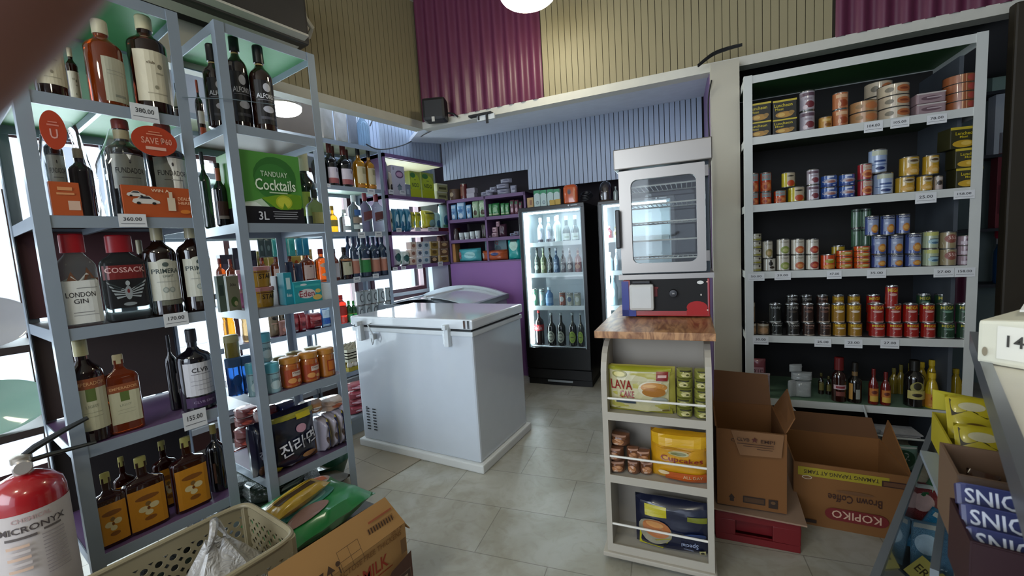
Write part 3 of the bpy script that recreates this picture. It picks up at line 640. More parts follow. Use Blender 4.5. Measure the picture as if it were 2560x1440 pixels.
# ---- things behind the right end of the tin rack: hanging strip and back stock
mb = MB()
mb.box(0, 0, 0, .16, .05, 2.09); o = mb.obj('door_frame', M('#2b2418', .6, amt=.3, scale=5.), bevel=.008); o.location = tuple(W(1.275, 2.55)); o.rotation_euler = (0, 0, A); tag(o, kind='structure')
o.name = 'trim_6'
# ---- cartons, basket, bag, extinguisher on the floor
KR = '#8a6236'
def carton(name, org, rz, w, d, h, col, label, flaps=(), print_=(), psurf=None, cat='box'):
    R = empty(name, org, rz, label, cat); t = .005
    mb = MB(); mb.box(0, 0, 0, w, d, t); mb.box(0, 0, t, w, t, h); mb.box(0, d-t, t, w, d, h); mb.box(0, t, t, t, d-t, h); mb.box(w-t, t, t, w, d-t, h)
    mb.obj('carton_body', M(col, .75, amt=.06, scale=6.), R)
    for f in flaps:
        mb = MB(); mb.slab(f[0], f[1], .004); mb.obj('flap', M(f[2] if len(f) > 2 else col, .75, amt=.06, scale=6.), R)
    if print_: decor(print_, psurf or (lambda x, z, off: (x, -off, z)), 'printing', R, off0=.0012, doff=.0006, rough=.7)
    return R
INK = '#3a2412'
# milk carton box (front left)
carton('cardboard_box', (-1.105, .44, 0), PI/2, .43, .17, .295, '#a27845', 'tan cardboard box with red lettering and raised front flap, beside the basket',
   flaps=[([(.0, .0, .295), (.43, .0, .295), (.40, .055, .385), (.02, .055, .385)], (0, -.4, .9), '#a27845'), ([(.43, .01, .295), (.43, .16, .295), (.47, .15, .24), (.47, .03, .24)], (1, 0, 0))],
   psurf=lambda x, z, off: (x, -off, z+.072) if z+.072 < .295 else (x, (z+.072-.295)*.61-off, z+.072),
   print_=[('t', 'VITAMILK', .255, .15, .19, .042, '#8f2c14'), ('r', .265, .118, .2, .003, '#8f2c14'), ('t', 'LACTOSE FREE THICKENS', .29, .205, .24, .018, '#7a5023'), ('t', '2% FAT', .395, .225, .05, .014, '#7a5023'),
           ('r', .35, .262, .11, .022, INK), ('r', .35, .262, .10, .015, '#8a6236')]+[('r', .305+i*.0095, .262, .004, .014, INK) for i in range(10)]+[('r', .355, .285, .09, .005, '#8f4a2c'),
           ('r', .19, .245, .001, .05, INK), ('r', .225, .245, .001, .05, INK), ('r', .26, .245, .001, .05, INK), ('r', .225, .27, .07, .001, INK), ('r', .225, .245, .07, .001, INK), ('r', .225, .222, .07, .001, INK),
           ('t', 'Z', .06, .235, .016, .024, INK), ('e', .09, .24, .02, .02, INK), ('e', .09, .24, .012, .012, '#a27845'), ('p', [(.112, .252), (.138, .252), (.125, .228)], INK), ('p', [(.142, .24), (.168, .24), (.155, .258)], INK), ('r', .155, .234, .004, .016, INK),
           ('e', .18, .25, .014, .012, INK), ('r', .18, .235, .004, .016, INK), ('r', .12, .218, .12, .002, INK), ('t', 'UP', .035, .215, .014, .02, INK), ('p', [(.02, .205), (.05, .205), (.035, .225)], INK),
           ('r', .40, .17, .022, .05, '#6a4a28'), ('p', [(.30, .02), (.30, .07), (.345, .115), (.428, .135), (.428, .02)], '#4a2a1c'), ('r', .375, .065, .09, .034, '#6a5140'), ('r', .375, .065, .084, .028, '#3f2a1e'), ('r', .375, .065, .06, .008, '#8f7c66'),
           ('e', .14, .125, .05, .03, '#8f2c14'), ('e', .14, .122, .036, .02, '#a27845')])
# tall box with star print, over a red crate
R = empty('beer_crate', W(.075, 1.74), A, 'dark red plastic bottle crate on the floor under the tall brown box', 'crate')
cr = M('#6a1218', .45, amt=.08); w, d, h = .285, .36, .125
mb = MB(); mb.box(0, 0, 0, w, d, .008); mb.box(0, 0, .008, w, .012, .028); mb.box(0, 0, .09, w, .012, h); mb.box(0, 0, .028, .07, .012, .09); mb.box(w-.09, 0, .028, w, .012, .09)
mb.box(0, .03, .028, w, .036, .09); mb.box(0, d-.012, .008, w, d, h); mb.box(0, .012, .008, .012, d-.012, h); mb.box(w-.012, .012, .008, w, d-.012, h); mb.obj('shell', cr, R, bevel=.003)
mb = MB(); mb.box(-.008, -.012, 0, .30, .37, .006); o = mb.obj('cardboard_sheet', M('#8f7460', .8)); o.location = tuple(W(.075, 1.74, h+.001)); o.rotation_euler = (0, 0, A-.05); tag(o, 'flat cardboard sheet between the red crate and the tall box', 'cardboard')
hb = .31
carton('cardboard_box', W(.083, 1.752, h+.016), A, .235, .30, hb, '#74491f', 'tall brown cardboard box with a star printed on it, standing on the crate',
   flaps=[([(.235, .02, hb), (.235, .28, hb), (.275, .23, hb+.10), (.265, .04, hb+.05)], (1, 0, 0)), ([(.005, .298, hb), (.23, .298, hb), (.22, .315, hb+.13), (.01, .315, hb+.14)], (0, 1, 0), '#6a4524'),
          ([(.05, -.002, hb), (.225, -.002, hb), (.215, -.012, hb-.085), (.08, -.012, hb-.09)], (0, -1, 0), '#7c5634'), ([(0, .02, hb), (0, .28, hb), (-.004, .26, hb+.09), (-.004, .05, hb+.07)], (-1, 0, 0))],
   print_=[('t', 'CLVB', .075, .27, .05, .012, '#3a2010'), ('r', .127, .035, .075, .028, '#2b1a0e'), ('r', .127, .035, .066, .018, '#4a3018'), ('p', [(.04, .035), (.05, .05), (.062, .035)], '#2b1a0e'), ('r', .051, .028, .014, .014, '#2b1a0e'), ('r', .19, .033, .03, .034, '#2b1a0e'), ('e', .19, .038, .016, .012, '#5c4024')])
decor([('t', 'CLVB', .04, .048, .042, .013, '#3a2010'), ('p', [(.078+.012*math.cos(PI/2+i*PI/5)*(1 if i % 2 == 0 else .42), .05+.012*math.sin(PI/2+i*PI/5)*(1 if i % 2 == 0 else .42)) for i in range(10)], '#4a1a12'), ('t', 'EMPI', .12, .048, .045, .013, '#3a2010'), ('r', .08, .034, .12, .0025, '#3a2010'), ('r', .09, .026, .1, .002, '#3a2010'), ('r', .11, .018, .05, .002, '#3a2010')],
      lambda x, z, off: tuple(W(.083+.05, 1.752, h+.016+hb-.075)+EX*x+EY*(-.0175-off)+np.array([0, 0, z])), 'flap_printing', bpy.data.objects['cardboard_box.001'], off0=.001).matrix_parent_inverse = bpy.data.objects['cardboard_box.001'].matrix_basis.inverted()
hk = .262
carton('cardboard_box', W(.375, 1.94), A-.04, .37, .33, hk, '#7a4f24', 'open brown cardboard box with upside-down coffee lettering, right of the crate',
   flaps=[([(.37, .01, hk), (.37, .31, hk), (.385, .30, hk+.10), (.37, .22, hk+.11)], (1, 0, 0)), ([(.004, .328, hk), (.366, .328, hk), (.345, .345, hk+.085), (.02, .345, hk+.085)], (0, 1, 0), '#5a3818')],
   print_=[('r', .16, .228, .29, .036, '#9a8a1c'), ('t', 'TAMANG TAPANG AT TAMIS', .155, .228, .24, .016, PI, '#3a2a10'), ('r', .325, .222, .085, .024, '#33170f'), ('r', .325, .222, .076, .016, '#5f3c22'),
           ('t', 'Brown Coffee', .20, .135, .17, .032, PI, '#3a1c10'), ('e', .20, .165, .12, .014, '#6a4628'), ('e', .045, .205, .034, .016, '#c9b8a0'), ('e', .045, .205, .028, .011, '#7a5632'),
           ('r', .205, .068, .15, .05, '#6e1a1a'), ('e', .135, .068, .06, .05, '#6e1a1a'), ('e', .275, .068, .06, .05, '#6e1a1a'), ('t', 'KOPIKO', .205, .070, .155, .032, PI, '#c9a48c'), ('r', .05, .022, .055, .014, '#2b1a10')])
# perforated laundry-style basket
R = empty('plastic_basket', (-1.675, .06, 0), 0, 'beige perforated plastic basket on the floor in front of the spirit rack', 'basket')
bm_ = M('#8f8468', .5, amt=.05); L_, W_, Hb = .56, .36, .335
def holes_wall(mb, P, dx, dz, n, w, h, nx, nz, r, th=.004):
    """a wall panel with round holes: each cell is a square ring of eight wedges"""
    P, dx, dz, n = (np.array(q, float) for q in (P, dx, dz, n)); m = 12
    cw_, ch = w/nx, h/nz
    for i in range(nx):
        for j in range(nz):
            cx, cz = (i+.5)*cw_, (j+.5)*ch; edge = []; ring = []
            for k in range(m):
                a = 2*PI*k/m; c, s = math.cos(a), math.sin(a); q = max(abs(c), abs(s)); edge.append((cx+c/q*cw_/2, cz+s/q*ch/2)); ring.append((cx+c*r, cz+s*r))
            vs = [P+dx*a+dz*b for a, b in edge+ring]+[P+dx*a+dz*b-n*th for a, b in edge+ring]; fs = []
            for k in range(m):
                l = (k+1) % m; fs += [(k, l, m+l, m+k), (2*m+k, 3*m+k, 3*m+l, 2*m+l), (m+k, m+l, 3*m+l, 3*m+k)]
            mb.add(vs, fs)
mb = MB(); tp = .03
for P, dx, dz, n, w in (((W_, 0+.02, 0), (0, 1, 0), (0, 0, 1), (1, 0, 0), L_-.04), ((0, .02, 0), (0, 1, 0), (0, 0, 1), (-1, 0, 0), L_-.04), ((.02, L_, 0), (1, 0, 0), (0, 0, 1), (0, 1, 0), W_-.04), ((.02, 0, 0), (1, 0, 0), (0, 0, 1), (0, -1, 0), W_-.04)):
    P = np.array(P, float); holes_wall(mb, P+np.array([0, 0, .03]), dx, dz, n, w, Hb-.075, max(4, int(w/.036)), 7, .0105)
    mb.slab([P, P+np.array(dx)*w, P+np.array(dx)*w+(0, 0, .03), P+(0, 0, .03)], -np.array(n, float), .004)
    mb.slab([P+(0, 0, Hb-.045), P+np.array(dx)*w+(0, 0, Hb-.045), P+np.array(dx)*w+(0, 0, Hb), P+(0, 0, Hb)], -np.array(n, float), .004)
for x, y in ((0, 0), (W_, 0), (0, L_), (W_, L_)):
    sx, sy = (1 if x == 0 else -1), (1 if y == 0 else -1); cx, cy = x+sx*.02, y+sy*.02
    pts = [(cx-sx*.02*math.cos(a), cy-sy*.02*math.sin(a)) for a in np.linspace(0, PI/2, 5)]
    for (xa, ya), (xb, yb) in zip(pts, pts[1:]):
        ia, ja, ib, jb = [c+(k-c)*.8 for c, k in ((xa, cx), (ya, cy), (xb, cx), (yb, cy))]
        mb.hexa([(xa, ya, 0), (xb, yb, 0), (ib, jb, 0), (ia, ja, 0)], [(xa, ya, Hb), (xb, yb, Hb), (ib, jb, Hb), (ia, ja, Hb)])
mb.box(.004, .004, 0, W_-.004, L_-.004, .005); mb.obj('basket_body', bm_, R)
mb = MB(); rp = [(W_/2+(W_/2-.0)*math.copysign(abs(math.cos(a))**.22, math.cos(a)), L_/2+(L_/2)*math.copysign(abs(math.sin(a))**.22, math.sin(a)), Hb) for a in np.linspace(0, 2*PI, 65)]
mb.tube(rp, .0085, 8); mb.obj('rim', bm_, R, smooth=True)
# knotted plastic bag in the basket: an upright film bag with a gathered handle loop
def bagmesh(name, c, rx, ry, h, mat, label, seed, cat='plastic bag', lean=0.0, loop=True):
    R = empty(name, c, seed*.7, label, cat); rnd = random.Random(seed); ph = [rnd.random()*6 for _ in range(6)]
    mb = MB(); n, m = 36, 16; vs = []
    for j in range(m+1):
        t = j/m; r = (math.sin(PI*min(1, .18+t*.62))**.7)*(1-.72*max(0, t-.55)/.45)
        for i in range(n):
            a = 2*PI*i/n; k = 1+.09*math.sin(3*a+ph[0]+4*t)+.06*math.sin(7*a+ph[1]-5*t)+.035*math.sin(13*a+ph[2]+9*t)
            vs.append((rx*r*k*math.cos(a)+lean*t*h, ry*r*k*math.sin(a), h*t*(1+.04*math.sin(5*a+ph[3])*(t > .8))))
    fs = [(j*n+i, j*n+(i+1) % n, (j+1)*n+(i+1) % n, (j+1)*n+i) for j in range(m) for i in range(n)]+[tuple(range(n))[::-1], tuple(range(m*n, (m+1)*n))]
    mb.add(vs, fs); mb.obj('bag_body', mat, R, smooth=True)
    if loop:
        mb = MB(); mb.tube([(lean*h+rx*.3*math.cos(a), ry*.12*math.sin(2*a), h*.97+h*.2*math.sin(a)) for a in np.linspace(0, PI, 9)], [.004, .008, .011, .012, .012, .012, .011, .008, .004], 8); mb.obj('handle_loop', mat, R, smooth=True)
    return R
BAGM = M('#a39f9a', .3, 0, 'foil', .06, 5.)
bagmesh('plastic_bag', (-1.475, .455, .012), .135, .145, .35, BAGM, 'crumpled translucent white plastic bag standing in the beige basket', 3)
# fire extinguisher on a box
ex = at(62, 1200, 'x', -1.80); EXZ = ex[2]
R = empty('fire_extinguisher', (ex[0], ex[1], EXZ-.40), 2.9, 'red fire extinguisher with white label at the left edge of the picture', 'fire extinguisher')
r = .078
mb = MB(); mb.lathe([(r*.9, 0), (r, .012), (r, .36), (r*.93, .385), (r*.7, .405), (r*.38, .418), (.02, .422)], 36); mb.obj('cylinder', M('#a01018', .25, 0, 'gloss'), R, smooth=True)
lb = MB(); lb.lathe([(r+.0012, .05), (r+.0012, .335)], 36, closed=False); o = lb.obj('label', M('#c2b8b4', .5), R, smooth=True)
mb = MB(); mb.lathe([(.02, .42), (.018, .45), (.022, .455), (.022, .47), (.012, .475)], 20); mb.obj('valve', M('#b9b0a4', .3, .7), R, smooth=True)
mb = MB(); mb.lathe([(.02, 0), (.02, .012), (.017, .015)], 20); o = mb.obj('pressure_gauge', M('#b9b2ae', .3, .5), R, smooth=True)
E2 = np.array([math.cos(2.9), math.sin(2.9)])
fd = np.array([0, 0, 0]) - np.array([ex[0], ex[1], 0]); fd = fd[:2]/np.linalg.norm(fd[:2]); ang = math.atan2(fd[1], fd[0])-2.9     # towards the camera, in the extinguisher's own frame
o.rotation_euler = (PI/2, 0, ang+PI/2); o.location = (math.cos(ang)*.02, math.sin(ang)*.02, .445)
mb = MB(); mb.tube([(.0, 0, .465), (-.03, .0, .485), (-.09, .012, .515), (-.14, .018, .535)], [.008, .01, .008, .006]); mb.tube([(.0, 0, .45), (-.05, .0, .452), (-.15, .01, .452)], [.007, .007, .005]); o = mb.obj('handle', M('#0e1211', .4), R, smooth=True); o.rotation_euler = (0, 0, ang+PI/2+PI)
def exs(x, z, off):
    a = ang+x/r; return ((r+off)*math.cos(a), (r+off)*math.sin(a), z)
decor([('t', 'CHEMICAL', .0, .318, .075, .012, '#b89a98'), ('t', 'MICRONYX', .0, .292, .13, .018, '#4a4040'), ('r', -.025, .27, .06, .007, '#5f5654'), ('r', .035, .276, .035, .006, '#5f5654')]+
      [('r', .035, .262-i*.010, .045, .003, '#9a8f90') for i in range(12)]+[('r', -.03, .25-i*.016, .04, .008, ('#d0b09a', '#c9bdb8')[i % 2]) for i in range(5)]+
      [('r', -.03+i*.019, .10, .015, .014, '#4a4444') for i in range(3)]+[('r', .0, .135, .012, .014, '#4a4444'), ('r', .0, .135, .006, .006, '#c2b8b4')], exs, 'label_print', R, off0=.0025, doff=.0005)
mb = MB(); mb.box(-.085, -.085, 0, .085, .085, max(.02, EXZ-.402)); o = mb.obj('stool', M('#3a2c26', .6), bevel=.01); o.location = (ex[0], ex[1], 0); tag(o, 'dark wooden block under the fire extinguisher', 'stool')
# ---- right counter: white top, metal edge, glass dividers, sweets below
ca, cb = at(2424, 835, 'z', .95), at(2560, 1250, 'z', .95)
cdir = (ca-cb)/np.linalg.norm(ca-cb); cn = np.array([cdir[1], -cdir[0], 0])      # cn points to the right, away from the aisle
c0 = cb-cdir*.45; Lc = float((ca-c0)@cdir); crz = math.atan2(cdir[1], cdir[0])-PI/2
def CL(y, x, z): return c0+cdir*y+cn*x+np.array([0, 0, z-.95])
def cbox(mb, x0, y0, z0, x1, y1, z1): mb.hexa([CL(y0, x0, z0), CL(y0, x1, z0), CL(y1, x1, z0), CL(y1, x0, z0)], [CL(y0, x0, z1), CL(y0, x1, z1), CL(y1, x1, z1), CL(y1, x0, z1)])
R = empty('shop_counter', (0, 0, 0), 0, 'white topped checkout counter running along the right edge', 'counter')
mb = MB(); cbox(mb, .014, 0, .93, .75, Lc, .952); mb.obj('counter_top', M('#d6d2c6', .35), R)
mb = MB(); cbox(mb, .0, 0, .918, .014, Lc, .956); mb.obj('edge_trim', M('#7b8088', .3, .6), R)
mb = MB(); cbox(mb, .30, .02, .0, .315, Lc-.02, .93); cbox(mb, .315, Lc-.03, 0, .75, Lc-.015, .93); mb.obj('front_panel', M('#5c5f66', .5), R)
mb = MB(); cbox(mb, .16, .45, .9521, .40, .72, .9535); mb.obj('blue_mat', M('#2d4a7d', .5), R)
# price board standing on the counter
pa = at(2440, 905, 'z', .953); pb = at(2555, 925, 'z', .953)
R = empty('white_box', (0, 0, 0), 0, 'white foam box with a handwritten 14.00 price on the counter end', 'box')
dv = pb-pa; dv = dv/np.linalg.norm(dv); nv = np.array([-dv[1], dv[0], 0]); pw = .34
hgt = hz(pa, 800)
mb = MB(); mb.hexa([pa, pa+dv*pw, pa+dv*pw+nv*.14, pa+nv*.14], [pa+(0, 0, hgt), pa+dv*pw+(0, 0, hgt*1.5), pa+dv*pw+nv*.14+(0, 0, hgt*1.6), pa+nv*.14+(0, 0, hgt*1.1)]); mb.obj('box_body', M('#d9d6c4', .6), R, bevel=.006)
decor([('r', .075, hgt*.55, .10, hgt*.75, '#e6e3d8'), ('t', '14.00', .062, hgt*.60, .05, .02, '#3c3a36'), ('e', .012, hgt*.3, .007, .016, '#8a7f6a')], lambda x, z, off: tuple(pa+dv*x-nv*off+np.array([0, 0, z])), 'price_card', R, off0=.0015)
ta = pa+dv*.05+nv*.05+np.array([0, 0, hgt*1.19])
mb = MB(); mb.slab([ta+np.array([-.02, 0, .0]), ta+np.array([.04, -.01, .006]), ta+np.array([.045, .04, .022]), ta+np.array([0, .04, .016])], (0, 0, 1), .003); tag(mb.obj('paper_scrap', M('#e2e0da', .6)), 'folded paper scrap leaning on top of the white foam box', 'paper')
# sweets display in the gap left of the counter: a two-bay clear case
def atz(x, y, z): return at(x, y, 'z', z)
zc = .62
R = empty('display_case', (0, 0, 0), 0, 'narrow clear-sided sweets case standing left of the counter', 'display case')
# long axis parallel to the counter, left rail top measured at (2335,1045)-(2190,1440)
l0, l1 = atz(2338, 1043, .60), atz(2180, 1440, .60); r1_, r0_ = atz(2340, 1440, .60), atz(2352, 1180, .60)
dl = (l0-l1)/np.linalg.norm(l0-l1)
def rail(p, q, z0, z1, t=.008):
    n = np.array([-(q-p)[1], (q-p)[0], 0]); n = n/np.linalg.norm(n)*t; mb = MB(); a, b = np.array([*p[:2], 0]), np.array([*q[:2], 0])
    mb.hexa([a+(0, 0, z0), b+(0, 0, z0), b+n+(0, 0, z0), a+n+(0, 0, z0)], [a+(0, 0, z1), b+(0, 0, z1), b+n+(0, 0, z1), a+n+(0, 0, z1)]); return mb
le = l1-dl*.12
rail(l0, le, .02, .60, .004).obj('side_pane', M('#98a5a8', .15, 0, 'gloss'), R)
rail(l0, le, .60, .612, .012).obj('top_rail', M('#7d858c', .3, .6), R)
re_ = r1_-dl*.10; ra = r0_+dl*.34
rail(ra, re_, .30, .66, .005).obj('middle_pane', M('#77818a', .2, 0, 'gloss'), R)
rail(ra, re_, .66, .672, .010).obj('top_rail', M('#7d858c', .3, .6), R)
# ================================================================ GOODS
DK = M('#1b0d08', .06, 0, 'gloss', .1); DKR = M('#2a0f08', .05, 0, 'amber', .1); AMB = M('#8a3408', .05, 0, 'amber', .15); GOLD = M('#c88a18', .05, 0, 'amber', .1)
CLR = M('#c9d4d2', .04, 0, 'glass', .05); GRN = M('#1c6b34', .05, 0, 'amber', .1); DGRN = M('#12281a', .06, 0, 'gloss', .1); BLK = M('#0c0b0e', .06, 0, 'gloss', .1)
L1 = [Line('x', -1.83, z) for z in Z1]; L2 = [Line('x', -1.83, z) for z in Z2]
L3 = [Line('x', -2.85, z) for z in Z3]; LP = [Line('x', -2.84, z) for z in ZL]
LK = [Line('v', 3.575, z) for z in ZK]; LR = [Line('v', RV, z) for z in ZR]
CREAM = '#cfc8b0'
# ---- spirit rack, top shelf
bt = bprof(.62, .74, .15)
rumc = P_bottle('spirit_bottle', DKR, .70, .80, .19, cap='#c9bf9a', capz=.86, el=[('r', .0, .37, .9, .50, '#c9c0a6'), ('e', .12, .47, .12, .05, '#6f6a58'), ('e', .1, .40, .2, .02, '#9a937c'), ('e', -.02, .26, .1, .04, '#8a836c'), ('r', .0, .2, .5, .01, '#a69e86'), ('t', 'club', -.1, .5, .2, .03, '#6a5c48')], n=36)
put(rumc, L1[4], 90, 176, 20, 'dark spirit bottle with a wide cream label, leftmost on the highest shelf', 'bottle', 'large spirit bottles on the top shelf')
put(rumc, L1[4], 180, 212, 120, 'dark spirit bottle half hidden behind the leftmost top shelf bottle', 'bottle', 'large spirit bottles on the top shelf', ins=.14)
put(P_bottle('spirit_bottle', AMB, .66, .79, .19, cap='#c2bba0', capz=.84, el=[('r', .14, .30, .66, .50, '#aaa792'), ('r', .2, .12, .3, .03, '#7f8274'), ('r', .16, .4, .5, .008, '#8f8f80'), ('r', .16, .36, .5, .006, '#8f8f80')], n=36), L1[4], 228, 325, 52, 'amber spirit bottle with the back of its grey label showing, middle of the top shelf', 'bottle', 'large spirit bottles on the top shelf')
put(rumc, L1[4], 340, 437, 42, 'dark spirit bottle with cream label above the 380.00 tag', 'bottle', 'large spirit bottles on the top shelf')
mini = P_bottle('spirit_bottle', DK, .40, .6, .17, cap='#2b2b28', capz=.84, el=[('r', 0, .22, .8, .1, '#4a2a1c')], band=(.42, .8, '#9a9782'))
put(mini, L1[4], 440, 473, 208, 'small dark bottle beside the post at the right of the top shelf', 'bottle', ins=.16)
# ---- second shelf: twin packs in film
fund = lambda red: P_bottle('brandy_bottle', BLK, .68, .76, .2, cap='#7a2a1e', capz=.90, neck=(.8, .89, '#b9a67a'), el=[('r', 0, .46, .86, .34, '#e2dfd4'), ('t', 'FUNDADOR', 0, .47, .74, .055, '#4a4644'), ('e', 0, .56, .06, .04, '#4a4644'), ('r', 0, .40, .5, .008, '#8a8680'), ('r', 0, .64, .7, .012, '#6a6a72')], n=32)
fb = fund(0); G = 'brandy bottles in promotional film packs'
sd = P_bottle('brandy_bottle', M('#2b1620', .06, 0, 'gloss', .2), .66, .78, .19, cap='#b8a68a', capz=.86, n=32)
put(fb, L1[3], 133, 184, 300, 'brandy bottle with pale label, left bottle of the left film pack', 'bottle', G, dk=1.2)
put(sd, L1[3], 187, 250, 372, 'plain dark purple bottle, right bottle of the left film pack', 'bottle', G)
put(fb, L1[3], 285, 379, 300, 'brandy bottle with cream label, left of the pair above the 360.00 tag', 'bottle', G)
put(fb, L1[3], 388, 480, 312, 'brandy bottle with cream label, right of the pair above the 360.00 tag', 'bottle', G)
def sleeve(xl, xr, yt, yb_, label, els):
    a, b = L1[3].p(xl, -.004, L1[3].z), L1[3].p(xr, -.004, L1[3].z); w = float((b-a)[1]); h = hz((a+b)/2, yt)-L1[3].z if False else hz((a+b)/2, yt)
    R = empty('promo_sleeve', (a[0]-.006, a[1], L1[3].z+.001), PI/2, label, 'sleeve')
    mb = MB(); mb.box(0, -.0, 0, w, .003, h); mb.box(0, .003, 0, .003, .02, h); mb.box(w-.003, .003, 0, w, .02, h); mb.obj('card_band', M('#a84a1c', .5, amt=.06), R)
    decor([(e[0], *[q for q in e[1:]]) for e in els(w, h)], lambda x, z, off: (x, -off, z), 'printing', R, off0=.001, doff=.0005)
CARW = '#c9c3bc'
def car(cx, cz, s):
    return [('p', [(cx-.5*s, cz-.06*s), (cx-.44*s, cz+.06*s), (cx-.30*s, cz+.10*s), (cx-.14*s, cz+.22*s), (cx+.12*s, cz+.22*s), (cx+.28*s, cz+.06*s), (cx+.48*s, cz-.01*s), (cx+.5*s, cz-.1*s), (cx+.3*s, cz-.14*s), (cx-.42*s, cz-.14*s)], CARW),
            ('p', [(cx-.26*s, cz+.09*s), (cx-.12*s, cz+.18*s), (cx+.1*s, cz+.18*s), (cx+.22*s, cz+.07*s)], '#2a2a30'), ('e', cx-.28*s, cz-.12*s, .15*s, .12*s, '#1a1a1c'), ('e', cx+.27*s, cz-.12*s, .15*s, .12*s, '#1a1a1c')]
sleeve(315, 482, 467, 533, 'orange promotional band with a white car printed on it, around two brandy bottles', lambda w, h: car(.06, .055, .075)+car(.035, .075, .05)+[('r', .128, .045, .022, .045, '#c9b8a0'), ('r', .128, .075, .01, .025, '#c9b8a0'), ('t', 'WIN A', .10, h-.014, .05, .010, '#d8c0a4'), ('t', 'DEALS', .165, .065, .035, .012, '#d8a884'), ('t', 'HERE', .165, .05, .035, .01, '#d8a884'), ('e', .165, .02, .03, .014, '#c9742c')])
sleeve(135, 210, 455, 530, 'orange promotional band on the left film pack, with a small white patch', lambda w, h: [('r', w*.75, .03, .026, .028, '#c9a894'), ('r', w*.5, h-.02, w*.5, .01, '#c98a5c'), ('r', w*.5, h-.035, w*.6, .006, '#c98a5c')])
def disc(px, py, wpx, hpx, label, els, inset=-.02):
    c = at(px, py, 'x', -1.83-inset); s = np.linalg.norm(at(px+wpx/2, py, 'x', -1.83-inset)-c); t = abs(at(px, py-hpx/2, 'x', -1.83-inset)[2]-c[2])
    mb = MB(); mb.lathe([(1, -.0012), (1, .0012)], 40); vs = [(x*s, z, y*t) for x, y, z in mb.v]; mb.v = vs
    o = mb.obj('promo_tag', M('#a8381a', .45, amt=.05)); o.location = tuple(c); o.rotation_euler = (0, 0, PI/2); tag(o, label, 'tag')
    decor([(e[0], e[1], *[e[2]*s, e[3]*t, e[4]*s, e[5]*t], e[6]) if e[0] == 't' else (e[0], e[1]*s, e[2]*t, e[3]*s, e[4]*t, e[5]) for e in els], lambda x, z, off: (x, -.0012-off, z), 'printing', o, off0=.0008, doff=.0004)
disc(387, 353, 107, 74, 'round orange SAVE tag hanging in front of the right brandy pair', [('t', 'SAVE', -.22, .0, .75, .42, '#d89a84'), ('t', '₱60', .5, .04, .5, .42, '#d89a84'), ('r', .0, -.5, .9, .2, '#d0a494'), ('r', .0, .42, .7, .08, '#cf8468'), ('r', 0, .58, .5, .06, '#cf8468')])
disc(133, 325, 64, 96, 'red orange promotional tag behind film at the left of the second shelf', [('t', 'U', .0, -.2, .6, .5, '#d09a90'), ('r', .0, .25, .9, .08, '#c97868'), ('r', .0, .4, .7, .06, '#c97868')])
for x0, x1, lb in ((128, 254, 'clear shrink film around the left pair of brandy bottles'), (268, 484, 'clear shrink film around the right pair of brandy bottles')):
    a, b = L1[3].p(x0, 0, L1[3].z), L1[3].p(x1, 0, L1[3].z); hh = .285; w = float((b-a)[1])
    mb = MB(); n = 26; m = 10; vs = []
    for j in range(m+1):
        t = j/m
        for i in range(n):
            an = 2*PI*i/n; ex_ = math.copysign(abs(math.cos(an))**.35, math.cos(an)); ey_ = math.copysign(abs(math.sin(an))**.35, math.sin(an)); s_ = 1-.42*max(0, t-.55)/.45*(1+.15*math.sin(5*an))
            vs.append((w/2*ex_*s_*(1+.02*math.sin(9*an+7*t)), .058*ey_*(1-.2*max(0, t-.6)), .002+hh*t))
    mb.add(vs, [(j*n+i, j*n+(i+1) % n, (j+1)*n+(i+1) % n, (j+1)*n+i) for j in range(m) for i in range(n)])
    o = mb.obj('shrink_film', FILM, smooth=True); o.location = (-1.83-.068, float((a+b)[1]/2), L1[3].z); o.rotation_euler = (0, 0, PI/2); tag(o, lb, 'plastic film')
# ---- third shelf
gin = P_bottle('gin_bottle', CLR, .62, .78, .2, cap='#9c1620', capz=.80, capr=1.5, sq=3, n=40, el=[('r', 0, .27, .92, .46, '#d6d7d3'), ('p', [(-.46, .50), (-.3, .50), (-.18, .60), (-.06, .50), (.1, .50), (.2, .64), (.36, .52), (.46, .52), (.46, .49), (-.46, .49)], '#6a4530'), ('p', [(-.42, .46), (-.42, .50), (-.18, .55), (-.04, .49), (.18, .58), (.42, .50), (.42, .46)], '#c6c6c0'),
     ('t', 'LONDON', -.02, .35, .70, .055, '#3c3a3c'), ('t', 'GIN', -.04, .28, .34, .05, '#3c3a3c'), ('r', 0, .16, .5, .008, '#8a8a8a'), ('r', .05, .13, .6, .006, '#9a9a9a'), ('r', .15, .42, .5, .006, '#7a7a7a')])
put(gin, L1[2], 158, 263, 585, 'clear gin bottle with white label and red cap, left end of third shelf', 'bottle', dk=.6)
put(P_bottle('vodka_bottle', M('#6d7676', .05, 0, 'glass', .05), .66, .78, .2, cap='#8a1620', capz=.80, capr=1.5, sq=3, n=40, el=[('r', 0, .57, .96, .16, '#6a1c1c'), ('t', 'COSSACK', 0, .595, .88, .06, '#d0a8a4'), ('e', 0, .33, .16, .16, '#8a9092'), ('e', 0, .35, .06, .05, '#6a2a2a'),
     *[('p', [(sg*.06, .37-.018*i), (sg*(.44-.04*i), .47-.045*i), (sg*(.42-.04*i), .445-.045*i), (sg*.06, .36-.018*i)], '#8f9698') for sg in (-1, 1) for i in range(5)], ('e', 0, .2, .3, .04, '#7f8688'), ('e', 0, .44, .1, .06, '#9aa0a2')]), L1[2], 268, 378, 588, 'clear vodka bottle with red band and eagle crest, beside the gin', 'bottle', dk=.6)
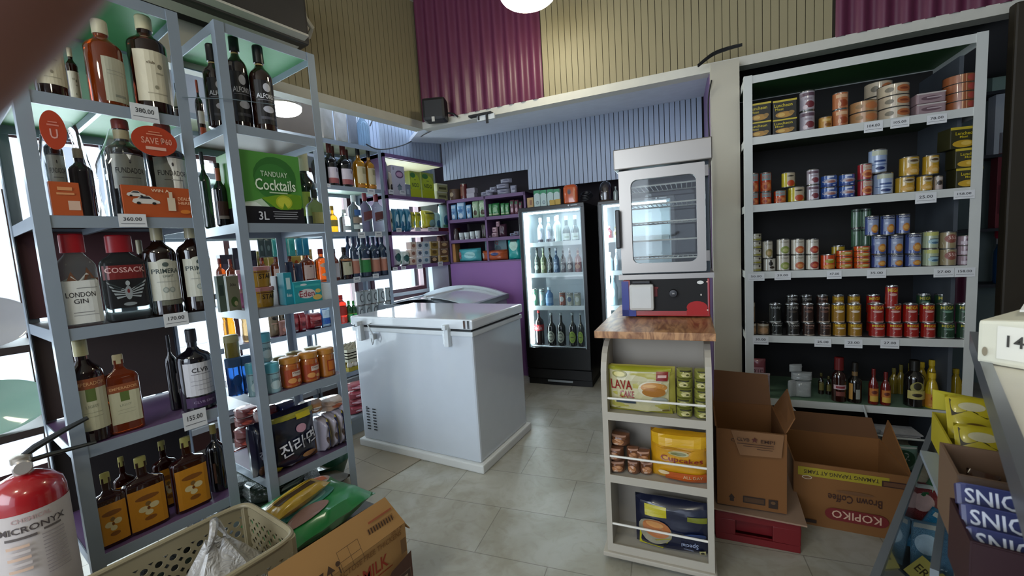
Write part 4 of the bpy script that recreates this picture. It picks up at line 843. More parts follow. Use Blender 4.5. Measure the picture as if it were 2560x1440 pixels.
prim = P_bottle('brandy_bottle', DK, .66, .79, .17, cap='#a39c7e', capz=.82, el=[('r', 0, .38, .88, .42, '#bdbcae'), ('e', 0, .58, .5, .07, '#bdbcae'), ('t', 'PRIMERA', 0, .485, .80, .05, '#2f3a38'), ('t', 'LIGHT', .05, .43, .34, .025, '#6f7a74'), ('e', 0, .555, .2, .05, '#4a5450'), ('e', -.08, .28, .18, .06, '#8a928a'), ('e', .12, .28, .18, .06, '#8a928a'), ('e', -.08, .28, .12, .04, '#a9ada4'), ('e', .12, .28, .12, .04, '#a9ada4'), ('r', 0, .37, .6, .006, '#9a9c92'), ('r', .1, .14, .7, .05, '#5f5f52')], n=36)
row(prim, L1[2], [(378, 458), (462, 538)], [560, 556], 'dark brandy bottle with grey-white label', 'of the pair above the 170.00 tag', 'bottle', 'pair of dark brandy bottles on the third shelf')
put(prim, L1[2], 352, 392, 600, 'dark bottle standing behind the vodka on the third shelf', 'bottle', ins=.16)
# ---- fourth shelf
emp = dict(el=[('r', 0, .58, .9, .10, '#8a4a2a'), ('t', 'EMPERADOR', 0, .58, .8, .035, '#c9986a'), ('r', .0, .33, .88, .40, '#bcb89a'), ('r', .0, .47, .26, .12, '#5a6a34'), ('t', 'LIGHT', 0, .36, .34, .028, '#8a8a74'), ('r', 0, .30, .5, .005, '#9a987f'), ('r', 0, .26, .5, .005, '#9a987f')])
put(P_bottle('brandy_bottle', DKR, .64, .78, .17, cap='#c9c294', capz=.84, n=36, **emp), L1[1], 188, 284, 848, 'large brandy bottle with cream cap and label at the left of the fourth shelf', 'bottle')
put(P_bottle('brandy_flask', AMB, .68, .82, .14, cap='#b3a683', capz=.88, sq=4, n=36, **emp), L1[1], 277, 363, 886, 'flat brandy flask with white label, smaller than its neighbour', 'bottle', dk=.45, ins=.03)
put(P_bottle('spirit_bottle', M('#0d0a10', .06, 0, 'gloss'), .62, .76, .14, cap='#1c1a20', capz=.84, n=36, el=[('r', 0, .40, .86, .40, '#bfbec2'), ('t', 'CLVB', -.02, .51, .46, .055, '#1d1b20'), ('r', 0, .46, .56, .006, '#6a6870'), ('r', 0, .38, .6, .005, '#8a8890'), ('r', 0, .33, .6, .005, '#8a8890'), ('r', .1, .27, .5, .005, '#8a8890'), ('r', 0, .12, .9, .12, '#3c2448'), ('t', 'CLVB EMPI', 0, .12, .6, .03, '#8a7a94')]), L1[1], 458, 542, 822, 'black spirit bottle with white label above the 155.00 tag', 'bottle')
put(P_bottle('spirit_bottle', M('#0d0a10', .06, 0, 'gloss'), .62, .76, .14, cap='#1c1a20', capz=.84, el=[('r', .3, .36, .3, .26, '#9a949c')]), L1[1], 428, 458, 838, 'black spirit bottle turned sideways at the back of the fourth shelf', 'bottle', ins=.12)
# ---- fifth shelf: flasks with yellow labels
flk = P_bottle('rum_flask', M('#3a120a', .05, 0, 'amber'), .64, .74, .13, cap='#a8a05a', capz=.86, sq=4, n=36, el=[('r', 0, .32, .88, .54, '#b87a1c'), ('e', 0, .46, .58, .07, '#7c4a1a'), ('e', .0, .37, .14, .06, '#7a5a30'), ('e', -.12, .31, .24, .08, '#c9b88a'), ('e', .14, .33, .24, .08, '#c9b88a'), ('e', 0, .25, .2, .07, '#c9b88a'), ('e', .02, .17, .3, .06, '#7c4a1a'), ('e', 0, .31, .08, .04, '#6a3a14')])
row(flk, L1[0], [(245, 330), (322, 424), (440, 528)], [1182, 1142, 1092], 'flat rum flask with square orange label', 'on the lowest shelf', 'bottle', 'rum flasks with orange labels', dk=.42, ins=.03)
row(flk, L1[0], [(300, 352), (395, 455)], [1142, 1102], 'rum flask behind, only its gold cap catching light', 'on the lowest shelf', 'bottle', 'rum flasks in the second row', dk=.5, ins=.13)
put(P_bottle('spirit_bottle', BLK, .6, .75, .15, cap='#8a7a3a', capz=.86, el=[('r', -.3, .3, .1, .3, '#6a4a3a')]), L1[0], 528, 574, 1060, 'black bottle by the right post of the lowest shelf', 'bottle', ins=.07)
# dark stock in the second row behind the middle shelves
dkb = P_box('dark_carton', '#2a2430', [('r', 0, .6, .7, .3, '#4a4454')])
for k, (xa, xb) in enumerate(((556, 586), (588, 618), (620, 646))): put(dkb, L3[2], xa, xb, 0, f'dark plum carton between the front racks, behind the orange bottles, {ORD[k]} from left', 'box', 'dark plum cartons', dk=.8, ins=.13, h=(.23, .27, .25)[k])
# ---- price tags
def ptag(x0, y0, x1, y1, txt, ax, val, where, kind='tag'):
    c = at((x0+x1)/2, (y0+y1)/2, ax, val); d = np.array([0, 1., 0]) if ax == 'x' else EX
    l, r_ = at(x0, (y0+y1)/2, ax, val), at(x1, (y0+y1)/2, ax, val); t, b = at((x0+x1)/2, y0, ax, val), at((x0+x1)/2, y1, ax, val)
    w = float(abs((r_-l)@d)); h = float(abs(t[2]-b[2]))
    mb = MB(); mb.box(-w/2, -.0006, -h/2, w/2, .0006, h/2); o = mb.obj('price_tag', M('#cfd0d2', .6, amt=.02)); o.location = tuple(c); o.rotation_euler = (0, 0, PI/2 if ax == 'x' else A)
    els = ([('t', txt, 0, h*.12, w*.66, h*.28, '#3a3a3e')] if txt else [('r', 0, h*.12, w*.6, h*.24, '#8a8d94')])+[('r', 0, -h*.24, w*.86, h*.03, '#55555a')]
    decor(els, lambda x, z, off: (x, -.0006-off, z), 'printing', o, off0=.0006, doff=.0002)
    tag(o, (f'white price tag reading {txt} {where}' if txt else f'small white price tag {where}'), 'price tag', 'price tags on the shelf edges')
XF = -1.826
for a in ((328, 262, 397, 304, '380.00', 'under the top shelf bottles'), (297, 535, 367, 568, '360.00', 'on the shelf edge of the film packs'), (410, 782, 472, 815, '170.00', 'below the two dark brandy bottles'), (458, 1025, 518, 1070, '155.00', 'below the black spirit bottle')):
    ptag(*a[:5], 'x', XF, a[5])
VR = RV-.004
for a in ((2160, 304, 2207, 330, '104.00', 'under the meat loaf tins'), (2226, 296, 2273, 319, '105.00', 'under the stacked wide tins'), (2317, 286, 2367, 309, '78.00', 'at the right of the top tin shelf'), (2288, 482, 2341, 508, '25.00', 'below the yellow tuna tins'), (2384, 476, 2437, 497, '158.00', 'on the edge of the second tin shelf'),
          (1870, 684, 1911, 702, '50.00', 'at the left end of the third tin shelf'), (1936, 681, 1977, 700, '39.00', 'below the white cream tins'), (2067, 677, 2104, 697, '47.00', 'below the orange cheese tins'), (2167, 674, 2215, 695, '35.00', 'below the blue corned beef tins'), (2334, 671, 2385, 693, '27.00', 'below the pale blue sardine tins'), (2386, 669, 2438, 692, '158.00', 'at the right end of the third tin shelf'),
          (1882, 841, 1921, 861, '30.00', 'at the left of the fourth tin shelf'), (2036, 847, 2078, 867, '25.00', 'below the black sardine tins'), (2111, 848, 2156, 870, '23.00', 'below the gold tins'), (2201, 849, 2248, 871, '27.00', 'below the red sardine tins')):
    ptag(*a[:5], 'v', VR, a[5])
wh = ['under the amber bottles', 'under the red label vodka', 'further left under the clear bottles', 'below the pink bottles', 'below the green bottle', 'under the first milk carton', 'under the lime cartons', 'below the blue wafer packs', 'below the maroon tray', 'below the yellow packs', 'near the corner of the middle shelf', 'under the coffee sachets', 'under the green sachets', 'beside the white post on the lowest purple shelf', 'near the corner of the lowest purple shelf', 'beside the steel post above the milk cartons']
for k, a in enumerate(((919, 472, 937, 486), (938, 579, 955, 593), (895, 580, 913, 595), (932, 684, 947, 695), (884, 692, 901, 706), (1000, 476, 1014, 486), (972, 474, 984, 485), (991, 570, 1004, 580), (1038, 569, 1052, 578), (1070, 568, 1083, 578), (1083, 568, 1096, 578), (1042, 660, 1056, 672), (1003, 666, 1015, 674), (982, 668, 994, 677), (1095, 654, 1107, 665), (814, 459, 826, 468))):
    ptag(*a, '', 'x', -2.834 if k not in (0, 1, 2, 3, 4) else -2.845, wh[k])
# ---- second rack
alf = P_bottle('brandy_bottle', M('#241009', .05, 0, 'gloss', .1), .62, .76, .17, cap='#10100f', capz=.80, capr=1.4, n=36, neck=(.755, .79, '#a8945a'), el=[('r', 0, .33, .9, .50, '#14141c'), ('e', 0, .5, .34, .10, '#c4c4cc'), ('t', 'ALFONSO', 0, .40, .86, .055, '#e4e4ea'), ('r', 0, .355, .8, .008, '#7a7a84'), ('e', 0, .25, .5, .08, '#bcbcc6'), ('r', 0, .15, .7, .03, '#4a4a54')])
G = 'black labelled brandy bottles on the second rack'
put(alf, L2[4], 524, 577, 112, 'black labelled brandy bottle, left one, partly behind the front post', 'bottle', G, ins=.08)
put(alf, L2[4], 584, 634, 80, 'black labelled brandy bottle in the middle, just right of the post', 'bottle', G, ins=.05)
put(alf, L2[4], 640, 692, 116, 'black labelled brandy bottle, rightmost on the top of the second rack', 'bottle', G, ins=.012)
put(P_bottle('wine_bottle', DK, .6, .75, .14, cap='#8a3a24', capz=.8, el=[('r', 0, .4, .8, .2, '#b9b4ac'), ('r', 0, .18, .8, .12, '#a8421c')]), L2[4], 500, 520, 200, 'bottle with a bright orange base glimpsed between two posts', 'bottle', ins=.36)
orn = P_bottle('wine_bottle', BLK, .55, .70, .17, cap='#141414', capz=.93, neck=(.72, .92, '#a8502a'), el=[('r', 0, .28, .8, .22, '#4a2a24'), ('r', 0, .14, .8, .05, '#a89a94')])
row(orn, L2[3], [(543, 578), (572, 604)], [408, 400], 'black bottle with orange neck foil', 'left of the green carton', 'bottle', 'black bottles with orange necks', ins=.15)
put(P_bottle('wine_bottle', DGRN, .6, .75, .16, cap='#20252a', capz=.84), L2[3], 512, 540, 380, 'tall dark green bottle behind the post at the left of the green carton', 'bottle', ins=.28)
# green cocktail carton
CG = '#4c8a3a'
a = L2[3].p(612, .02, L2[3].z); b = L2[3].p(762, .02, L2[3].z); w = float((b-a)[1]); h = hz((a+b)/2, 383)
R = empty('cocktail_carton', (a[0], a[1], L2[3].z+.0005), PI/2-.02, 'green three litre cocktail drink carton with limes, on the second rack', 'box')
mb = MB(); mb.box(0, 0, 0, w, .20, h*.24); mb.obj('base_band', M('#15151c', .4), R, bevel=.002)
mb = MB(); mb.box(0, 0, h*.24, w, .20, h); mb.obj('carton_body', M(CG, .4, amt=.08), R, bevel=.002)
S = lambda x, z, off: (x*w, -off, z*h)
decor([('e', .56, .66, .70, .58, '#2c6428'), ('e', .52, .60, .60, .50, '#357230'), ('p', [(0, .24), (.42, .24), (.30, .35), (.16, .31), (0, .29)], '#b9cdb4'), ('p', [(0, .24), (.30, .24), (.2, .30), (0, .27)], '#d9e2d8'), ('p', [(.30, .36), (.52, .22), (.60, .2), (.95, .22), (.97, .42), (.7, .44)], '#6d9620'),
       ('e', .86, .32, .24, .22, '#5d8a1c'), ('e', .66, .31, .28, .20, '#a9b02c'), ('e', .66, .31, .23, .15, '#bcc23c'), ('p', [(.66, .30), (.72, .2), (.62, .2)], '#5d8a1c'), ('t', 'TANDUAY', .54, .70, .44, .075, '#b9cbb0'), ('t', 'Cocktails', .55, .55, .66, .16, '#d8e2cc'), ('r', .58, .44, .3, .02, '#a9c09a'),
       ('t', '3L', .30, .11, .16, .12, '#c9c9d0')]+[('r', .66, .17-i*.032, .42-.04*(i % 2), .012, '#8a8a90') for i in range(4)], S, 'printing', R, off0=.0008, doff=.0004)
put(P_bottle('champagne_bottle', DGRN, .5, .68, .17, cap='#c9c9a8', capz=.72, capr=1.6, el=[('r', 0, .3, .84, .3, '#9ab04a'), ('r', 0, .34, .3, .1, '#4a5a2c')]), L2[3], 748, 796, 372, 'green sparkling bottle with pale foil, right behind the green carton', 'bottle', ins=.24)
put(P_bottle('clear_bottle', CLR, .5, .7, .16, cap='#2a3030', capz=.78, el=[('r', 0, .22, .8, .3, '#b0ab6a')]), L2[3], 772, 812, 474, 'small clear bottle with yellow liquid by the right post of the second rack', 'bottle', ins=.10)
# third shelf of the second rack
tub = P_lathe('margarine_tub', M('#b88a1c', .35, 0, 'gloss'), [(.40, 0), (.42, .02), (.5, .84)], '#c98a8c', [(.54, .80), (.54, .96), (.5, 1.)], el=[('t', 'STAR', .08, .52, .7, .24, '#2a1a10'), ('r', 0, .72, .9, .04, '#6a3018')])
z = put(tub, L2[2], 640, 686, 705+12, 'yellow margarine tub with pink lid, lower one of a stack behind the post', 'tub', 'stacked yellow margarine tubs', ins=.06)
put(tub, L2[2], 632, 676, 666, 'yellow margarine tub with pink lid, upper one of the stack', 'tub', 'stacked yellow margarine tubs', ins=.06, zb=z+.001)
ptub = P_lathe('margarine_tub', M('#a84a7a', .35, 0, 'gloss'), [(.40, 0), (.42, .02), (.5, .84)], '#c98a8c', [(.54, .80), (.54, .96), (.5, 1.)])
z = put(ptub, L2[2], 600, 640, 722, 'magenta tub with pink lid, lower one left of the post', 'tub', ins=.15)
put(ptub, L2[2], 596, 634, 674, 'magenta tub with pink lid, upper one left of the post', 'tub', ins=.15, zb=z+.001)
put(P_box('milk_tea_box', '#8f8f7a', [('t', 'Alto', .0, .75, .5, .1, '#3a3028'), ('e', 0, .25, .6, .3, '#4a6a34'), ('e', .1, .2, .3, .14, '#c9c09a')]), L2[2], 570, 600, 690, 'beige carton with green leaf print standing left of the magenta tubs', 'box', dk=.8, ins=.12)
put(P_box('milk_tea_box', '#5f7264', [('r', 0, .6, .6, .3, '#3c5048')]), L2[2], 549, 566, 690, 'dark green carton at the far left behind the post', 'box', dk=1, ins=.12)
put(P_box('foil_pack', '#6a6670', [('r', 0, .5, .9, .03, '#3a3840')]), L2[2], 690, 708, 690, 'grey foil pack behind the teal cheese box', 'box', dk=1.5, ins=.08)
put(P_box('cheese_box', '#1c7f90', [('r', 0, .66, .5, .36, '#a9c4c8'), ('t', 'Eden', 0, .3, .6, .1, '#c9d4d8')], side=1), L2[2], 708, 728, 682, 'narrow teal cheese box standing on end', 'box', 'teal cheese boxes', dk=1.6, ins=.02)
put(P_box('cheese_box', '#1f8a92', [('r', 0, .80, .9, .1, '#3aa0a0'), ('e', -.05, .42, .62, .44, '#c9c2c4'), ('t', 'Eden', -.05, .42, .54, .30, '#7c1c30'), ('e', .32, .2, .34, .26, '#c9ac5c'), ('e', .36, .5, .2, .2, '#c9ac5c'), ('e', -.15, .85, .24, .1, '#c0ccd0')]), L2[2], 729, 797, 703, 'teal cheese box lying on its long side with red lettering', 'box', 'teal cheese boxes', dk=.5, ins=.012)
put(P_box('white_card', '#d8dee0', []), L2[2], 800, 830, 708, 'small blank white card beside the teal cheese box', 'card', dk=.08, ins=.02)
for k, (xa, xb, yt, col) in enumerate(((722, 742, 655, '#1b2340'), (745, 764, 658, '#232a48'))):
    put(P_pouch('foil_pouch', col, [('r', 0, .35, .5, .2, '#8a94b4')], ph=k), L2[2], xa, xb, yt, ('left', 'right')[k]+' of two navy foil pouches behind the teal cheese box', 'pouch', 'navy foil pouches', dk=.5, ins=.16)
# fourth shelf of the second rack: jars
jp = [(.44, 0), (.48, .03), (.5, .10), (.5, .64), (.44, .70), (.44, .74), (.5, .80)]
oj = P_lathe('peanut_jar', M('#a8581c', .2, 0, 'gloss', .1), [(.46, 0), (.5, .04), (.5, .74), (.45, .80), (.45, .84)], '#b0762c', [(.5, .82), (.5, .98), (.47, 1.)], el=[('r', 0, .36, .9, .52, '#9c3c14'), ('r', .1, .46, .5, .16, '#c9b8ac'), ('t', 'Cheezy', .1, .48, .42, .07, '#6a2a30'), ('e', -.15, .24, .4, .18, '#c98a4c'), ('e', .2, .2, .24, .12, '#c99a5c')])
G = 'orange snack jars on the second rack'
row(oj, L2[1], [(706, 752), (754, 797)], [893, 880], 'orange snack jar with white lettered patch', 'at the front of the jar shelf', 'jar', G)
put(P_lathe('peanut_jar', M('#a8641c', .2, 0, 'gloss', .1), [(.46, 0), (.5, .04), (.5, .74), (.45, .80), (.45, .84)], '#b0762c', [(.5, .82), (.5, .98), (.47, 1.)], el=[('r', .05, .4, .5, .4, '#8a2c14'), ('r', .05, .4, .4, .32, '#b8661c')]), L2[1], 799, 837, 870, 'orange snack jar turned to its plain side, nearest the right post', 'jar', G)
row(P_lathe('peanut_jar', M('#7a4a1c', .2, 0, 'gloss', .1), jp, '#8a7a4a', [(.5, .82), (.5, .98), (.47, 1.)]), L2[1], [(688, 720), (722, 760), (768, 806)], [892, 880, 868], 'jar with dull gold lid in the second row', 'behind the orange jars', 'jar', 'gold lidded jars in the second row', ins=.14)
lb_ = P_lathe('wafer_jar', M('#8fb4bf', .25, 0, 'gloss'), [(.46, 0), (.5, .04), (.5, .72)], '#58a9bd', [(.51, .70), (.51, .97), (.47, 1.)], el=[('e', 0, .28, .7, .3, '#b9cfd4'), ('t', 'STICKS', .05, .46, .6, .08, '#3a5a66'), ('r', 0, .66, .9, .02, '#3c4a50')])
G = 'light blue lidded jars on the second rack'
put(lb_, L2[1], 668, 702, 907, 'light blue lidded jar, lower one, right of the front post', 'jar', G)
put(lb_, L2[1], 622, 650, 908, 'light blue lidded jar just left of the front post', 'jar', G, ins=.05)
za = L2[1].z
z = put(lb_, L2[1], 650, 682, 905, 'light blue lidded jar in the second row, under another', 'jar', G, ins=.12)
put(lb_, L2[1], 646, 680, 832, 'light blue lidded jar, upper one of the stack by the post', 'jar', G, ins=.12, zb=z+.001)
db = P_lathe('biscuit_jar', M('#1f4a8a', .15, 0, 'amber', .1), [(.46, 0), (.5, .04), (.5, .78)], '#4a6a94', [(.51, .76), (.51, .97), (.47, 1.)], el=[('e', 0, .4, .6, .3, '#2c5ca0')])
row(db, L2[1], [(572, 612), (606, 640)], [893, 890], 'dark blue biscuit jar', 'at the left of the jar shelf', 'jar', 'dark blue biscuit jars', ins=.14)
gj = P_lathe('biscuit_jar', M('#8a7a2a', .25, 0, 'gloss', .1), [(.46, 0), (.5, .04), (.5, .78)], '#b0a878', [(.51, .76), (.51, .97), (.47, 1.)])
put(gj, L2[1], 566, 602, 838, 'mustard yellow jar with silver lid on top of a dark blue jar', 'jar', ins=.15, zb=L2[1].z+.135)
# fifth shelf of the second rack: noodle packs
ram = P_pouch('noodle_multipack', '#151830', [('r', 0, .91, .9, .08, '#8f8a2c'), ('r', .2, .87, .3, .09, '#b8a81c'), ('e', .12, .66, .22, .14, '#b98a9a'), ('p', [(-.5, .12), (-.1, .42), (.5, .52), (.5, .1), (-.1, .04)], '#8a8a98'), ('p', [(-.15, .04), (.1, .2), (.5, .36), (.5, .02), (0, .0)], '#7c5636'), ('t', '진라면', .05, .40, .80, .28, .16, '#0e0e18'), ('t', '진라면', .04, .41, .76, .25, .16, '#dcdce6'), ('e', .24, .16, .3, .1, '#a8784c'), ('p', [(-.5, .0), (-.5, .14), (-.3, .1), (-.3, .02)], '#b8a81c')], ph=.4, bulge=.8)
put(ram, L2[0], 668, 792, 1022, 'big navy noodle multipack with white Korean lettering', 'noodle pack', dk=.55, ins=.012)
put(P_pouch('noodle_multipack', '#12142a', [('e', -.1, .15, .6, .2, '#5a3c2c'), ('t', '진', 0, .45, .5, .16, '#7a7a88')], ph=1.4), L2[0], 634, 664, 1060, 'end of another navy noodle multipack, left of the front post', 'noodle pack', dk=2.2, ins=.05)
yp = P_pouch('noodle_pack', '#9a94a0', [('r', .32, .5, .3, .9, '#b8a41c'), ('r', .12, .55, .2, .7, '#1c2450'), ('e', -.1, .4, .3, .2, '#4a3a34')], ph=2.2)
row(yp, L2[0], [(793, 814), (813, 834), (834, 852), (852, 868)], [1042, 1030, 1020, 1005], 'white, navy and yellow noodle pack on edge', 'beside the big multipack', 'noodle pack', 'noodle packs standing on edge', dk=3.4, ins=.012)
for k, (xa, xb, yt, zz, col, col2, lb) in enumerate(((752, 800, 985, .19, '#c98a4c', '#d8cfc4', 'orange and white sachet bag lying on top of the noodle packs'), (800, 850, 1000, .17, '#c9a890', '#a85a3c', 'crumpled pale pink snack bag on the noodle packs'), (690, 735, 1015, .215, '#2a3474', '#8f94b4', 'shiny dark blue pack lying behind the yellow seal'), (640, 690, 1000, .22, '#7c1c1c', '#b8605c', 'dark red snack packs glinting left of the front post'))):
    put(P_pouch('snack_bag', col, [('e', 0, .5, .5, .3, col2)]+([('t', 'Ricoa', .0, .5, .4, .14, '#6a4a6a')] if k == 0 else []), ph=k*1.3, kind='foil'), L2[0], xa, xb, yt, lb, 'snack bag', dk=1.2, ins=.05+.04*(k > 1), zb=L2[0].z+zz, h=.055, tilt=0.)
# ---- back rack by the window
GW = 'dark wine bottles with pale pink labels'
wine = P_bottle('wine_bottle', BLK, .50, .72, .15, cap='#5a1a12', capz=.76, capr=1.25, el=[('r', 0, .27, .86, .30, '#b9b0b8'), ('r', 0, .12, .86, .12, '#8a4a4c'), ('r', .2, .36, .1, .08, '#6a5a64')])
row(wine, L3[4], [(816, 846), (849, 881)], [356, 362], 'black wine bottle with pale pink label', 'on top of the window rack', 'bottle', GW)
row(P_bottle('wine_bottle', DKR, .50, .72, .15, cap='#4a1c12', capz=.78, el=[('r', 0, .3, .8, .3, '#8a6a4a')]), L3[4], [(806, 824), (832, 850), (866, 884)], [362, 366, 374], 'reddish bottle in the second row', 'behind the wine bottles', 'bottle', 'reddish bottles in the second row', ins=.12)
am = P_bottle('whisky_bottle', GOLD, .56, .72, .15, cap='#15120f', capz=.80, el=[('r', 0, .32, .84, .40, '#b3a684'), ('r', .15, .42, .4, .14, '#8f8258'), ('r', 0, .06, .86, .06, '#a8681c')])
row(am, L3[4], [(889, 915), (917, 939)], [368, 374], 'golden whisky bottle with cream label', 'at the right of the wine bottles', 'bottle', 'golden whisky bottles')
put(P_bottle('wine_bottle', BLK, .5, .7, .15, cap='#151515', capz=.8, el=[('r', 0, .22, .8, .24, '#a9b8c0')]), L3[4], 784, 812, 366, 'black bottle with white label left of the steel post', 'bottle', ins=.02)
cb_ = P_bottle('clear_bottle', CLR, .58, .74, .17, cap='#b9c0c0', capz=.84, el=[('r', 0, .18, .8, .2, '#b9bfc2'), ('r', 0, .32, .7, .02, '#8a8f92')])
put(P_bottle('liqueur_bottle', GOLD, .5, .7, .17, cap='#b08a24', capz=.84, el=[('r', 0, .34, .84, .24, '#9c8a4a')]), L3[3], 824, 845, 515, 'gold liqueur bottle beside the steel post', 'bottle')
put(cb_, L3[3], 852, 876, 524, 'squat clear bottle with white label', 'bottle')
put(P_bottle('vodka_bottle', CLR, .62, .76, .17, cap='#c9d0d0', capz=.82, el=[('r', 0, .52, .6, .16, '#3a5f94'), ('r', 0, .32, .8, .16, '#8a7a6a'), ('r', 0, .14, .8, .12, '#b9c4c2')]), L3[3], 877, 904, 488, 'clear spirit bottle with blue and brown label', 'bottle')
vk = P_bottle('vodka_bottle', M('#aab4b8', .04, 0, 'glass'), .58, .76, .17, cap='#7c2430', capz=.80, el=[('p', [(-.42, .28), (-.42, .50), (.42, .56), (.42, .36)], '#9c2420'), ('p', [(-.42, .25), (-.42, .27), (.42, .35), (.42, .33)], '#b9a8a0')])
row(vk, L3[3], [(906, 931), (934, 959)], [483, 485], 'clear vodka bottle with slanted red label', 'on the window rack', 'bottle', 'clear vodka bottles with red labels')
put(P_bottle('liqueur_bottle', M('#b0707c', .05, 0, 'amber'), .58, .76, .16, cap='#a0404c', capz=.8), L3[3], 957, 971, 500, 'pink liqueur bottle squeezed at the right end above the blue topped bottles', 'bottle', ins=.08)
sb = P_bottle('spirit_bottle', DKR, .56, .74, .16, cap='#2a1410', capz=.85, el=[('r', 0, .32, .84, .44, '#b3b0b4')])
put(sb, L3[2], 832, 850, 622, 'small dark bottle with grey label left on the middle window shelf', 'bottle')
put(P_bottle('spirit_bottle', DK, .56, .74, .16, cap='#20140c', capz=.85, el=[('r', 0, .60, .9, .07, '#8a5a34'), ('r', 0, .34, .8, .40, '#b5b094'), ('r', .1, .46, .12, .12, '#4a5a30')]), L3[2], 851, 880, 618, 'dark bottle with square cream label on the middle window shelf', 'bottle')
bp_ = lambda c1: P_bottle('alcopop_bottle', M('#26364a', .05, 0, 'gloss'), .62, .78, .16, cap='#1c2c4c', capz=.84, band=(.12, .46, c1), el=[('e', .1, .60, .5, .14, '#15203c'), ('e', .1, .60, .3, .08, '#b9c0d0'), ('r', 0, .44, .9, .04, '#b8a8a4')])
pk = bp_('#a8705c'); gk = bp_('#2c7a3c')
row(pk, L3[2], [(881, 900), (929, 950), (951, 971)], [592, 592, 590], 'tall bottle with navy top and peach label', 'on the middle window shelf', 'bottle', 'peach labelled bottles')
put(gk, L3[2], 902, 927, 590, 'tall bottle with navy top and green label between the peach ones', 'bottle')
row(P_bottle('alcopop_bottle', M('#16305c', .05, 0, 'gloss'), .62, .78, .16, cap='#14264a', capz=.84), L3[2], [(868, 886), (896, 912), (918, 936), (942, 958)], [588, 588, 588, 588], 'navy bottle in the second row', 'behind the peach labelled bottles', 'bottle', 'navy bottles in the second row', ins=.13)
can_c = P_can('drink_can', '#9aa3a6', [('e', .05, .5, .6, .6, '#4a5054'), ('e', .08, .5, .44, .44, '#aab2b4'), ('r', .35, .5, .2, .18, '#9aa3a6')])
xs = [(892, 909), (910, 926), (927, 943), (944, 961), (962, 981)]
G = 'silver cans stacked on the window rack'
tops = row(can_c, L3[1], xs, 754, 'silver can with a dark ring', 'in the lower row by the freezer', 'can', G, w=.062, h=.112)
row(can_c, L3[1], xs, 712, 'silver can with a dark ring', 'in the upper row by the freezer', 'can', G, zb=[t+.0005 for t in tops], w=.062, h=.112)
put(P_bottle('soda_bottle', M('#c02818', .12, 0, 'amber'), .66, .80, .2, cap='#c02418', capz=.84, band=(.28, .60, '#b02818')), L3[1], 844, 868, 738, 'bright red plastic drink bottle beside the steel post', 'bottle')
row(P_bottle('soda_bottle', GRN, .6, .78, .2, cap='#3a8a3c', capz=.86, band=(.36, .66, '#6f8a34'), el=[('e', 0, .2, .4, .16, '#8fc49a')]), L3[1], [(869, 882), (881, 893)], [752, 752], 'small green drink bottle', 'between the red bottle and silver cans', 'bottle', 'small green bottles')
# behind the second rack, seen through it
ob = P_bottle('brandy_bottle', AMB, .60, .74, .16, cap='#6a1c10', capz=.84, el=[('r', 0, .34, .84, .40, '#b59a90'), ('e', 0, .5, .2, .05, '#5a3a34')])
row(ob, L3[2], [(648, 676), (682, 712), (716, 744), (756, 788)], [640, 634, 634, 624], 'orange brandy bottle with pale label', 'seen through the second rack', 'bottle', 'orange bottles seen through the rack')
put(P_bottle('brandy_bottle', AMB, .6, .74, .16, cap='#8a1c14', capz=.84, el=[('e', 0, .50, .7, .14, '#c9ae9c'), ('e', 0, .22, .6, .10, '#c9ae9c'), ('e', .1, .4, .4, .1, '#c9ae9c')]), L3[2], 792, 824, 622, 'orange bottle with cloud shaped label by the steel post', 'bottle')
row(ob, L3[2], [(545, 570), (572, 596)], [646, 648], 'orange bottle glowing against the window', 'between the two front racks', 'bottle', 'orange bottles between the racks')
tq = P_pouch('sachet_strip', '#2f8a86', [('r', -.44, .5, .06, .9, '#a9d4c4'), ('r', .44, .5, .06, .9, '#a9d4c4'), ('e', 0, .5, .5, .4, '#1f7a74')], ph=.7)
tb = P_pouch('sachet_strip', '#12708c', [('r', -.44, .5, .06, .9, '#a9d0d4'), ('e', 0, .5, .5, .4, '#0f6484')], ph=.9)
zs_ = L3[3].z-.036
for k, (xa, xb) in enumerate(((648, 664), (664, 682), (682, 702), (702, 723), (723, 740), (742, 758), (758, 774))):
    put((tq if k < 5 else tb) if k > 1 else P_pouch('sachet_strip', '#2a3a3a', [('e', 0, .5, .4, .3, '#5a6a68')], ph=k), L3[3], xa, xb, 0, f'{("dark grey","dark grey","teal","teal","teal","blue","blue")[k]} sachet strip hanging under the window shelf, {ORD[k]} from left', 'sachet', 'sachet strips hanging under the shelf', dk=.3, ins=.0, zb=zs_-.125, h=.12)
for k, (xa, xb) in enumerate(((648, 674), (676, 702), (704, 730), (732, 756), (760, 784))):
    put(P_box('sachet_box', '#c9a44c', [('e', 0, .5, .5, .4, '#c9541c'), ('r', 0, .85, .9, .12, '#d8c07c')]), L3[2], xa, xb, 0, f'yellow sachet box behind the orange bottles, {ORD[k]} from left', 'box', 'yellow boxes behind the orange bottles', dk=.5, ins=.17, h=.245)
red = P_pouch('candy_pack', '#8c1420', [('r', 0, .66, .8, .2, '#b85a5c'), ('e', 0, .4, .6, .2, '#5c0c14'), ('r', 0, .12, .4, .08, '#a9a0a4')], ph=.3)
row(red, L3[1], [(727, 748), (746, 766), (766, 803)], [785, 782, 782], 'shiny red sweets pack', 'seen through the second rack', 'sweets pack', 'shiny red packs', dk=1, ins=.02)
row(P_pouch('wafer_pack', '#2f74b8', [('r', 0, .72, .9, .5, '#c0d8e8'), ('e', 0, .3, .7, .3, '#2c5cb0'), ('r', 0, .08, .9, .14, '#b9d4e4')], ph=.5), L3[1], [(805, 828)], [768], 'blue and white pack', 'left of the steel post above the egg shelf', 'wafer pack', dk=.7)
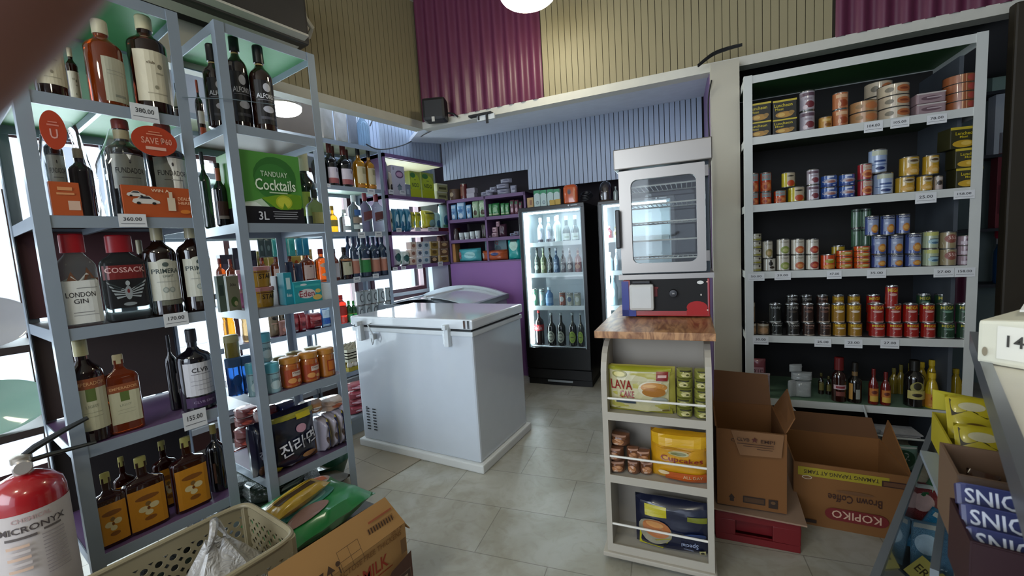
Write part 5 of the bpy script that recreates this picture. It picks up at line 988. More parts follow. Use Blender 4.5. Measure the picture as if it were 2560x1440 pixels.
brn = P_pouch('snack_cup', '#7c6a50', [('e', 0, .7, .6, .14, '#2a241c'), ('e', 0, .35, .5, .24, '#a08a70'), ('r', 0, .5, .8, .04, '#b8907c')], ph=.8)
row(brn, L3[1], [(676, 700), (702, 724)], [776, 772], 'brown snack pouch', 'next to the shiny red packs', 'snack pouch', 'brown snack pouches', dk=.8, ins=.04)
put(P_pouch('snack_cup', '#8a5a50', [('e', 0, .4, .6, .3, '#b87a6c')], ph=1.8), L3[1], 700, 726, 800, 'short reddish pouch in front of the brown ones', 'snack pouch', dk=.5, ins=.005)
put(P_lathe('glass_jar', M('#b87a1c', .1, 0, 'amber'), jp, '#c9b070', [(.5, .80), (.5, .97), (.46, 1)]), L3[1], 562, 592, 776, 'amber glass jar seen between the two front racks', 'jar', ins=.05)
put(P_lathe('glass_jar', M('#a0845c', .1, 0, 'amber'), jp, '#c9c0a8', [(.5, .80), (.5, .97), (.46, 1)]), L3[1], 608, 634, 782, 'pale jar seen just left of the front post of the second rack', 'jar', ins=.05)
# eggs: trays stacked with eggs on top
ye = at(905, 925, 'x', -2.86)[1]
def tray(loc, col, name, label, rz=PI/2):
    nx, ny, p = 6, 5, .047; mb = MB(); vs = []; N_ = 6
    X, Y = nx*p, ny*p; a_, b_ = nx*N_, ny*N_
    for j in range(b_+1):
        for i in range(a_+1):
            x, y = X*i/a_, Y*j/b_; vs.append((x, y, .022+.017*math.cos(2*PI*x/p)*math.cos(2*PI*y/p)-.0))
    mb.add(vs, [(j*(a_+1)+i, j*(a_+1)+i+1, (j+1)*(a_+1)+i+1, (j+1)*(a_+1)+i) for j in range(b_) for i in range(a_)])
    mb.box(0, -.003, 0, X, 0, .03); mb.box(0, Y, 0, X, Y+.003, .03); mb.box(-.003, 0, 0, 0, Y, .03); mb.box(X, 0, 0, X+.003, Y, .03)
    o = mb.obj(name, M(col, .8, amt=.05), smooth=True); o.location = loc; o.rotation_euler = (0, 0, rz); tag(o, label, 'egg tray', 'stacked egg trays'); return o
ty = 1.865
tray((-2.862, ty, Z3[0]+.002), '#9c8a24', 'egg_tray', 'yellow egg tray at the bottom of the stack, holding eggs')
for k in range(4): tray((-2.862, ty, Z3[0]+.075+k*.022), '#b9b49c', 'egg_tray', ('lowest', 'second', 'third', 'topmost')[k]+' of the empty pale egg trays above the eggs')
eg = MB(); eg.lathe([(.0004, 0), (.25, .06), (.42, .2), (.5, .42), (.45, .65), (.32, .85), (.15, .97), (.0004, 1)], 16, closed=False); egp = eg.obj('egg', M('#d5cabc', .5, amt=.05), link=False, smooth=True)
for i in range(6):
    e = egp.copy(); COL.objects.link(e); e.scale = (.043, .043, .056); e.location = (-2.862-.0235, ty+.0235+i*.047, Z3[0]+.02); tag(e, f'pale egg in the front row of the yellow tray, {ORD[i]} from left', 'egg', 'eggs in the yellow tray')
# low bench with red sweets
mb = MB(); by = at(880, 1035, 'x', -2.5)[1]; mb.box(-2.84, .95, .0, -2.50, 1.74, .10); mb.box(-2.84, .95, .10, -2.49, 1.75, .125)
o = mb.obj('low_bench', M('#7f8489', .5), bevel=.004); tag(o, 'low grey bench under the window, holding red sweets packs', 'bench')
LB = Line('x', -2.5, .126)
pkp = P_pouch('candy_pack', '#a83444', [('e', 0, .5, .6, .5, '#c98a94'), ('r', 0, .5, .8, .1, '#d0b4bc')], ph=.3, kind='foil')
z = LB.z
for k in range(4): z = put(pkp, LB, 872, 912, 0, ('lowest', 'second lowest', 'second from top', 'topmost')[k]+' pink sweets pack in the heap left of the white freezer', 'sweets pack', 'pink sweets packs heaped on the bench', dk=.8, ins=.01+.015*(k % 2), zb=z+.001, h=.05, rot=.2*(-1)**k)
z = LB.z
rp_ = P_pouch('snack_bag', '#7c1414', [('e', 0, .5, .5, .4, '#b85040'), ('r', 0, .2, .6, .08, '#c9a09a')], ph=.9, kind='foil')
for k in range(5): z = put(rp_, LB, 590, 640, 0, f'dark red snack bag heaped behind the second rack, {ORD[k]} from bottom', 'snack bag', 'dark red snack bags', dk=1., ins=.02+.02*(k % 2), zb=z+.001, h=.055, rot=.25*(-1)**k)
z = LB.z
for k in range(4): z = put(rp_, LB, 650, 720, 0, f'red snack bag under the low window shelf, {ORD[k]} from bottom', 'snack bag', 'red snack bags by the wall', dk=.8, ins=.02+.02*(k % 2), zb=z+.001, h=.05, rot=.2*(-1)**k)
# ---- purple shelves by the window (left run): cartons, packs, sachets
put(P_box('cereal_box', '#b9b3be', [('e', .1, .72, .62, .26, '#5c3a5c'), ('e', .1, .72, .5, .16, '#b890a8'), ('p', [(-.15, .3), (.05, .42), (.25, .3)], '#5a6a78'), ('e', .05, .25, .3, .16, '#7c8a90'), ('r', -.34, .9, .12, .1, '#8a8a90')]), LP[2], 978, 1010, 416, 'white milk carton with plum oval on the top purple shelf', 'carton', dk=.4)
nido = P_box('milk_carton', '#8f9a3c', [('e', 0, .55, .95, .7, '#b5c422'), ('r', 0, .16, 1., .32, '#b5bd14'), ('t', 'NIDO', 0, .48, .66, .16, '#1c3c1c'), ('e', -.2, .85, .5, .2, '#3f7a34'), ('r', 0, .68, .2, .02, '#1c3c1c')])
row(nido, LP[2], [(1022, 1048), (1050, 1080)], [430, 434], 'lime green milk carton', 'on the top purple shelf', 'carton', 'lime green milk cartons', dk=.5)
put(P_box('small_box', '#7f8494', [('r', 0, .4, .5, .4, '#a9b0bc')]), LP[2], 1010, 1022, 462, 'small grey box between the plum oval carton and the lime cartons', 'box', dk=1)
bb_ = P_box('biscuit_box', '#a9a878', [('r', 0, .4, .7, .3, '#5f5f3c'), ('r', 0, .9, 1., .14, '#c9c9b4')])
z = put(bb_, LP[2], 1083, 1109, 0, 'beige olive box, lower of two at the corner end of the top shelf', 'box', 'beige olive boxes', dk=.8, h=.075)
put(bb_, LP[2], 1083, 1109, 0, 'beige olive box, upper of two at the corner end of the top shelf', 'box', 'beige olive boxes', dk=.8, h=.075, zb=z+.001)
for k, (xa, xb, yt, c) in enumerate(((962, 970, 400, '#8a8f94'), (968, 978, 428, '#c2b4a0'))):
    put(P_pouch('milk_pouch', c, [('e', 0, .3, .6, .3, '#2c2420')], ph=k), LP[2], xa, xb, yt, ('grey', 'cream')[k]+' pouch at the left end of the top purple shelf', 'pouch', dk=2)
bw = P_pouch('wafer_pack', '#2f7c9c', [('e', .1, .5, .7, .5, '#b4cdd4'), ('e', -.2, .3, .4, .3, '#1f5c80')], ph=.4)
row(bw, LP[1], [(982, 996), (997, 1011), (1012, 1026)], [522, 522, 522], 'blue wafer pack', 'on the middle purple shelf', 'wafer pack', 'blue wafer packs', dk=1.2)
yk = P_pouch('drink_mix_pack', '#a8a41c', [('e', .1, .25, .7, .4, '#8fb4b0'), ('r', 0, .8, .8, .06, '#3c4a1c')], ph=.8)
row(yk, LP[1], [(1029, 1038), (1040, 1052), (1056, 1082)], [530, 530, 526], 'yellow drink mix pack', 'on the middle purple shelf', 'drink pack', 'yellow drink mix packs', dk=.9, zb=LP[1].z+.036)
put(P_box('display_tray', '#5c1824', []), LP[1], 1030, 1106, 0, 'maroon cardboard tray under the yellow packs', 'tray', dk=1.2, ins=.004, h=.034)
put(P_pouch('milk_pouch', '#b9b4a0', [('e', .2, .5, .4, .2, '#2c241c')], ph=1.), LP[1], 968, 981, 525, 'cream pouch at the left end of the middle purple shelf', 'pouch', dk=1.)
row(P_pouch('detergent_pack', '#9fc4c4', [('e', 0, .4, .7, .4, '#2c5c7a'), ('r', 0, .2, .8, .1, '#4a7c5c')], ph=.2), LP[1], [(1086, 1100), (1102, 1120)], [532, 512], 'pale blue and green pack', 'at the corner end of the middle purple shelf', 'pack', dk=.8)
gs = P_pouch('soap_sachet', '#c2ccc8', [('e', -.1, .5, .7, .5, '#1c4c4a'), ('r', .3, .2, .2, .2, '#3c7c5c')], ph=.5)
row(gs, LP[0], [(983, 1000), (1004, 1020)], [622, 628], 'white and dark green sachet box', 'on the lowest purple shelf', 'sachet box', 'green sachets', dk=1.2)
put(gs, LP[0], 1000, 1022, 0, 'white and dark green sachet box lying on its neighbours', 'sachet box', 'green sachets', dk=.8, zb=LP[0].z+.075, h=.05, ins=.03)
cols = [('#c9b4a4', '#8a5c4c'), ('#c2c4c8', '#4c5668'), ('#b4c0c8', '#5c7484'), ('#8f7430', '#5c4418'), ('#6a4a30', '#c9a878')]
for r_i, hh in enumerate((.0, .068, .136)):
    for c_i, (xa, xb) in enumerate(((1022, 1036), (1038, 1052), (1053, 1068), (1070, 1088), (1091, 1112))):
        ca_, cb__ = cols[c_i] if not (r_i == 0 and c_i == 3) else ('#3a2818', '#b99a74')
        if r_i == 0 and c_i == 4: ca_, cb__ = ('#9c7c38', '#5c4418')
        put(P_box('coffee_sachet_box', ca_, [('e', 0, .5, .6, .5, cb__), ('r', 0, .86, .8, .08, '#d0c8b8')]), LP[0], xa, xb, 0, f'{("cream","grey","pale blue","gold","brown")[c_i]} coffee sachet box in the {("bottom","middle","top")[r_i]} layer of the lowest purple shelf', 'sachet box', 'coffee sachet boxes', dk=.9, ins=.006, zb=LP[0].z+hh+.001, h=.066)
for k, (xa, xb) in enumerate(((1098, 1108), (1110, 1119))): put(P_pouch('coffee_pouch', '#4a3028', [('e', 0, .5, .5, .4, '#a8806c')], ph=k), LP[0], xa, xb, 588, ('left', 'right')[k]+' brown pouch standing behind the coffee sachets at the corner', 'pouch', dk=1, ins=.2)
# ---- back wall shelves
K = LK
put(P_lathe('sugar_tin', M('#5c4434', .4), [(.47, 0), (.5, .05), (.5, .9), (.45, 1)], el=[('e', -.1, .5, .4, .4, '#b9a58c')]), K[3], 1127, 1152, 474, 'small brown tin at the left of the highest back shelf', 'tin')
put(P_can('food_tin', '#6a2424', [('r', 0, .5, .5, .6, '#8a5c4c')]), K[3], 1153, 1169, 460, 'tall dark red tin on the highest back shelf', 'tin')
z = put(P_box('white_box', '#b0aab4'), K[3], 1171, 1190, 0, 'white box under another beside the dark red tin', 'box', 'white boxes', dk=.8, h=.045)
put(P_box('white_box', '#a8a2ac'), K[3], 1171, 1191, 0, 'white box on top of another beside the dark red tin', 'box', 'white boxes', dk=.8, h=.045, zb=z+.001)
pale = P_pouch('tissue_pack', '#9c9cac', [('e', .1, .5, .5, .3, '#7c7c90')], ph=.4)
for k, (xa, xb, zz, hh) in enumerate(((1204, 1222, 0, .05), (1216, 1232, 0, .065), (1226, 1242, .03, .055), (1244, 1275, 0, .055), (1242, 1272, .057, .045), (1252, 1280, .103, .04), (1277, 1292, 0, .075))):
    put(pale, K[3], xa, xb, 0, f'pale plastic wrapped pack, {ORD[k]} of the heap at the right of the highest back shelf', 'tissue pack', 'pale wrapped packs on the highest back shelf', dk=1 if k < 3 else .7, ins=.03, zb=K[3].z+zz, h=hh)
bl = P_pouch('tissue_pouch', '#5c92bc', [('r', 0, .84, .8, .2, '#a9c4d8'), ('e', 0, .2, .5, .3, '#c4d4e0'), ('e', 0, .5, .6, .2, '#3c6c9c')], ph=.1)
row(bl, K[2], [(1130, 1143), (1145, 1166), (1168, 1180)], [512, 505, 512], 'light blue standing pouch', 'on the second back shelf', 'pouch', 'light blue pouches', dk=.5)
gn = P_pouch('seasoning_pouch', '#8fae88', [('e', 0, .3, .6, .3, '#4a3c2c'), ('e', -.1, .7, .6, .3, '#b4c8a8')], ph=.9)
row(gn, K[2], [(1183, 1199), (1200, 1220)], [503, 500], 'pale green standing pouch', 'on the second back shelf', 'pouch', 'pale green pouches', dk=.5)
gg = P_pouch('seasoning_pouch', '#2f7c40', [('e', 0, .5, .6, .4, '#8fb88c'), ('r', 0, .15, .9, .1, '#b9c49c')], ph=.6)
row(gg, K[2], [(1223, 1231), (1232, 1250), (1253, 1263), (1264, 1274)], [510, 508, 508, 508], 'green seasoning pouch', 'on the second back shelf', 'pouch', 'green seasoning pouches', dk=.6)
row(P_pouch('snack_sachet', '#6c3c48', [('e', 0, .3, .6, .3, '#b8909c'), ('r', 0, .8, .6, .2, '#2c5c3c')], ph=.2), K[2], [(1277, 1287), (1288, 1298), (1299, 1307)], [500, 500, 504], 'thin red and green sachet', 'at the right of the second back shelf', 'sachet', 'thin red and green sachets', dk=.8)
cup = P_lathe('yoghurt_cup', M('#b9c0c0', .4), [(.38, 0), (.4, .04), (.48, .9), (.5, .92), (.5, 1)], el=[('e', 0, .3, .4, .2, '#8a9494')])
row(cup, K[1], [(1149, 1161), (1162, 1175), (1176, 1188), (1189, 1202)], [582, 581, 579, 577], 'white cup', 'in the row on the third back shelf', 'cup', 'white cups on the third back shelf')
put(P_lathe('glass_jar', M('#4a3c3c', .2), [(.46, 0), (.5, .1), (.5, .8), (.4, .9), (.4, 1)], n=16), K[1], 1136, 1147, 572, 'small dark jar at the left end of the third back shelf', 'jar')
for k, (xa, xb, zz, hh, c) in enumerate(((1231, 1246, 0, .045, '#b99aa4'), (1232, 1245, .046, .05, '#c9a4b0'), (1241, 1250, .097, .05, '#b08c98'), (1250, 1268, 0, .12, '#4a2c3a'), (1217, 1229, 0, .02, '#8a7c90'), (1276, 1292, 0, .03, '#8088a0'), (1286, 1301, .0, .045, '#7c8090'), (1206, 1216, 0, .13, '#2c2a18'))):
    put(P_pouch('tissue_roll', c, [('e', 0, .5, .4, .4, '#8c6c78' if k < 3 else '#5c4c58')], ph=k*.5), K[1], xa, xb, 0, f'{("pinkish","pinkish","pinkish","dark plum","mauve","bluish grey","grey","dark olive")[k]} wrapped pack, {ORD[k]} on the third back shelf', 'pack', 'wrapped packs on the third back shelf', dk=1 if k < 7 else .5, ins=.03, zb=K[1].z+zz, h=hh)
put(P_pouch('diaper_pack', '#4fb0b8', [('e', .1, .5, .5, .5, '#9cd4d4'), ('r', -.38, .5, .16, .5, '#b87c84'), ('t', 'EQ', -.38, .5, .14, .2, '#8c2c3c')], ph=.3), K[0], 1150, 1204, 621, 'wide turquoise nappy pack at the left of the lowest back shelf', 'nappy pack', dk=.5)
put(P_box('diaper_pack', '#7c9ca4', [('t', 'EQ', 0, .82, .26, .2, '#a8404c'), ('e', -.1, .45, .6, .4, '#a4c0c8'), ('e', .1, .5, .3, .4, '#5c7884')]), K[0], 1219, 1272, 598, 'grey-blue nappy box standing behind the orange bag', 'nappy pack', dk=.3, ins=.14)
put(P_pouch('snack_bag', '#c05418', [('e', .1, .6, .3, .3, '#3c4c7c'), ('r', -.4, .5, .1, .5, '#b9b4b0')], ph=.6, kind='foil'), K[0], 1208, 1270, 625, 'crumpled bright orange bag in front of the grey-blue nappy box', 'bag', dk=.5, ins=.005)
put(P_pouch('diaper_pack', '#1f9c98', [('e', 0, .68, .6, .5, '#b4d8c8'), ('r', 0, .92, .5, .08, '#3c4c4c')], ph=.8), K[0], 1273, 1306, 598, 'teal nappy bag next to the drinks fridge', 'nappy pack', dk=.6, ins=.005)
put(P_box('biscuit_box', '#b07c44'), K[0], 1140, 1147, 610, 'narrow tan box at the left end of the lowest back shelf', 'box', dk=3, ins=.02)
# ---- on top of the fridges
FT = Line('v', 3.36, 1.526)
put(P_box('carton_box', '#b8945c', [('r', .1, .5, .4, .5, '#8a5c3c')]), FT, 1322, 1337, 495, 'small tan box on the left end of the fridge top', 'box', dk=1.2, ins=.02)
mk = P_box('milk_carton', '#b4c8c4', [('r', 0, .88, 1., .25, '#2c8a5c'), ('e', 0, .76, .7, .14, '#b4c8c4'), ('e', .05, .24, .5, .22, '#5a6a70'), ('e', .05, .24, .4, .16, '#9caeb0')])
row(mk, FT, [(1338, 1353), (1354, 1369), (1371, 1386), (1387, 1402)], [477, 476, 474, 473], 'green topped white milk carton', 'on the fridge', 'carton', 'green topped milk cartons on the fridge', dk=.8, ins=.02)
row(P_box('small_box', '#b8942c'), FT, [(1375, 1388), (1389, 1402)], [500, 498], 'small mustard box', 'in front of the cartons on the fridge', 'box', dk=.3, ins=.0)
o_ = P_lathe('plastic_jug', M('#c8541c', .25, 0, 'gloss'), [(.42, 0), (.5, .06), (.5, .84), (.42, .95), (.3, 1)], sq=4, el=[('e', -.05, .62, .3, .3, '#8a3410'), ('e', -.05, .6, .16, .22, '#3a2a34'), ('e', .28, .5, .12, .7, '#d0783c')])
put(o_, FT, 1411, 1446, 462, 'bright orange plastic canister on the drinks fridge', 'canister', dk=.6, ins=.02)
c1 = FT.p(1452, .12, 1.53); mb = MB()
for k in range(4): mb.tube([(.05*math.cos(a)*(1-.08*k), .04*math.sin(a), .05+.035*math.sin(a)*(.9-.1*k)+.008*k) for a in np.linspace(0, 2*PI, 20)], .006, 6)
o = mb.obj('cable_coil', M('#0d0d0f', .5), smooth=True); o.location = tuple(c1+np.array([.05, 0, -.003])); o.rotation_euler = (0, 0, A); tag(o, 'coil of black cable beside the orange canister', 'cable')
FT2 = Line('v', 3.36, 1.516)
p = FT2.p(1515, .10, 1.516); R = empty('figurine', p, A, 'small dark figurine in an oval clear dome on the second fridge', 'figurine')
mb = MB(); mb.lathe([(.05, 0), (.055, .008), (.05, .016)], 24, dk=.7); mb.lathe([(.02, .016), (.028, .05), (.02, .09), (.024, .105), (.022, .125), (.008, .14)], 18, dk=.8); mb.obj('figure', M('#4a3a30', .5, amt=.4, scale=30), R, smooth=True)
mb = MB(); mb.lathe([(.0505, .017), (.056, .06), (.052, .11), (.036, .15), (.012, .165)], 28, dk=.75); mb.obj('glass_dome', FILM, R, smooth=True)
put(P_bottle('plastic_bottle', M('#7c8a84', .2, 0, 'gloss'), cap='#9ca4a0'), FT2, 1534, 1546, 466, 'grey bottle on the second fridge beside the warmer', 'bottle', dk=.8, ins=.05)
# ---- drinks inside the fridges
FZ = {0: 1.225, 1: .962, 2: .68, 3: .33}
def FL(k): return Line('v', 3.35+.075, FZ[k]+.001)
W_G = M('#b9c4c8', .08, 0, 'gloss', .1)
fj = P_bottle('yoghurt_bottle', M('#9aa4ac', .1, 0, 'gloss'), .5, .74, .2, cap='#d0d8dc', capz=.82, band=(.55, .70, '#c9d4dc'), el=[('e', 0, .3, .6, .34, '#c9c4d4'), ('r', 0, .08, .8, .1, '#3a3440')])
row(fj, FL(0), [(1345, 1362), (1366, 1382), (1384, 1400)], [545, 543, 541], 'small white bottle with grey label', 'in the top fridge compartment', 'bottle', 'small white bottles in the fridge', ins=.03)
put(P_bottle('water_bottle', M('#cfe0dc', .1, 0, 'gloss'), .6, .78, .2, cap='#e0ecec', capz=.84), FL(0), 1388, 1404, 538, 'tall white bottle in the top fridge compartment', 'bottle', ins=.005)
ty_ = P_bottle('tea_bottle', M('#5a6c70', .08, 0, 'gloss'), .34, .6, .2, cap='#c9d4d4', capz=.84, el=[('r', 0, .18, .9, .26, '#c4d0cc'), ('r', .1, .16, .5, .06, '#8a9c8c')])
row(ty_, FL(0), [(1408, 1427), (1430, 1449)], [540, 538], 'dark bottle with white lower label', 'in the top fridge compartment', 'bottle', 'dark bottles with white lower labels', ins=.01)
bc = [('#2c3a34', '#8a948c', '#1a1c1c'), ('#5c6a44', '#a4ac84', '#8a9484'), ('#2c302c', '#7c847c', '#1c2022'), ('#3c5a7c', '#8fa4bc', '#c4ccd4'), ('#3a3034', '#9c9ca0', '#b0b4b8'), ('#2c1c1c', '#c4bcb8', '#c4c8cc'), ('#7c2c24', '#b88c74', '#8a8484')]
for k, (xa, xb) in enumerate(((1337, 1352), (1353, 1368), (1370, 1383), (1385, 1400), (1403, 1416), (1419, 1433), (1438, 1455))):
    g, l, c = bc[k]
    put(P_bottle('beer_bottle', M(g, .08, 0, 'gloss'), .5, .7, .17, cap=c, capz=.9, el=[('e', 0, .24, .7, .2, l), ('r', 0, .42, .5, .05, l)], neck=(.74, .8, l)), FL(1), xa, xb, 620, f'{("dark green","pale green","blackish","blue","dark grey","brown with white label","red")[k]} drink bottle in the second fridge compartment, {ORD[k]} from left', 'bottle', 'bottles in the second fridge compartment', ins=.01)
put(P_bottle('water_bottle', M('#5c84b0', .05, 0, 'gloss'), .55, .76, .2, cap='#b4c8d4', capz=.86, el=[('r', 0, .3, .9, .3, '#7ca0c4')]), FL(2), 1365, 1384, 718, 'small blue water bottle in the third fridge compartment', 'bottle', ins=.005)
for k, (xa, xb, yt, c) in enumerate(((1331, 1346, 722, '#3c6450'), (1350, 1364, 722, '#8fb0ac'), (1399, 1415, 730, '#8a4c3c'), (1418, 1434, 732, '#b0b4a8'), (1437, 1453, 732, '#a8a894'))):
    put(P_can('drink_can', c, [('e', 0, .5, .6, .4, '#c4c8c4' if k != 3 else '#5c6c84'), ('r', 0, .85, .9, .06, '#5a5c5c')]), FL(2), xa, xb, yt, f'{("green","pale teal","red brown","white","cream")[k]} can at the front of the third fridge compartment', 'can', 'cans in the third fridge compartment', ins=.005)
row(P_can('drink_can', '#9c6c58', [('e', 0, .5, .5, .4, '#c4a494')]), FL(2), [(1399, 1413), (1417, 1431)], [700, 700], 'tan can in the second row', 'of the third fridge compartment', 'can', 'tan cans in the second row', ins=.14, h=.115, zb=FZ[2]+.09) if False else None
put(P_bottle('cola_bottle', M('#180808', .06, 0, 'gloss'), .62, .82, .14, cap='#7c1414', capz=.93, band=(.42, .60, '#a81c24'), el=[('t', 'Coca-Cola', 0, .51, .8, .10, '#d4c4c4')]), FL(3), 1339, 1362, 776, 'large cola bottle with red label at the bottom of the fridge', 'bottle', ins=.0)
bb2 = lambda c: P_bottle('beer_bottle', M('#121412', .06, 0, 'gloss'), .5, .72, .15, cap='#8a9494', capz=.94, el=[('e', 0, .28, .8, .36, c), ('e', 0, .28, .62, .27, '#4c504c' if c != '#8fa444' else '#6c8a34'), ('e', 0, .28, .5, .2, c), ('r', 0, .28, .4, .02, '#2c2c2c'), ('r', 0, .60, .3, .02, '#7c8484')])
row(bb2('#a4a898'), FL(3), [(1371, 1392), (1395, 1416)], [782, 782], 'large dark beer bottle with oval label', 'at the bottom of the fridge', 'bottle', 'large dark beer bottles', ins=.0)
row(bb2('#8fa444'), FL(3), [(1424, 1444), (1446, 1462)], [782, 782], 'large dark bottle with lime green label', 'at the bottom of the fridge', 'bottle', 'large bottles with lime labels', ins=.0)
for k, (kk, xa, xb, yt, c, c2) in enumerate(((0, 1514, 1532, 565, '#7c1c30', '#c9a4ac'), (0, 1534, 1546, 567, '#b8b49c', '#8a7c3c'), (1, 1518, 1534, 630, '#9cb0b8', '#c4d0d4'), (1, 1536, 1550, 622, '#8c9ca8', '#c4d0d4'), (2, 1524, 1546, 682, '#8ca4ac', '#b4c8d0'), (3, 1528, 1545, 738, '#a89c5c', '#c4bc84'), (3, 1548, 1560, 738, '#a89c5c', '#c4bc84'))):
    put(P_bottle('drink_bottle', M(c, .1, 0, 'gloss'), .5, .72, .2, cap=c2, capz=.85, el=[('e', 0, .4, .5, .3, c2)]) if k not in (5, 6) else P_box('juice_box', c, [('r', 0, .5, .6, .4, c2)]), FL(kk) if kk < 3 else Line('v', 3.35+.075, .47), xa, xb, yt, f'{("dark red","cream","pale blue","grey-blue","frosted","yellow","mustard")[k]} drink inside the second fridge, {ORD[k]} from the top', 'drink', 'drinks in the second fridge', ins=.01) if k < 5 else None
# ---- next to the fridge: tied grey bag and dark sack
bagmesh('plastic_bag', W(-1.40, 3.16, .38), .062, .09, .27, M('#6c7482', .25, 0, 'foil', .1, 6.), 'grey plastic bag with tied handles squeezed between freezer and drinks fridge', 8, loop=False)
mb = MB(); mb.box(-.07, -.10, 0, .07, .10, .378); o = mb.obj('carton_box', M('#5c2c28', .6, 0, 'mottled', .4, 12.), bevel=.012); o.location = tuple(W(-1.40, 3.16)); o.rotation_euler = (0, 0, A); tag(o, 'dark reddish box under the grey bag beside the drinks fridge', 'box')
# ---- bread on the cart shelves
LC = [Line('v', CV, z+.001) for z in SH]
def cartput(proto, k, xa, xb, yt, label, cat, **q): return put(proto, LC[k], xa, xb, yt, label, cat, **q)
lava = P_pouch('cake_bag', '#a9a04a', [('r', 0, .5, .86, .84, '#b8b088'), ('r', 0, .95, .9, .08, '#8f8f24'), ('p', [(-.46, .04), (-.3, .12), (.1, .05), (.46, .14), (.46, .0), (-.46, .0)], '#a09a2c'), ('e', -.28, .84, .22, .15, '#8a8440'), ('e', -.28, .84, .17, .1, '#c4b870'), ('t', 'LAVA', -.26, .62, .32, .21, '#8c1c18'), ('t', 'CAKE', -.18, .42, .22, .14, '#8c1c18'), ('r', -.2, .27, .3, .08, '#2c3844'),
     ('e', .20, .56, .42, .34, '#c9bfa4'), ('e', .22, .60, .38, .2, '#b8803c'), ('e', .22, .50, .34, .2, '#a06828'), ('e', .16, .63, .2, .06, '#c99a5c'), ('r', .33, .84, .16, .18, '#7c1c1c'), ('r', .33, .84, .12, .05, '#c4a49c'), ('e', .30, .34, .24, .12, '#8f948c'), ('r', .38, .12, .1, .04, '#6c5c2c')], ph=.5, bulge=.9)
cartput(lava, 2, 1519, 1690, 912, 'big pale yellow cake bag with red and dark lettering on the top cart shelf', 'cake bag', dk=.34, ins=.02)
sm = P_pouch('cake_pack', '#9a9a3c', [('e', 0, .5, .6, .5, '#b8b078'), ('e', .1, .5, .2, .2, '#4a4a20'), ('r', 0, .86, .7, .1, '#3c3c2c')], ph=.8, kind='foil')
for c_ in range(2):
    z = LC[2].z
    for k in range(5): z = cartput(sm, 2, (1692, 1736)[c_], (1732, 1774)[c_], 0, f'small yellow-green cake pack, {ORD[k]} from bottom in the {("left", "right")[c_]} pile beside the cake bag', 'cake pack', group='small yellow-green cake packs', dk=1.3, zb=z+.0005, h=.034, ins=.02, rot=.12*(-1)**k)
cup_ = P_pouch('cake_bag', '#c08a14', [('r', 0, .86, .96, .2, '#c89a1c'), ('p', [(-.46, .72), (-.2, .76), (.2, .70), (.46, .76), (.46, .70), (.1, .66), (-.3, .70)], '#a87410'), ('e', -.02, .64, .36, .10, '#a8a070'), ('e', -.02, .64, .28, .06, '#6c6c3c'), ('t', 'Cupcakes', .03, .50, .74, .14, '#7c1c20'), ('r', .1, .14, .7, .22, '#b0501c'), ('t', 'ALL DAY', .22, .17, .34, .07, '#c4a078'), ('e', -.28, .22, .2, .08, '#c9b088')], ph=.2, bulge=1.)
cartput(cup_, 1, 1630, 1776, 1075, 'orange and yellow cupcake bag with a folded top on the middle cart shelf', 'cake bag', dk=.5, ins=.015)
bread = P_pouch('bread_pack', '#7c4a28', [('e', 0, .5, .7, .5, '#a8744c'), ('e', -.1, .3, .3, .2, '#c4a48c'), ('r', 0, .92, .8, .08, '#b8907c')], ph=.3, kind='foil')
for k, (xa, xb, zz, hh) in enumerate(((1524, 1564, 0, .045), (1570, 1600, 0, .05), (1600, 1634, 0, .05), (1522, 1560, .046, .05), (1568, 1598, .051, .05), (1530, 1575, .097, .045), (1590, 1626, .052, .045))):
    cartput(bread, 1, xa, xb, 0, f'small brown bread roll pack, {ORD[k]} of the heap left of the cupcake bag', 'bread pack', group='small brown bread packs', dk=1.2, zb=LC[1].z+zz, h=hh, ins=.02+.008*(k % 3), rot=.15*(-1)**k)
navy = P_pouch('bread_bag', '#10162e', [('r', -.22, .80, .28, .20, '#b0a41c'), ('r', .30, .76, .24, .09, '#6c7020'), ('e', -.24, .40, .46, .5, '#8a8470'), ('e', -.22, .46, .38, .36, '#a8683c'), ('e', -.24, .54, .24, .14, '#c48c54'), ('p', [(-.46, .04), (-.46, .32), (-.24, .24), (-.02, .34), (-.12, .12), (-.14, .02)], '#a8a01c'), ('t', 'Special', .22, .26, .22, .10, PI, '#8a94b0'), ('t', 'Mamon', .2, .16, .12, .04, PI, '#8a94b0'), ('e', .28, .44, .3, .12, '#2c3c64'), ('r', .38, .12, .08, .12, '#b0a874'), ('e', .38, .12, .05, .07, '#2c2c24')], ph=1.1, bulge=.9)
cartput(navy, 0, 1592, 1784, 1245, 'navy and yellow bread bag lying upside down on the lowest cart shelf', 'bread bag', dk=.34, ins=.015)
# ================================================================ TINNED FOOD RACK
R5, R4, R3, R2, R1_ = LR                      # from the lowest deck up
T1, T2, T3, T4, T5 = R1_, R2, R3, R4, R5
lun = P_box('luncheon_tin', '#16150f', [('r', 0, .95, 1., .10, '#b8a42c'), ('t', 'Luncheon', -.06, .72, .76, .17, '#c4b014'), ('t', 'Meat', -.22, .52, .36, .13, '#b8a414'), ('e', -.02, .22, .74, .32, '#a87c34'), ('e', -.14, .22, .3, .2, '#c4a054'), ('e', .28, .3, .24, .2, '#8a6a34')], bev=.03)
xs = [(1870, 1925), (1929, 1988)]
tops = row(lun, T1, xs, [308, 301], 'yellow and black rectangular meat tin', 'in the lower layer of the top shelf', 'tin', 'rectangular meat tins on the top shelf', dk=.7)
row(lun, T1, xs, [262, 254], 'yellow and black rectangular meat tin', 'in the upper layer of the top shelf', 'tin', 'rectangular meat tins on the top shelf', dk=.7, zb=[t+.0005 for t in tops])
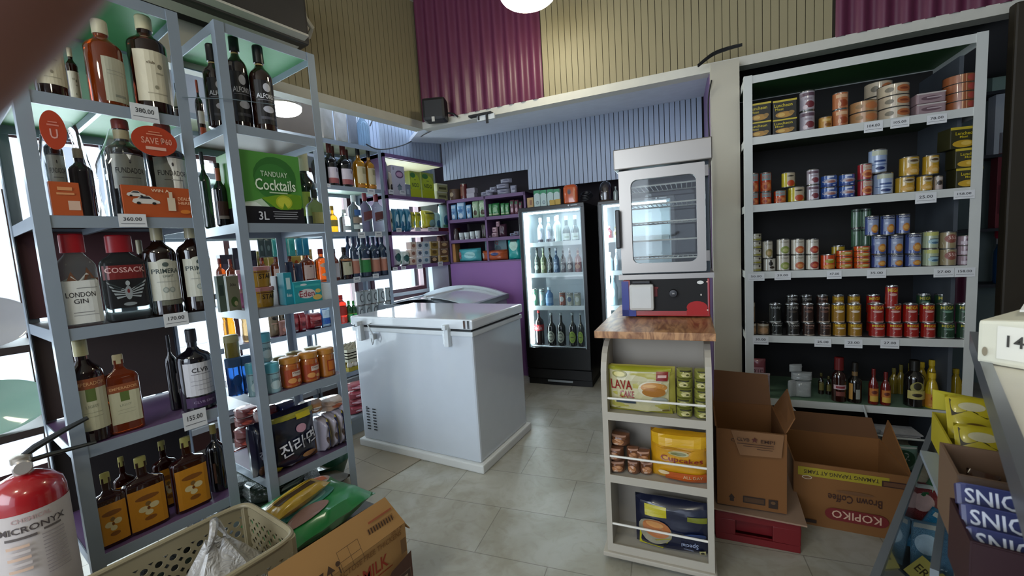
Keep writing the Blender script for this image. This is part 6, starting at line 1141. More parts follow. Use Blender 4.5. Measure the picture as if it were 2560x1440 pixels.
def stack(proto, line, xl, xr, n, yt, desc, cat, group=None, **k):
    """n equal tins on each other, top of the pile at yt"""
    z0 = k.pop('z0', line.z); ins = k.get('ins', .012); p = line.p((xl+xr)/2, ins+.03, z0); H = hz(p, yt)/n; z = z0; nm = {1: [''], 2: ['lower ', 'upper '], 3: ['bottom ', 'middle ', 'top '], 4: ['bottom ', 'second ', 'third ', 'top '], 5: ['bottom ', 'second ', 'middle ', 'fourth ', 'top ']}[n]
    for i in range(n): z = put(proto, line, xl, xr, 0, nm[i]+desc, cat, group, zb=z+.0004, h=H-.0008, **k)
    return z
mar = P_can('food_tin', '#a49ca4', [('r', 0, .8, .9, .16, '#5c4450'), ('e', .1, .3, .6, .34, '#6c2c34'), ('e', -.2, .18, .3, .2, '#c4b4b8'), ('r', 0, .58, .5, .1, '#8a7c84')])
stack(mar, T1, 1998, 2037, 2, 229, 'pale and maroon tin stacked beside the meat tins', 'tin', 'pale and maroon tins', dk=1)
ort = P_can('food_tin', '#a8643c', [('r', 0, .76, .7, .2, '#c49c78'), ('e', .1, .34, .6, .4, '#8a3c1c'), ('e', -.15, .3, .2, .3, '#c9a080')])
put(P_can('food_tin', '#a8782c', [('r', 0, .7, .6, .2, '#c4a464'), ('e', .1, .3, .5, .3, '#7c4c1c')]), T1, 2046, 2080, 294, 'short mustard tin on the top shelf', 'tin')
stack(ort, T1, 2080, 2120, 2, 233, 'orange and cream tin on the top shelf', 'tin', 'orange and cream tins')
flt = P_can('flat_tin', '#b4a48c', [('e', .2, .5, .5, .6, '#a8643c'), ('e', .2, .5, .3, .2, '#7c3c24'), ('e', -.25, .5, .24, .4, '#6c6454'), ('r', -.05, .5, .03, .8, '#c9bfae')])
stack(P_can('flat_tin', '#a87c50', [('e', .2, .5, .5, .6, '#b06c40'), ('e', -.25, .5, .24, .4, '#8a6c48')]), T1, 2122, 2192, 2, 254, 'flat tan tin above the 104.00 tag', 'tin', 'flat tan tins')
stack(flt, T1, 2192, 2272, 3, 211, 'wide flat cream and orange tin above the 105.00 tag', 'tin', 'wide flat tins')
stack(flt, T1, 2160, 2230, 3, 205, 'wide flat tin in the second row above the 104.00 tag', 'tin', 'wide flat tins in the second row', ins=.13)
stack(P_box('sardine_tin', '#8a7478', [('r', 0, .9, 1., .12, '#b0a8a4'), ('e', 0, .45, .7, .4, '#5c444c'), ('r', .1, .5, .5, .1, '#a8989c')], bev=.08), T1, 2282, 2354, 2, 234, 'oval sardine tin near the right end of the top shelf', 'tin', 'oval sardine tins', dk=.7)
stack(P_can('flat_tin', '#8a4c28', [('e', .25, .5, .4, .7, '#a0443c'), ('r', -.1, .5, .04, .9, '#c99a74'), ('r', .02, .5, .03, .9, '#b88c6c')]), T1, 2357, 2437, 4, 188, 'big orange-red tin at the right end of the top shelf', 'tin', 'big orange-red tins')
# second shelf
hun = P_can('food_tin', '#a8340c', [('r', 0, .76, .76, .34, '#6c9094'), ('t', 'HUNTS', 0, .76, .66, .2, '#b85434'), ('e', 0, .28, .8, .46, '#b86434'), ('e', -.1, .26, .3, .24, '#8a2c14'), ('e', .2, .3, .2, .2, '#c48454')])
xs = [(1871, 1897), (1900, 1929), (1934, 1965)]
tops = row(hun, T2, xs, [483, 481, 477], 'orange bean tin with blue panel', 'in the lower layer, second shelf', 'tin', 'orange bean tins')
row(hun, T2, xs[:2], [434, 432], 'orange bean tin with blue panel', 'in the upper layer, second shelf', 'tin', 'orange bean tins', zb=[t+.0004 for t in tops[:2]])
tom = P_can('food_tin', '#b0a01c', [('r', .16, .6, .64, .7, '#a89c84'), ('e', .1, .74, .5, .1, '#2c2418'), ('e', .12, .26, .56, .4, '#a83c14'), ('p', [(-.1, .55), (.45, .62), (.4, .45)], '#2c2014')])
z = put(tom, T2, 1969, 2011, 468, 'lower yellow tin with a tomato on it', 'tin', 'yellow tins with tomatoes')
put(tom, T2, 1953, 1988, 432, 'upper yellow tin with a tomato on it', 'tin', 'yellow tins with tomatoes', zb=z+.001)
stack(mar, T2, 2016, 2048, 2, 424, 'pale and maroon tin on the second shelf', 'tin', 'pale and maroon tins of the second shelf')
blu = P_can('food_tin', '#2c4c8c', [('r', 0, .86, .4, .14, '#b4b8c4'), ('e', 0, .5, .9, .34, '#a49ca4'), ('e', .05, .45, .5, .2, '#8a5c54'), ('r', 0, .14, .9, .2, '#1c3474'), ('e', .2, .16, .2, .12, '#a4b0c4')])
for k, (xa, xb) in enumerate(((2051, 2093), (2096, 2137))): stack(blu, T2, xa, xb, 2, (439, 436)[k], ('left', 'right')[k]+' blue sausage tin on the second shelf', 'tin', 'blue sausage tins')
hn2 = P_can('food_tin', '#8c1c24', [('r', .1, .76, .7, .3, '#a49888'), ('t', 'HUNTS', .1, .76, .5, .16, '#b87454'), ('e', .1, .36, .8, .46, '#b8743c'), ('e', .1, .34, .5, .24, '#8a3c1c')])
z = stack(hn2, T2, 2143, 2180, 2, 410, 'red bean tin left of the tall pale blue tins', 'tin', 'red bean tins')
mtr = P_can('food_tin', '#8c9cb8', [('r', 0, .84, .8, .2, '#a4a894'), ('r', 0, .5, .6, .08, '#2c4478'), ('e', 0, .2, .5, .14, '#1c2c5c'), ('r', 0, .36, .9, .03, '#3c5488')])
z = put(mtr, T2, 2182, 2232, 434, 'lower tall pale blue milk tin', 'tin', 'tall pale blue milk tins')
put(mtr, T2, 2170, 2217, 375, 'upper tall pale blue milk tin', 'tin', 'tall pale blue milk tins', zb=z+.001)
yel = P_can('food_tin', '#a8841c', [('e', .1, .74, .66, .3, '#a4987c'), ('e', .1, .76, .5, .12, '#4c3820'), ('e', .05, .28, .8, .4, '#b88c34'), ('e', .1, .24, .4, .2, '#c4a468')])
xs = [(2237, 2285), (2290, 2330)]
tops = row(yel, T2, xs, [443, 440], 'golden yellow tuna tin', 'in the lower layer above the 25.00 tag', 'tin', 'golden tuna tins')
row(yel, T2, [(2247, 2296), (2305, 2346)], [393, 389], 'golden yellow tuna tin', 'in the upper layer above the 25.00 tag', 'tin', 'golden tuna tins', zb=[t+.001 for t in tops])
put(P_can('food_tin', '#7c6c5c', [('r', 0, .8, .8, .2, '#a49c94'), ('e', 0, .5, .6, .3, '#2c2420'), ('r', 0, .2, .8, .3, '#9c8c88')]), T2, 2333, 2356, 440, 'brownish tin beside the stacked rectangular tins', 'tin')
lun2 = P_box('luncheon_tin', '#2c2a10', [('r', 0, .94, 1., .12, '#b09c2c'), ('t', 'Luncheon', .05, .70, .72, .15, '#b8a414'), ('t', 'Meat', .0, .54, .3, .1, '#b8a414'), ('e', .0, .22, .84, .34, '#b08c24'), ('e', .1, .24, .4, .2, '#c4a44c')], bev=.03)
z = T2.z
for i, (xa, xb, hh) in enumerate(((2376, 2442, .083), (2374, 2442, .083), (2356, 2426, .09))): z = put(lun2, T2, xa, xb, 0, ('bottom', 'middle', 'top')[i]+' rectangular meat tin of the pile above the 158.00 tag', 'tin', 'rectangular meat tins above the 158.00 tag', zb=z+.0005, h=hh, dk=.9, ins=.01, rot=(0, 0, .12)[i])
# third shelf
crm = lambda a, b: P_can('food_tin', '#b4aea0', [('e', .1, .32, .7, .46, a), ('e', .1, .3, .4, .24, b), ('t', 'Cream', .05, .82, .6, .12, '#6c6454')])
stack(P_can('flat_tin', '#a8a48c', [('r', .1, .6, .6, .16, '#c4c0b0'), ('r', 0, .2, .9, .2, '#8a8420'), ('e', .3, .7, .16, .3, '#3c2c28')]), T3, 1871, 1904, 5, 583, 'short cream tin in the pile above the 50.00 tag', 'tin', 'short cream tins', dk=1)
z = put(P_can('food_tin', '#b4b0a4', [('e', .05, .6, .34, .34, '#1c1814'), ('e', .05, .82, .16, .14, '#2c241c'), ('e', .15, .3, .4, .2, '#2c2018')]), T3, 1908, 1939, 646, 'white tin printed with a dark standing figure', 'tin')
put(crm('#8a7c48', '#b89c6c'), T3, 1906, 1932, 602, 'cream tin standing on the tin with the dark figure', 'tin', zb=z+.001)
for k, (xa, xb, a, b, nm) in enumerate(((1941, 1974, '#7c8a3c', '#a8a86c', 'green picture'), (1977, 2011, '#a8542c', '#c4844c', 'orange picture'), (2014, 2047, '#8c2c20', '#b85c3c', 'red picture'))):
    stack(crm(a, b), T3, xa, xb, 2, 597, 'white cream tin with '+nm+' above the 39.00 tag', 'tin', 'white cream tins')
chz = P_can('food_tin', '#b43c0c', [('e', .1, .56, .8, .3, '#8a8420'), ('e', .1, .66, .4, .1, '#b8b08c'), ('e', .05, .2, .86, .3, '#b87c2c')])
put(chz, T3, 2051, 2087, 636, 'orange-red cheese tin, leftmost above the 47.00 tag', 'tin')
stack(P_can('flat_tin', '#b4400c', [('e', 0, .5, .86, .6, '#9a7c28'), ('e', .1, .6, .4, .3, '#b8a874')]), T3, 2090, 2131, 3, 625, 'flat orange cheese tin in the left pile by the 47.00 tag', 'tin', 'flat orange cheese tins')
stack(P_can('flat_tin', '#b4400c', [('e', 0, .5, .86, .6, '#9a7c28'), ('e', .1, .6, .4, .3, '#b8a874')]), T3, 2134, 2175, 4, 614, 'flat orange cheese tin in the right pile by the 47.00 tag', 'tin', 'flat orange cheese tins')
put(P_can('flat_tin', '#a88c20', [('r', 0, .5, .9, .3, '#8a3c10')]), T3, 2078, 2112, 614, 'yellow lidded tin behind the orange cheese tins', 'tin', ins=.12)
cor = P_can('food_tin', '#3c4c84', [('r', 0, .88, .9, .12, '#15182c'), ('t', 'ARGENTINA', 0, .88, .8, .06, '#c4c8d4'), ('r', 0, .5, .76, .60, '#7c86a0'), ('e', .1, .34, .56, .42, '#a86c24'), ('e', .1, .34, .36, .24, '#c4944c'), ('r', -.2, .6, .2, .1, '#a4acc0')])
G = 'blue corned beef tins'
xs = [(2178, 2215), (2219, 2257), (2262, 2302)]
t1_ = row(cor, T3, xs, [636, 635, 635], 'blue beef tin', 'in the bottom layer above the 35.00 tag', 'tin', G)
t2_ = row(cor, T3, xs, [588, 587, 583], 'blue beef tin', 'in the middle layer above the 35.00 tag', 'tin', G, zb=[t+.0004 for t in t1_])
row(cor, T3, [(2162, 2196), (2200, 2236), (2239, 2274)], [540, 538, 535], 'blue beef tin', 'in the top layer above the 35.00 tag', 'tin', G, zb=[t+.0004 for t in t2_])
grn = P_can('food_tin', '#3c5c44', [('r', -.2, .5, .04, .8, '#8aa48c'), ('r', .2, .5, .04, .8, '#8aa48c'), ('r', 0, .88, .9, .08, '#1c2c20')])
for r_, zz in enumerate((T3.z+.0, T3.z+.095, T3.z+.19)):
    for k, (xa, xb) in enumerate(((2127, 2155), (2150, 2178))): put(grn, T3, xa, xb, 0, f'{("left","right")[k]} green side-turned tin in the {("bottom","middle","top")[r_]} layer behind the blue beef tins', 'tin', 'green side-turned tins', zb=zz, h=.094, ins=.13)
sal = P_can('food_tin', '#98a488', [('r', 0, .84, .9, .2, '#a8a85c'), ('e', .1, .4, .8, .3, '#8aa8b0'), ('e', .15, .34, .5, .12, '#3c5c74'), ('r', .1, .55, .6, .04, '#3c4c54')])
stack(sal, T3, 2305, 2345, 2, 577, 'pale green and blue sardine tin above the 27.00 tag', 'tin', 'pale green and blue tins')
stack(P_can('food_tin', '#8a7c5c', [('e', .05, .6, .8, .5, '#7c4438'), ('t', '555', .1, .66, .5, .2, '#c4a8a0'), ('p', [(-.44, .4), (.44, .1), (.2, .05), (-.4, .25)], '#b4b8a8')]), T3, 2348, 2389, 2, 579, 'brown and white fish tin near the right post', 'tin', 'brown and white fish tins')
stack(P_can('flat_tin', '#8a747c', [('r', 0, .3, .8, .3, '#b0a4ac'), ('e', .1, .6, .5, .3, '#5c4450')]), T3, 2393, 2432, 3, 588, 'mauve tin by the right post of the third shelf', 'tin', 'mauve tins')
# fourth shelf
def sar(c, fish='#a49c9c', top='#c4a81c', txt='MEGA', e2='#b88c84'):
    return P_can('food_tin', c, [('t', txt, 0, .82, .76, .16, top), ('e', 0, .62, .6, .12, e2), ('p', [(-.42, .42), (-.1, .40), (.3, .2), (.42, .1), (.2, .12), (-.2, .28)], fish), ('r', 0, .08, .8, .04, fish)])
blk = sar('#15120f', '#a4a09c', '#9c9890', 'TOWN', '#3c342c'); brw = sar('#2c1a14', '#a89484', '#a88474', 'Young', '#5c3c30'); gol = sar('#8a6418', '#b89c84', '#c4a414', 'MEGA', '#c4b4a4'); redt = sar('#8c1810', '#b08c84'); grt = sar('#1c3824', '#7c9484', '#a4982c', 'MEGA', '#5c7c68'); lky = sar('#101210', '#a4a8a4', '#a4a8a4', 'Lucky', '#101210')
jar4 = P_can('food_tin', '#7c6448', [('r', 0, .84, .9, .16, '#a49c8c'), ('e', 0, .4, .7, .5, '#a07c58')], rim='#4c4844')
spec = [((1871, 1891), jar4, 'brown picture tin'), ((1893, 1923), jar4, 'brown picture tin'), ((1925, 1957), lky, 'black tin with white lettering'), ((1964, 2000), blk, 'black sardine tin'), ((2006, 2037), brw, 'dark brown sardine tin'), ((2044, 2078), brw, 'dark brown sardine tin'), ((2081, 2115), gol, 'gold sardine tin'), ((2119, 2155), gol, 'gold sardine tin'),
        ((2171, 2212), redt, 'red sardine tin'), ((2216, 2255), redt, 'red sardine tin'), ((2259, 2296), redt, 'red sardine tin'), ((2301, 2338), redt, 'red sardine tin'), ((2343, 2385), grt, 'dark green sardine tin'), ((2391, 2430), grt, 'dark green sardine tin')]
for i, ((xa, xb), pr, nm) in enumerate(spec):
    grp = nm+'s of the fourth shelf'
    z = put(pr, T4, xa, xb, 806, f'{nm} in the lower layer of the fourth shelf, {ORD[i]} from left', 'tin', grp)
    if i != 1: put(pr, T4, xa-3, xb-3, 759 if i > 0 else 753, f'{nm} in the upper layer of the fourth shelf, {ORD[i]} from left', 'tin', grp, zb=z+.0005)
    if i == 9: put(pr, T4, 2212, 2244, 714, 'single red sardine tin standing as a third layer', 'tin', grp, zb=T4.z+2*(z-T4.z)+.002)
for k, (xa, xb) in enumerate(((1965, 1995), (2000, 2030), (2040, 2070), (2080, 2110), (2118, 2150), (2165, 2200), (2290, 2325), (2335, 2375))):
    for l_ in (0, 1): put((blk, blk, brw, gol, gol, redt, grt, grt)[k], T4, xa, xb, 0, f'{("black","black","brown","gold","gold","red","green","green")[k]} tin in the second row of the fourth shelf, {("lower","upper")[l_]} one, {ORD[k]} from left', 'tin', 'tins in the second row of the fourth shelf', zb=T4.z+.0935*l_, h=.093, ins=.12)
# fifth shelf: sugar, sauces, juice
sug = P_pouch('sugar_pack', '#b4a4a8', [('t', 'PLUS', 0, .76, .6, .12, '#3c2428'), ('t', 'REFINED', .1, .48, .76, .08, '#8c2c34'), ('t', 'SUGAR', 0, .30, .86, .2, '#8c1420'), ('r', 0, .9, .8, .04, '#8a5c64')], ph=.4, seal='#c4b4b4')
put(sug, T5, 1874, 1925, 932, 'refined sugar pack with red lettering at the left of the lowest tin shelf', 'sugar pack', dk=.4)
put(P_pouch('sugar_pack', '#7c3c44', [('r', 0, .6, .7, .3, '#a47c84'), ('t', 'PLUS', 0, .6, .6, .18, '#3c1c20')], ph=1.2), T5, 1876, 1914, 896, 'dark red sugar pack standing behind the refined sugar pack', 'sugar pack', dk=.4, ins=.10)
wb = P_pouch('plain_bag', '#b4b8b8', [], ph=.9, kind='foil')
for k, (xa, xb, zz, hh, rt, tl) in enumerate(((1985, 2028, 0, .085, 0, .0), (1968, 1992, 0, .09, .5, .0), (1978, 2030, .088, .045, 0, 0), (1972, 2006, .134, .04, .3, 0))):
    put(wb, T5, xa, xb, 0, ('front', 'left hand', 'second', 'topmost')[k]+' plain white plastic bag heaped on the lowest tin shelf', 'plastic bag', 'plain white bags', dk=.6, ins=.04, zb=T5.z+zz, h=hh, rot=rt)
put(P_bottle('sauce_bottle', M('#240c08', .07, 0, 'gloss'), .52, .72, .17, cap='#5c1414', capz=.72, capr=1.9, el=[('r', .0, .35, .84, .1, '#b49ca0'), ('r', 0, .35, .6, .05, '#7c2c34'), ('r', .0, .2, .6, .1, '#6c3c34')]), T5, 2078, 2115, 893, 'brown sauce bottle with a red sealed cap and pale label', 'bottle')
put(P_bottle('sauce_bottle', M('#14100c', .07, 0, 'gloss'), .5, .66, .2, cap='#1c1814', capz=.80, el=[('r', -.36, .3, .2, .4, '#a87c3c'), ('r', .1, .24, .3, .24, '#8a8c84')], neck=(.62, .78, '#6c5434')), T5, 2118, 2154, 906, 'black soy sauce bottle with foil neck beside the brown sauce bottle', 'bottle')
ket = P_bottle('ketchup_bottle', M('#5c100c', .1, 0, 'gloss'), .48, .74, .18, cap='#5c1010', capz=.84, el=[('r', 0, .36, .9, .22, '#a8642c'), ('e', 0, .36, .6, .1, '#5c2418'), ('r', 0, .18, .84, .16, '#b8943c')])
row(ket, T5, [(2170, 2195), (2200, 2226)], [922, 930], 'dark red ketchup bottle with orange label', 'on the lowest tin shelf', 'bottle', 'dark red ketchup bottles')
put(P_bottle('sauce_jug', M('#14100e', .07, 0, 'gloss'), .6, .76, .2, cap='#15120f', capz=.78, el=[('e', 0, .44, .66, .26, '#8a8448'), ('e', 0, .47, .4, .16, '#2c2818'), ('r', 0, .28, .84, .18, '#a89c5c'), ('e', 0, .28, .5, .08, '#2c2418')], capr=1.3), T5, 2258, 2309, 900, 'black syrup jug with a round cream label on the lowest tin shelf', 'jug')
yb2 = P_bottle('juice_bottle', M('#a88c14', .15, 0, 'gloss', .05), .46, .78, .24, cap='#b89c24', capz=.86, band=(.06, .42, '#a86c1c'), el=[('e', .05, .3, .6, .14, '#8a2c14'), ('r', 0, .12, .7, .05, '#b8843c')])
put(yb2, T5, 2311, 2345, 932, 'yellow juice bottle with orange label, front one', 'bottle', 'yellow juice bottles')
yb3 = P_bottle('juice_bottle', M('#a88c14', .15, 0, 'gloss', .05), .46, .78, .24, cap='#b89c24', capz=.86)
row(yb3, T5, [(2286, 2316), (2312, 2342), (2338, 2368), (2372, 2402), (2398, 2428)], [905, 900, 912, 922, 932], 'plain yellow juice bottle', 'behind the labelled one', 'bottle', 'plain yellow juice bottles', ins=.15)
row(P_bottle('sauce_bottle', M('#6c5c1c', .15, 0, 'gloss'), .5, .74, .2, cap='#5c5424', capz=.84), T5, [(2222, 2245), (2240, 2262), (2262, 2284)], [920, 912, 908], 'dim yellow bottle', 'in the shade behind the syrup jug', 'bottle', 'dim yellow bottles', ins=.2)
row(P_bottle('sauce_bottle', DK, .5, .74, .2, cap='#4a4420', capz=.84, el=[('r', 0, .4, .8, .4, '#6c6434')]), T5, [(2045, 2060), (2064, 2078)], [932, 940], 'small dark bottle with olive label', 'left of the brown sauce bottle', 'bottle', 'small dark bottles', ins=.12)
# floor level: crate of black printed packs on the ground in front of the rack's foot
zf = .10
mb = MB(); mb.hexa([W(.40, 2.28, 0), W(1.10, 2.28, 0), W(1.10, 2.44, 0), W(.40, 2.44, 0)], [W(.40, 2.28, zf), W(1.10, 2.28, zf), W(1.10, 2.44, zf), W(.40, 2.44, zf)]); tag(mb.obj('wooden_pallet', M('#15130f', .8)), 'dark pallet on the floor behind the coffee carton', 'pallet')
LF = Line('v', 2.29, zf+.001)
pk_ = lambda c, e: P_pouch('charcoal_pack', c, [('e', 0, .5, .84, .70, e), ('t', '22', 0, .6, .4, .3, '#8a9490'), ('r', 0, .94, .9, .06, '#a4acac')], ph=.6)
dkp = pk_('#8c9898', '#101412'); gnp = pk_('#5c7c74', '#14402c'); brp = pk_('#8c8084', '#3c2018')
row(brp, LF, [(1990, 2052), (2058, 2104)], [1083, 1086], 'clear pack with a dark brown oval', 'standing behind the coffee carton', 'pack', 'packs with dark brown ovals', dk=.3)
row(dkp, LF, [(2108, 2172), (2178, 2214)], [1092, 1104], 'clear pack with a black oval', 'standing behind the coffee carton', 'pack', 'packs with black ovals', dk=.3)
put(gnp, LF, 2218, 2292, 1112, 'clear pack with a dark green oval at the right of the coffee carton', 'pack', dk=.3)
row(P_pouch('charcoal_pack', '#6c7074', [('e', 0, .2, .6, .3, '#15181a')], ph=1.9), LF, [(2000, 2048), (2052, 2100), (2104, 2150), (2150, 2200)], [1052, 1058, 1062, 1072], 'grey clear pack in the back row', 'under the lowest tin shelf', 'pack', 'grey packs in the back row', dk=.3, ins=.08)
# wire bracket and newspaper at the rack's foot
mb = MB(); pts = [at(2158, 1012, 'v', 2.43), at(2172, 1060, 'v', 2.40), at(2182, 1085, 'v', 2.38), at(2230, 1095, 'v', 2.36), at(2322, 1102, 'v', 2.34)]
mb.tube(pts, .0045, 8); tag(mb.obj('wire_bracket', M('#a4a8a8', .4), smooth=True), 'bent white rod hanging from the lowest tin shelf', 'rod')
a_ = at(2178, 1088, 'v', 2.38); 
for k in range(3):
    mb = MB(); mb.box(0, 0, 0, .15, .10, .005); o = mb.obj('newspaper', M('#8f9096', .8, 0, 'newsprint', .35, 40.)); o.location = tuple(W(uof(a_)+.02+.012*k, 2.385, float(a_[2])+.004+.0068*k-.006)); o.rotation_euler = (0, .02, A+.03*k); tag(o, ('lowest', 'middle', 'top')[k]+' folded newspaper lying on the bent white rod', 'newspaper', 'folded newspapers')
# paper strap hanging over the shelf lip
mb = MB(); q = [T5.p(1955, -.003, T5.z)+np.array([0, 0, .0]), T5.p(1985, -.02, T5.z)+np.array([0, 0, -.05])]
d_ = q[1]-q[0]; mb.slab([q[0]+(0, 0, .03), q[0]+(0, 0, .0)+EX*.02, q[1]+EX*.02+(0, 0, -.01), q[1]], EY, .001); tag(mb.obj('paper_strap', M('#a4a4a4', .6)), 'loose white paper strap dangling off the lowest tin shelf', 'paper')
# ================================================================ FLOOR GOODS UNDER THE LEFT RACKS
def floorbag(px, py, z, w, dpt, h, proto, rz, label, cat, group=None, rx=0.):
    p = at(px, py, 'z', z+h/2); o = copy_tree(proto); o.location = (p[0], p[1], z); o.rotation_euler = (rx, 0, rz); o.scale = (w, dpt, h); tag(o, label, cat, group); return o
def flat(name, col, el, ph=0., kind='film'):
    """a filled bag lying flat, print facing up: built upright then laid on its back"""
    o = P_pouch(name, col, el, ph, kind); R_ = Matrix.Rotation(-PI/2, 4, 'X')
    for q in [o]+list(o.children):
        if q.data.users == 1: q.data.transform(Matrix.Translation((0, 0, .5)) @ R_)
    return o
gb = flat('rice_bag', '#1c7a3c', [('e', .1, .72, .6, .3, '#a48c84'), ('r', .15, .74, .4, .14, '#b0603c'), ('e', -.1, .4, .7, .3, '#3c7c70'), ('e', -.1, .40, .5, .2, '#7cb0a4'), ('e', -.2, .2, .5, .2, '#8a6c64')], .6)
floorbag(842, 1300, .125, .40, .34, .11, gb, PI/2+.1, 'green printed bag lying on sacks at the foot of the second rack', 'bag')
yb = flat('noodle_bag', '#a4841c', [('r', 0, .5, .7, .3, '#3c2c14'), ('r', 0, .8, .8, .1, '#c4a83c')], .9)
floorbag(765, 1250, .245, .26, .10, .05, yb, PI/2+.25, 'long yellow bag leaning across the green bag', 'bag', rx=.0)
blkb = P_pouch('foil_bag', '#23282a', [('e', 0, .5, .4, .3, '#3c5048')], ph=.7, kind='foil'); 
for k, (px, py, z, c) in enumerate(((640, 1190, .17, 0), (600, 1200, .10, 0), (670, 1250, .10, 0), (600, 1280, .02, 0), (690, 1200, .17, 0), (650, 1310, .02, 0), (730, 1215, .10, 0), (575, 1180, .17, 0))):
    floorbag(px, py, z, .26, .2, .075, blkb if k % 2 else P_pouch('foil_bag', '#1c3426', [('e', 0, .5, .5, .3, '#8a9490')], ph=k, kind='foil'), PI/2+.3*math.sin(k*2.1), f'shiny dark foil bag in the heap between the racks, {ORD[k]} from the top', 'bag', 'shiny dark foil bags on the floor')
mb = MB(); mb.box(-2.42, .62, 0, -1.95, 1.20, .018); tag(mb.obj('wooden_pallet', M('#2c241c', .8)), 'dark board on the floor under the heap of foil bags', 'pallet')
rs = P_pouch('rice_bag', '#2c2a22', [('e', 0, .5, .5, .4, '#4a4a3c')], ph=.2)
for k, (x, y) in enumerate(((-1.56, .93), (-1.95, 1.03))):
    o = copy_tree(flat('rice_sack', '#4a4434', [], k)); o.location = (x, y, .001); o.rotation_euler = (0, 0, PI/2+.1); o.scale = (.42, .36, .098); tag(o, ('olive sack lying under the green printed bag', 'olive sack lying further back under the second rack')[k], 'sack')
p = at(785, 1175, 'z', .08)
mb = MB(); mb.lathe([(.10, 0), (.14, .10), (.15, .11), (.152, .115)], 30, closed=False); mb.lathe([(.10, 0), (.10, .002)], 30); o = mb.obj('basin', M('#1c4a34', .35, amt=.1), smooth=True); o.location = (p[0]-.02, p[1]+.06, 0); tag(o, 'dark green round basin on the brown tiles behind the second rack', 'basin')
decor([('r', .03, .06, .09, .03, '#8a9438'), ('e', -.05, .06, .03, .03, '#5c8a74')], lathe_surf([(.10, 0), (.14, .10)]), 'sticker', o, off0=.002).rotation_euler = (0, 0, .8)
# black packs at the left foot of the near rack
for k in range(4): 
    o = copy_tree(blkb); o.location = (-2.02, .30+.09*k, .001); o.rotation_euler = (0, 0, PI/2+.2*k); o.scale = (.16, .14, .14); tag(o, f'black foil pack on the floor under the spirit rack, {ORD[k]} from left', 'pack', 'black foil packs under the spirit rack')
# ================================================================ SWEETS BY THE COUNTER
def footprint(pts, z): return [at(x, y, 'z', z) for x, y in pts]
def open_box(name, near_l, w, depth, z, h, col, label, prt=(), inner=(), hb=None, rz=-.035):
    """an open carton whose near top edge runs between two points; x along that edge, y away from the camera"""
    a = np.array(near_l); t = .003; hb = hb or h
    R = empty(name, (a[0], a[1], z), rz, label, 'box')
    mb = MB(); mb.box(0, 0, 0, w, depth, t); mb.box(0, 0, t, w, t, h); mb.hexa([(0, depth-t, t), (w, depth-t, t), (w, depth, t), (0, depth, t)], [(0, depth-t, hb), (w, depth-t, hb), (w, depth, hb), (0, depth, hb)])
    for x0 in (0, w-t): mb.hexa([(x0, t, t), (x0+t, t, t), (x0+t, depth-t, t), (x0, depth-t, t)], [(x0, t, h), (x0+t, t, h), (x0+t, depth-t, hb), (x0, depth-t, hb)])
    mb.obj('carton_body', M(col, .45, amt=.06), R)
    if prt: decor(prt(w, h), lambda x, z_, off: (x, -off, z_), 'printing', R, off0=.0008, doff=.0004)
    return R, rz, w
zt = .74
nl = at(2425, 1352, 'z', zt+.085)
def sp(w, h): return [('r', w*.5, h*.5, w*.98, h*.96, '#2c1016'), ('r', w*.5, h*.2, w*.98, h*.3, '#4a1018'), ('r', w*.55, h*.42, w*.62, h*.40, '#8a8494'), ('r', w*.55, h*.42, w*.60, h*.34, '#15183a'), ('t', 'SNICKERS', w*.55, h*.42, w*.55, h*.26, '#b4b8c8'), ('r', w*.5, h*.82, w*.24, h*.14, '#8a8490'), ('r', w*.5, h*.82, w*.22, h*.10, '#3a1c24')]
R, rz, w = open_box('chocolate_box', nl, .20, .10, zt, .085, '#2c1016', 'dark chocolate bar display box with white lettering beside the counter', sp)
bar = P_box('chocolate_bar', '#3a3e68', [('r', 0, .5, .9, .86, '#1c2454'), ('t', 'SNICKERS', -.2, .5, .52, .6, '#c8ccd8'), ('e', .18, .5, .14, .6, '#8a5c44')], bev=.1, rough=.25)
dx = np.array([math.cos(rz), math.sin(rz), 0]); dy = np.array([-math.sin(rz), math.cos(rz), 0])
for k in range(3):
    o = copy_tree(bar); p = np.array([nl[0], nl[1], 0])+dx*(w*.46)+dy*(.02+.028*k); o.location = (p[0], p[1], zt+.06+.014*k); o.rotation_euler = (-.5, 0, rz); o.scale = (w*.9, .014, .030)
    tag(o, f'dark blue wrapped chocolate bar, {("front", "middle", "back")[k]} one in the display box', 'chocolate bar', 'chocolate bars in the display box')
nl = at(2392, 1185, 'z', zt+.11)
R, rz, w = open_box('cardboard_box', nl, .20, .11, zt, .11, '#6a5240', 'plain brown carton behind the chocolate bars, its inner flap raised')
mb = MB(); mb.slab([(0, .0, .11), (w, .0, .11), (w*.98, -.035, .045), (.02, -.035, .045)], (0, -.5, -.5), .002); mb.obj('flap', M('#4f3c30', .6), R)
dx = np.array([math.cos(rz), math.sin(rz), 0]); dy = np.array([-math.sin(rz), math.cos(rz), 0]); A0_ = np.array([nl[0], nl[1], 0])
cp = P_pouch('sweet_pack', '#4a2c1c', [('e', 0, .5, .5, .4, '#b09c80')], ph=.5, kind='foil')
for k in range(4):
    o = copy_tree(cp); p = A0_+dx*(w*(.2+.2*k))+dy*.07; o.location = (p[0], p[1], zt+.03); o.rotation_euler = (0, 0, rz+.2*(k-1.5)); o.scale = (.034, .03, .06); tag(o, f'brown and cream sweet in the plain brown carton, {ORD[k]} from left', 'sweet', 'brown sweets in the carton')
nl = at(2392, 1138, 'z', zt+.06)
R, rz, w = open_box('yellow_carton', nl, .18, .21, zt, .06, '#a8981c', 'bright yellow open carton with tall inner flap, below the juice bottles', hb=.062)
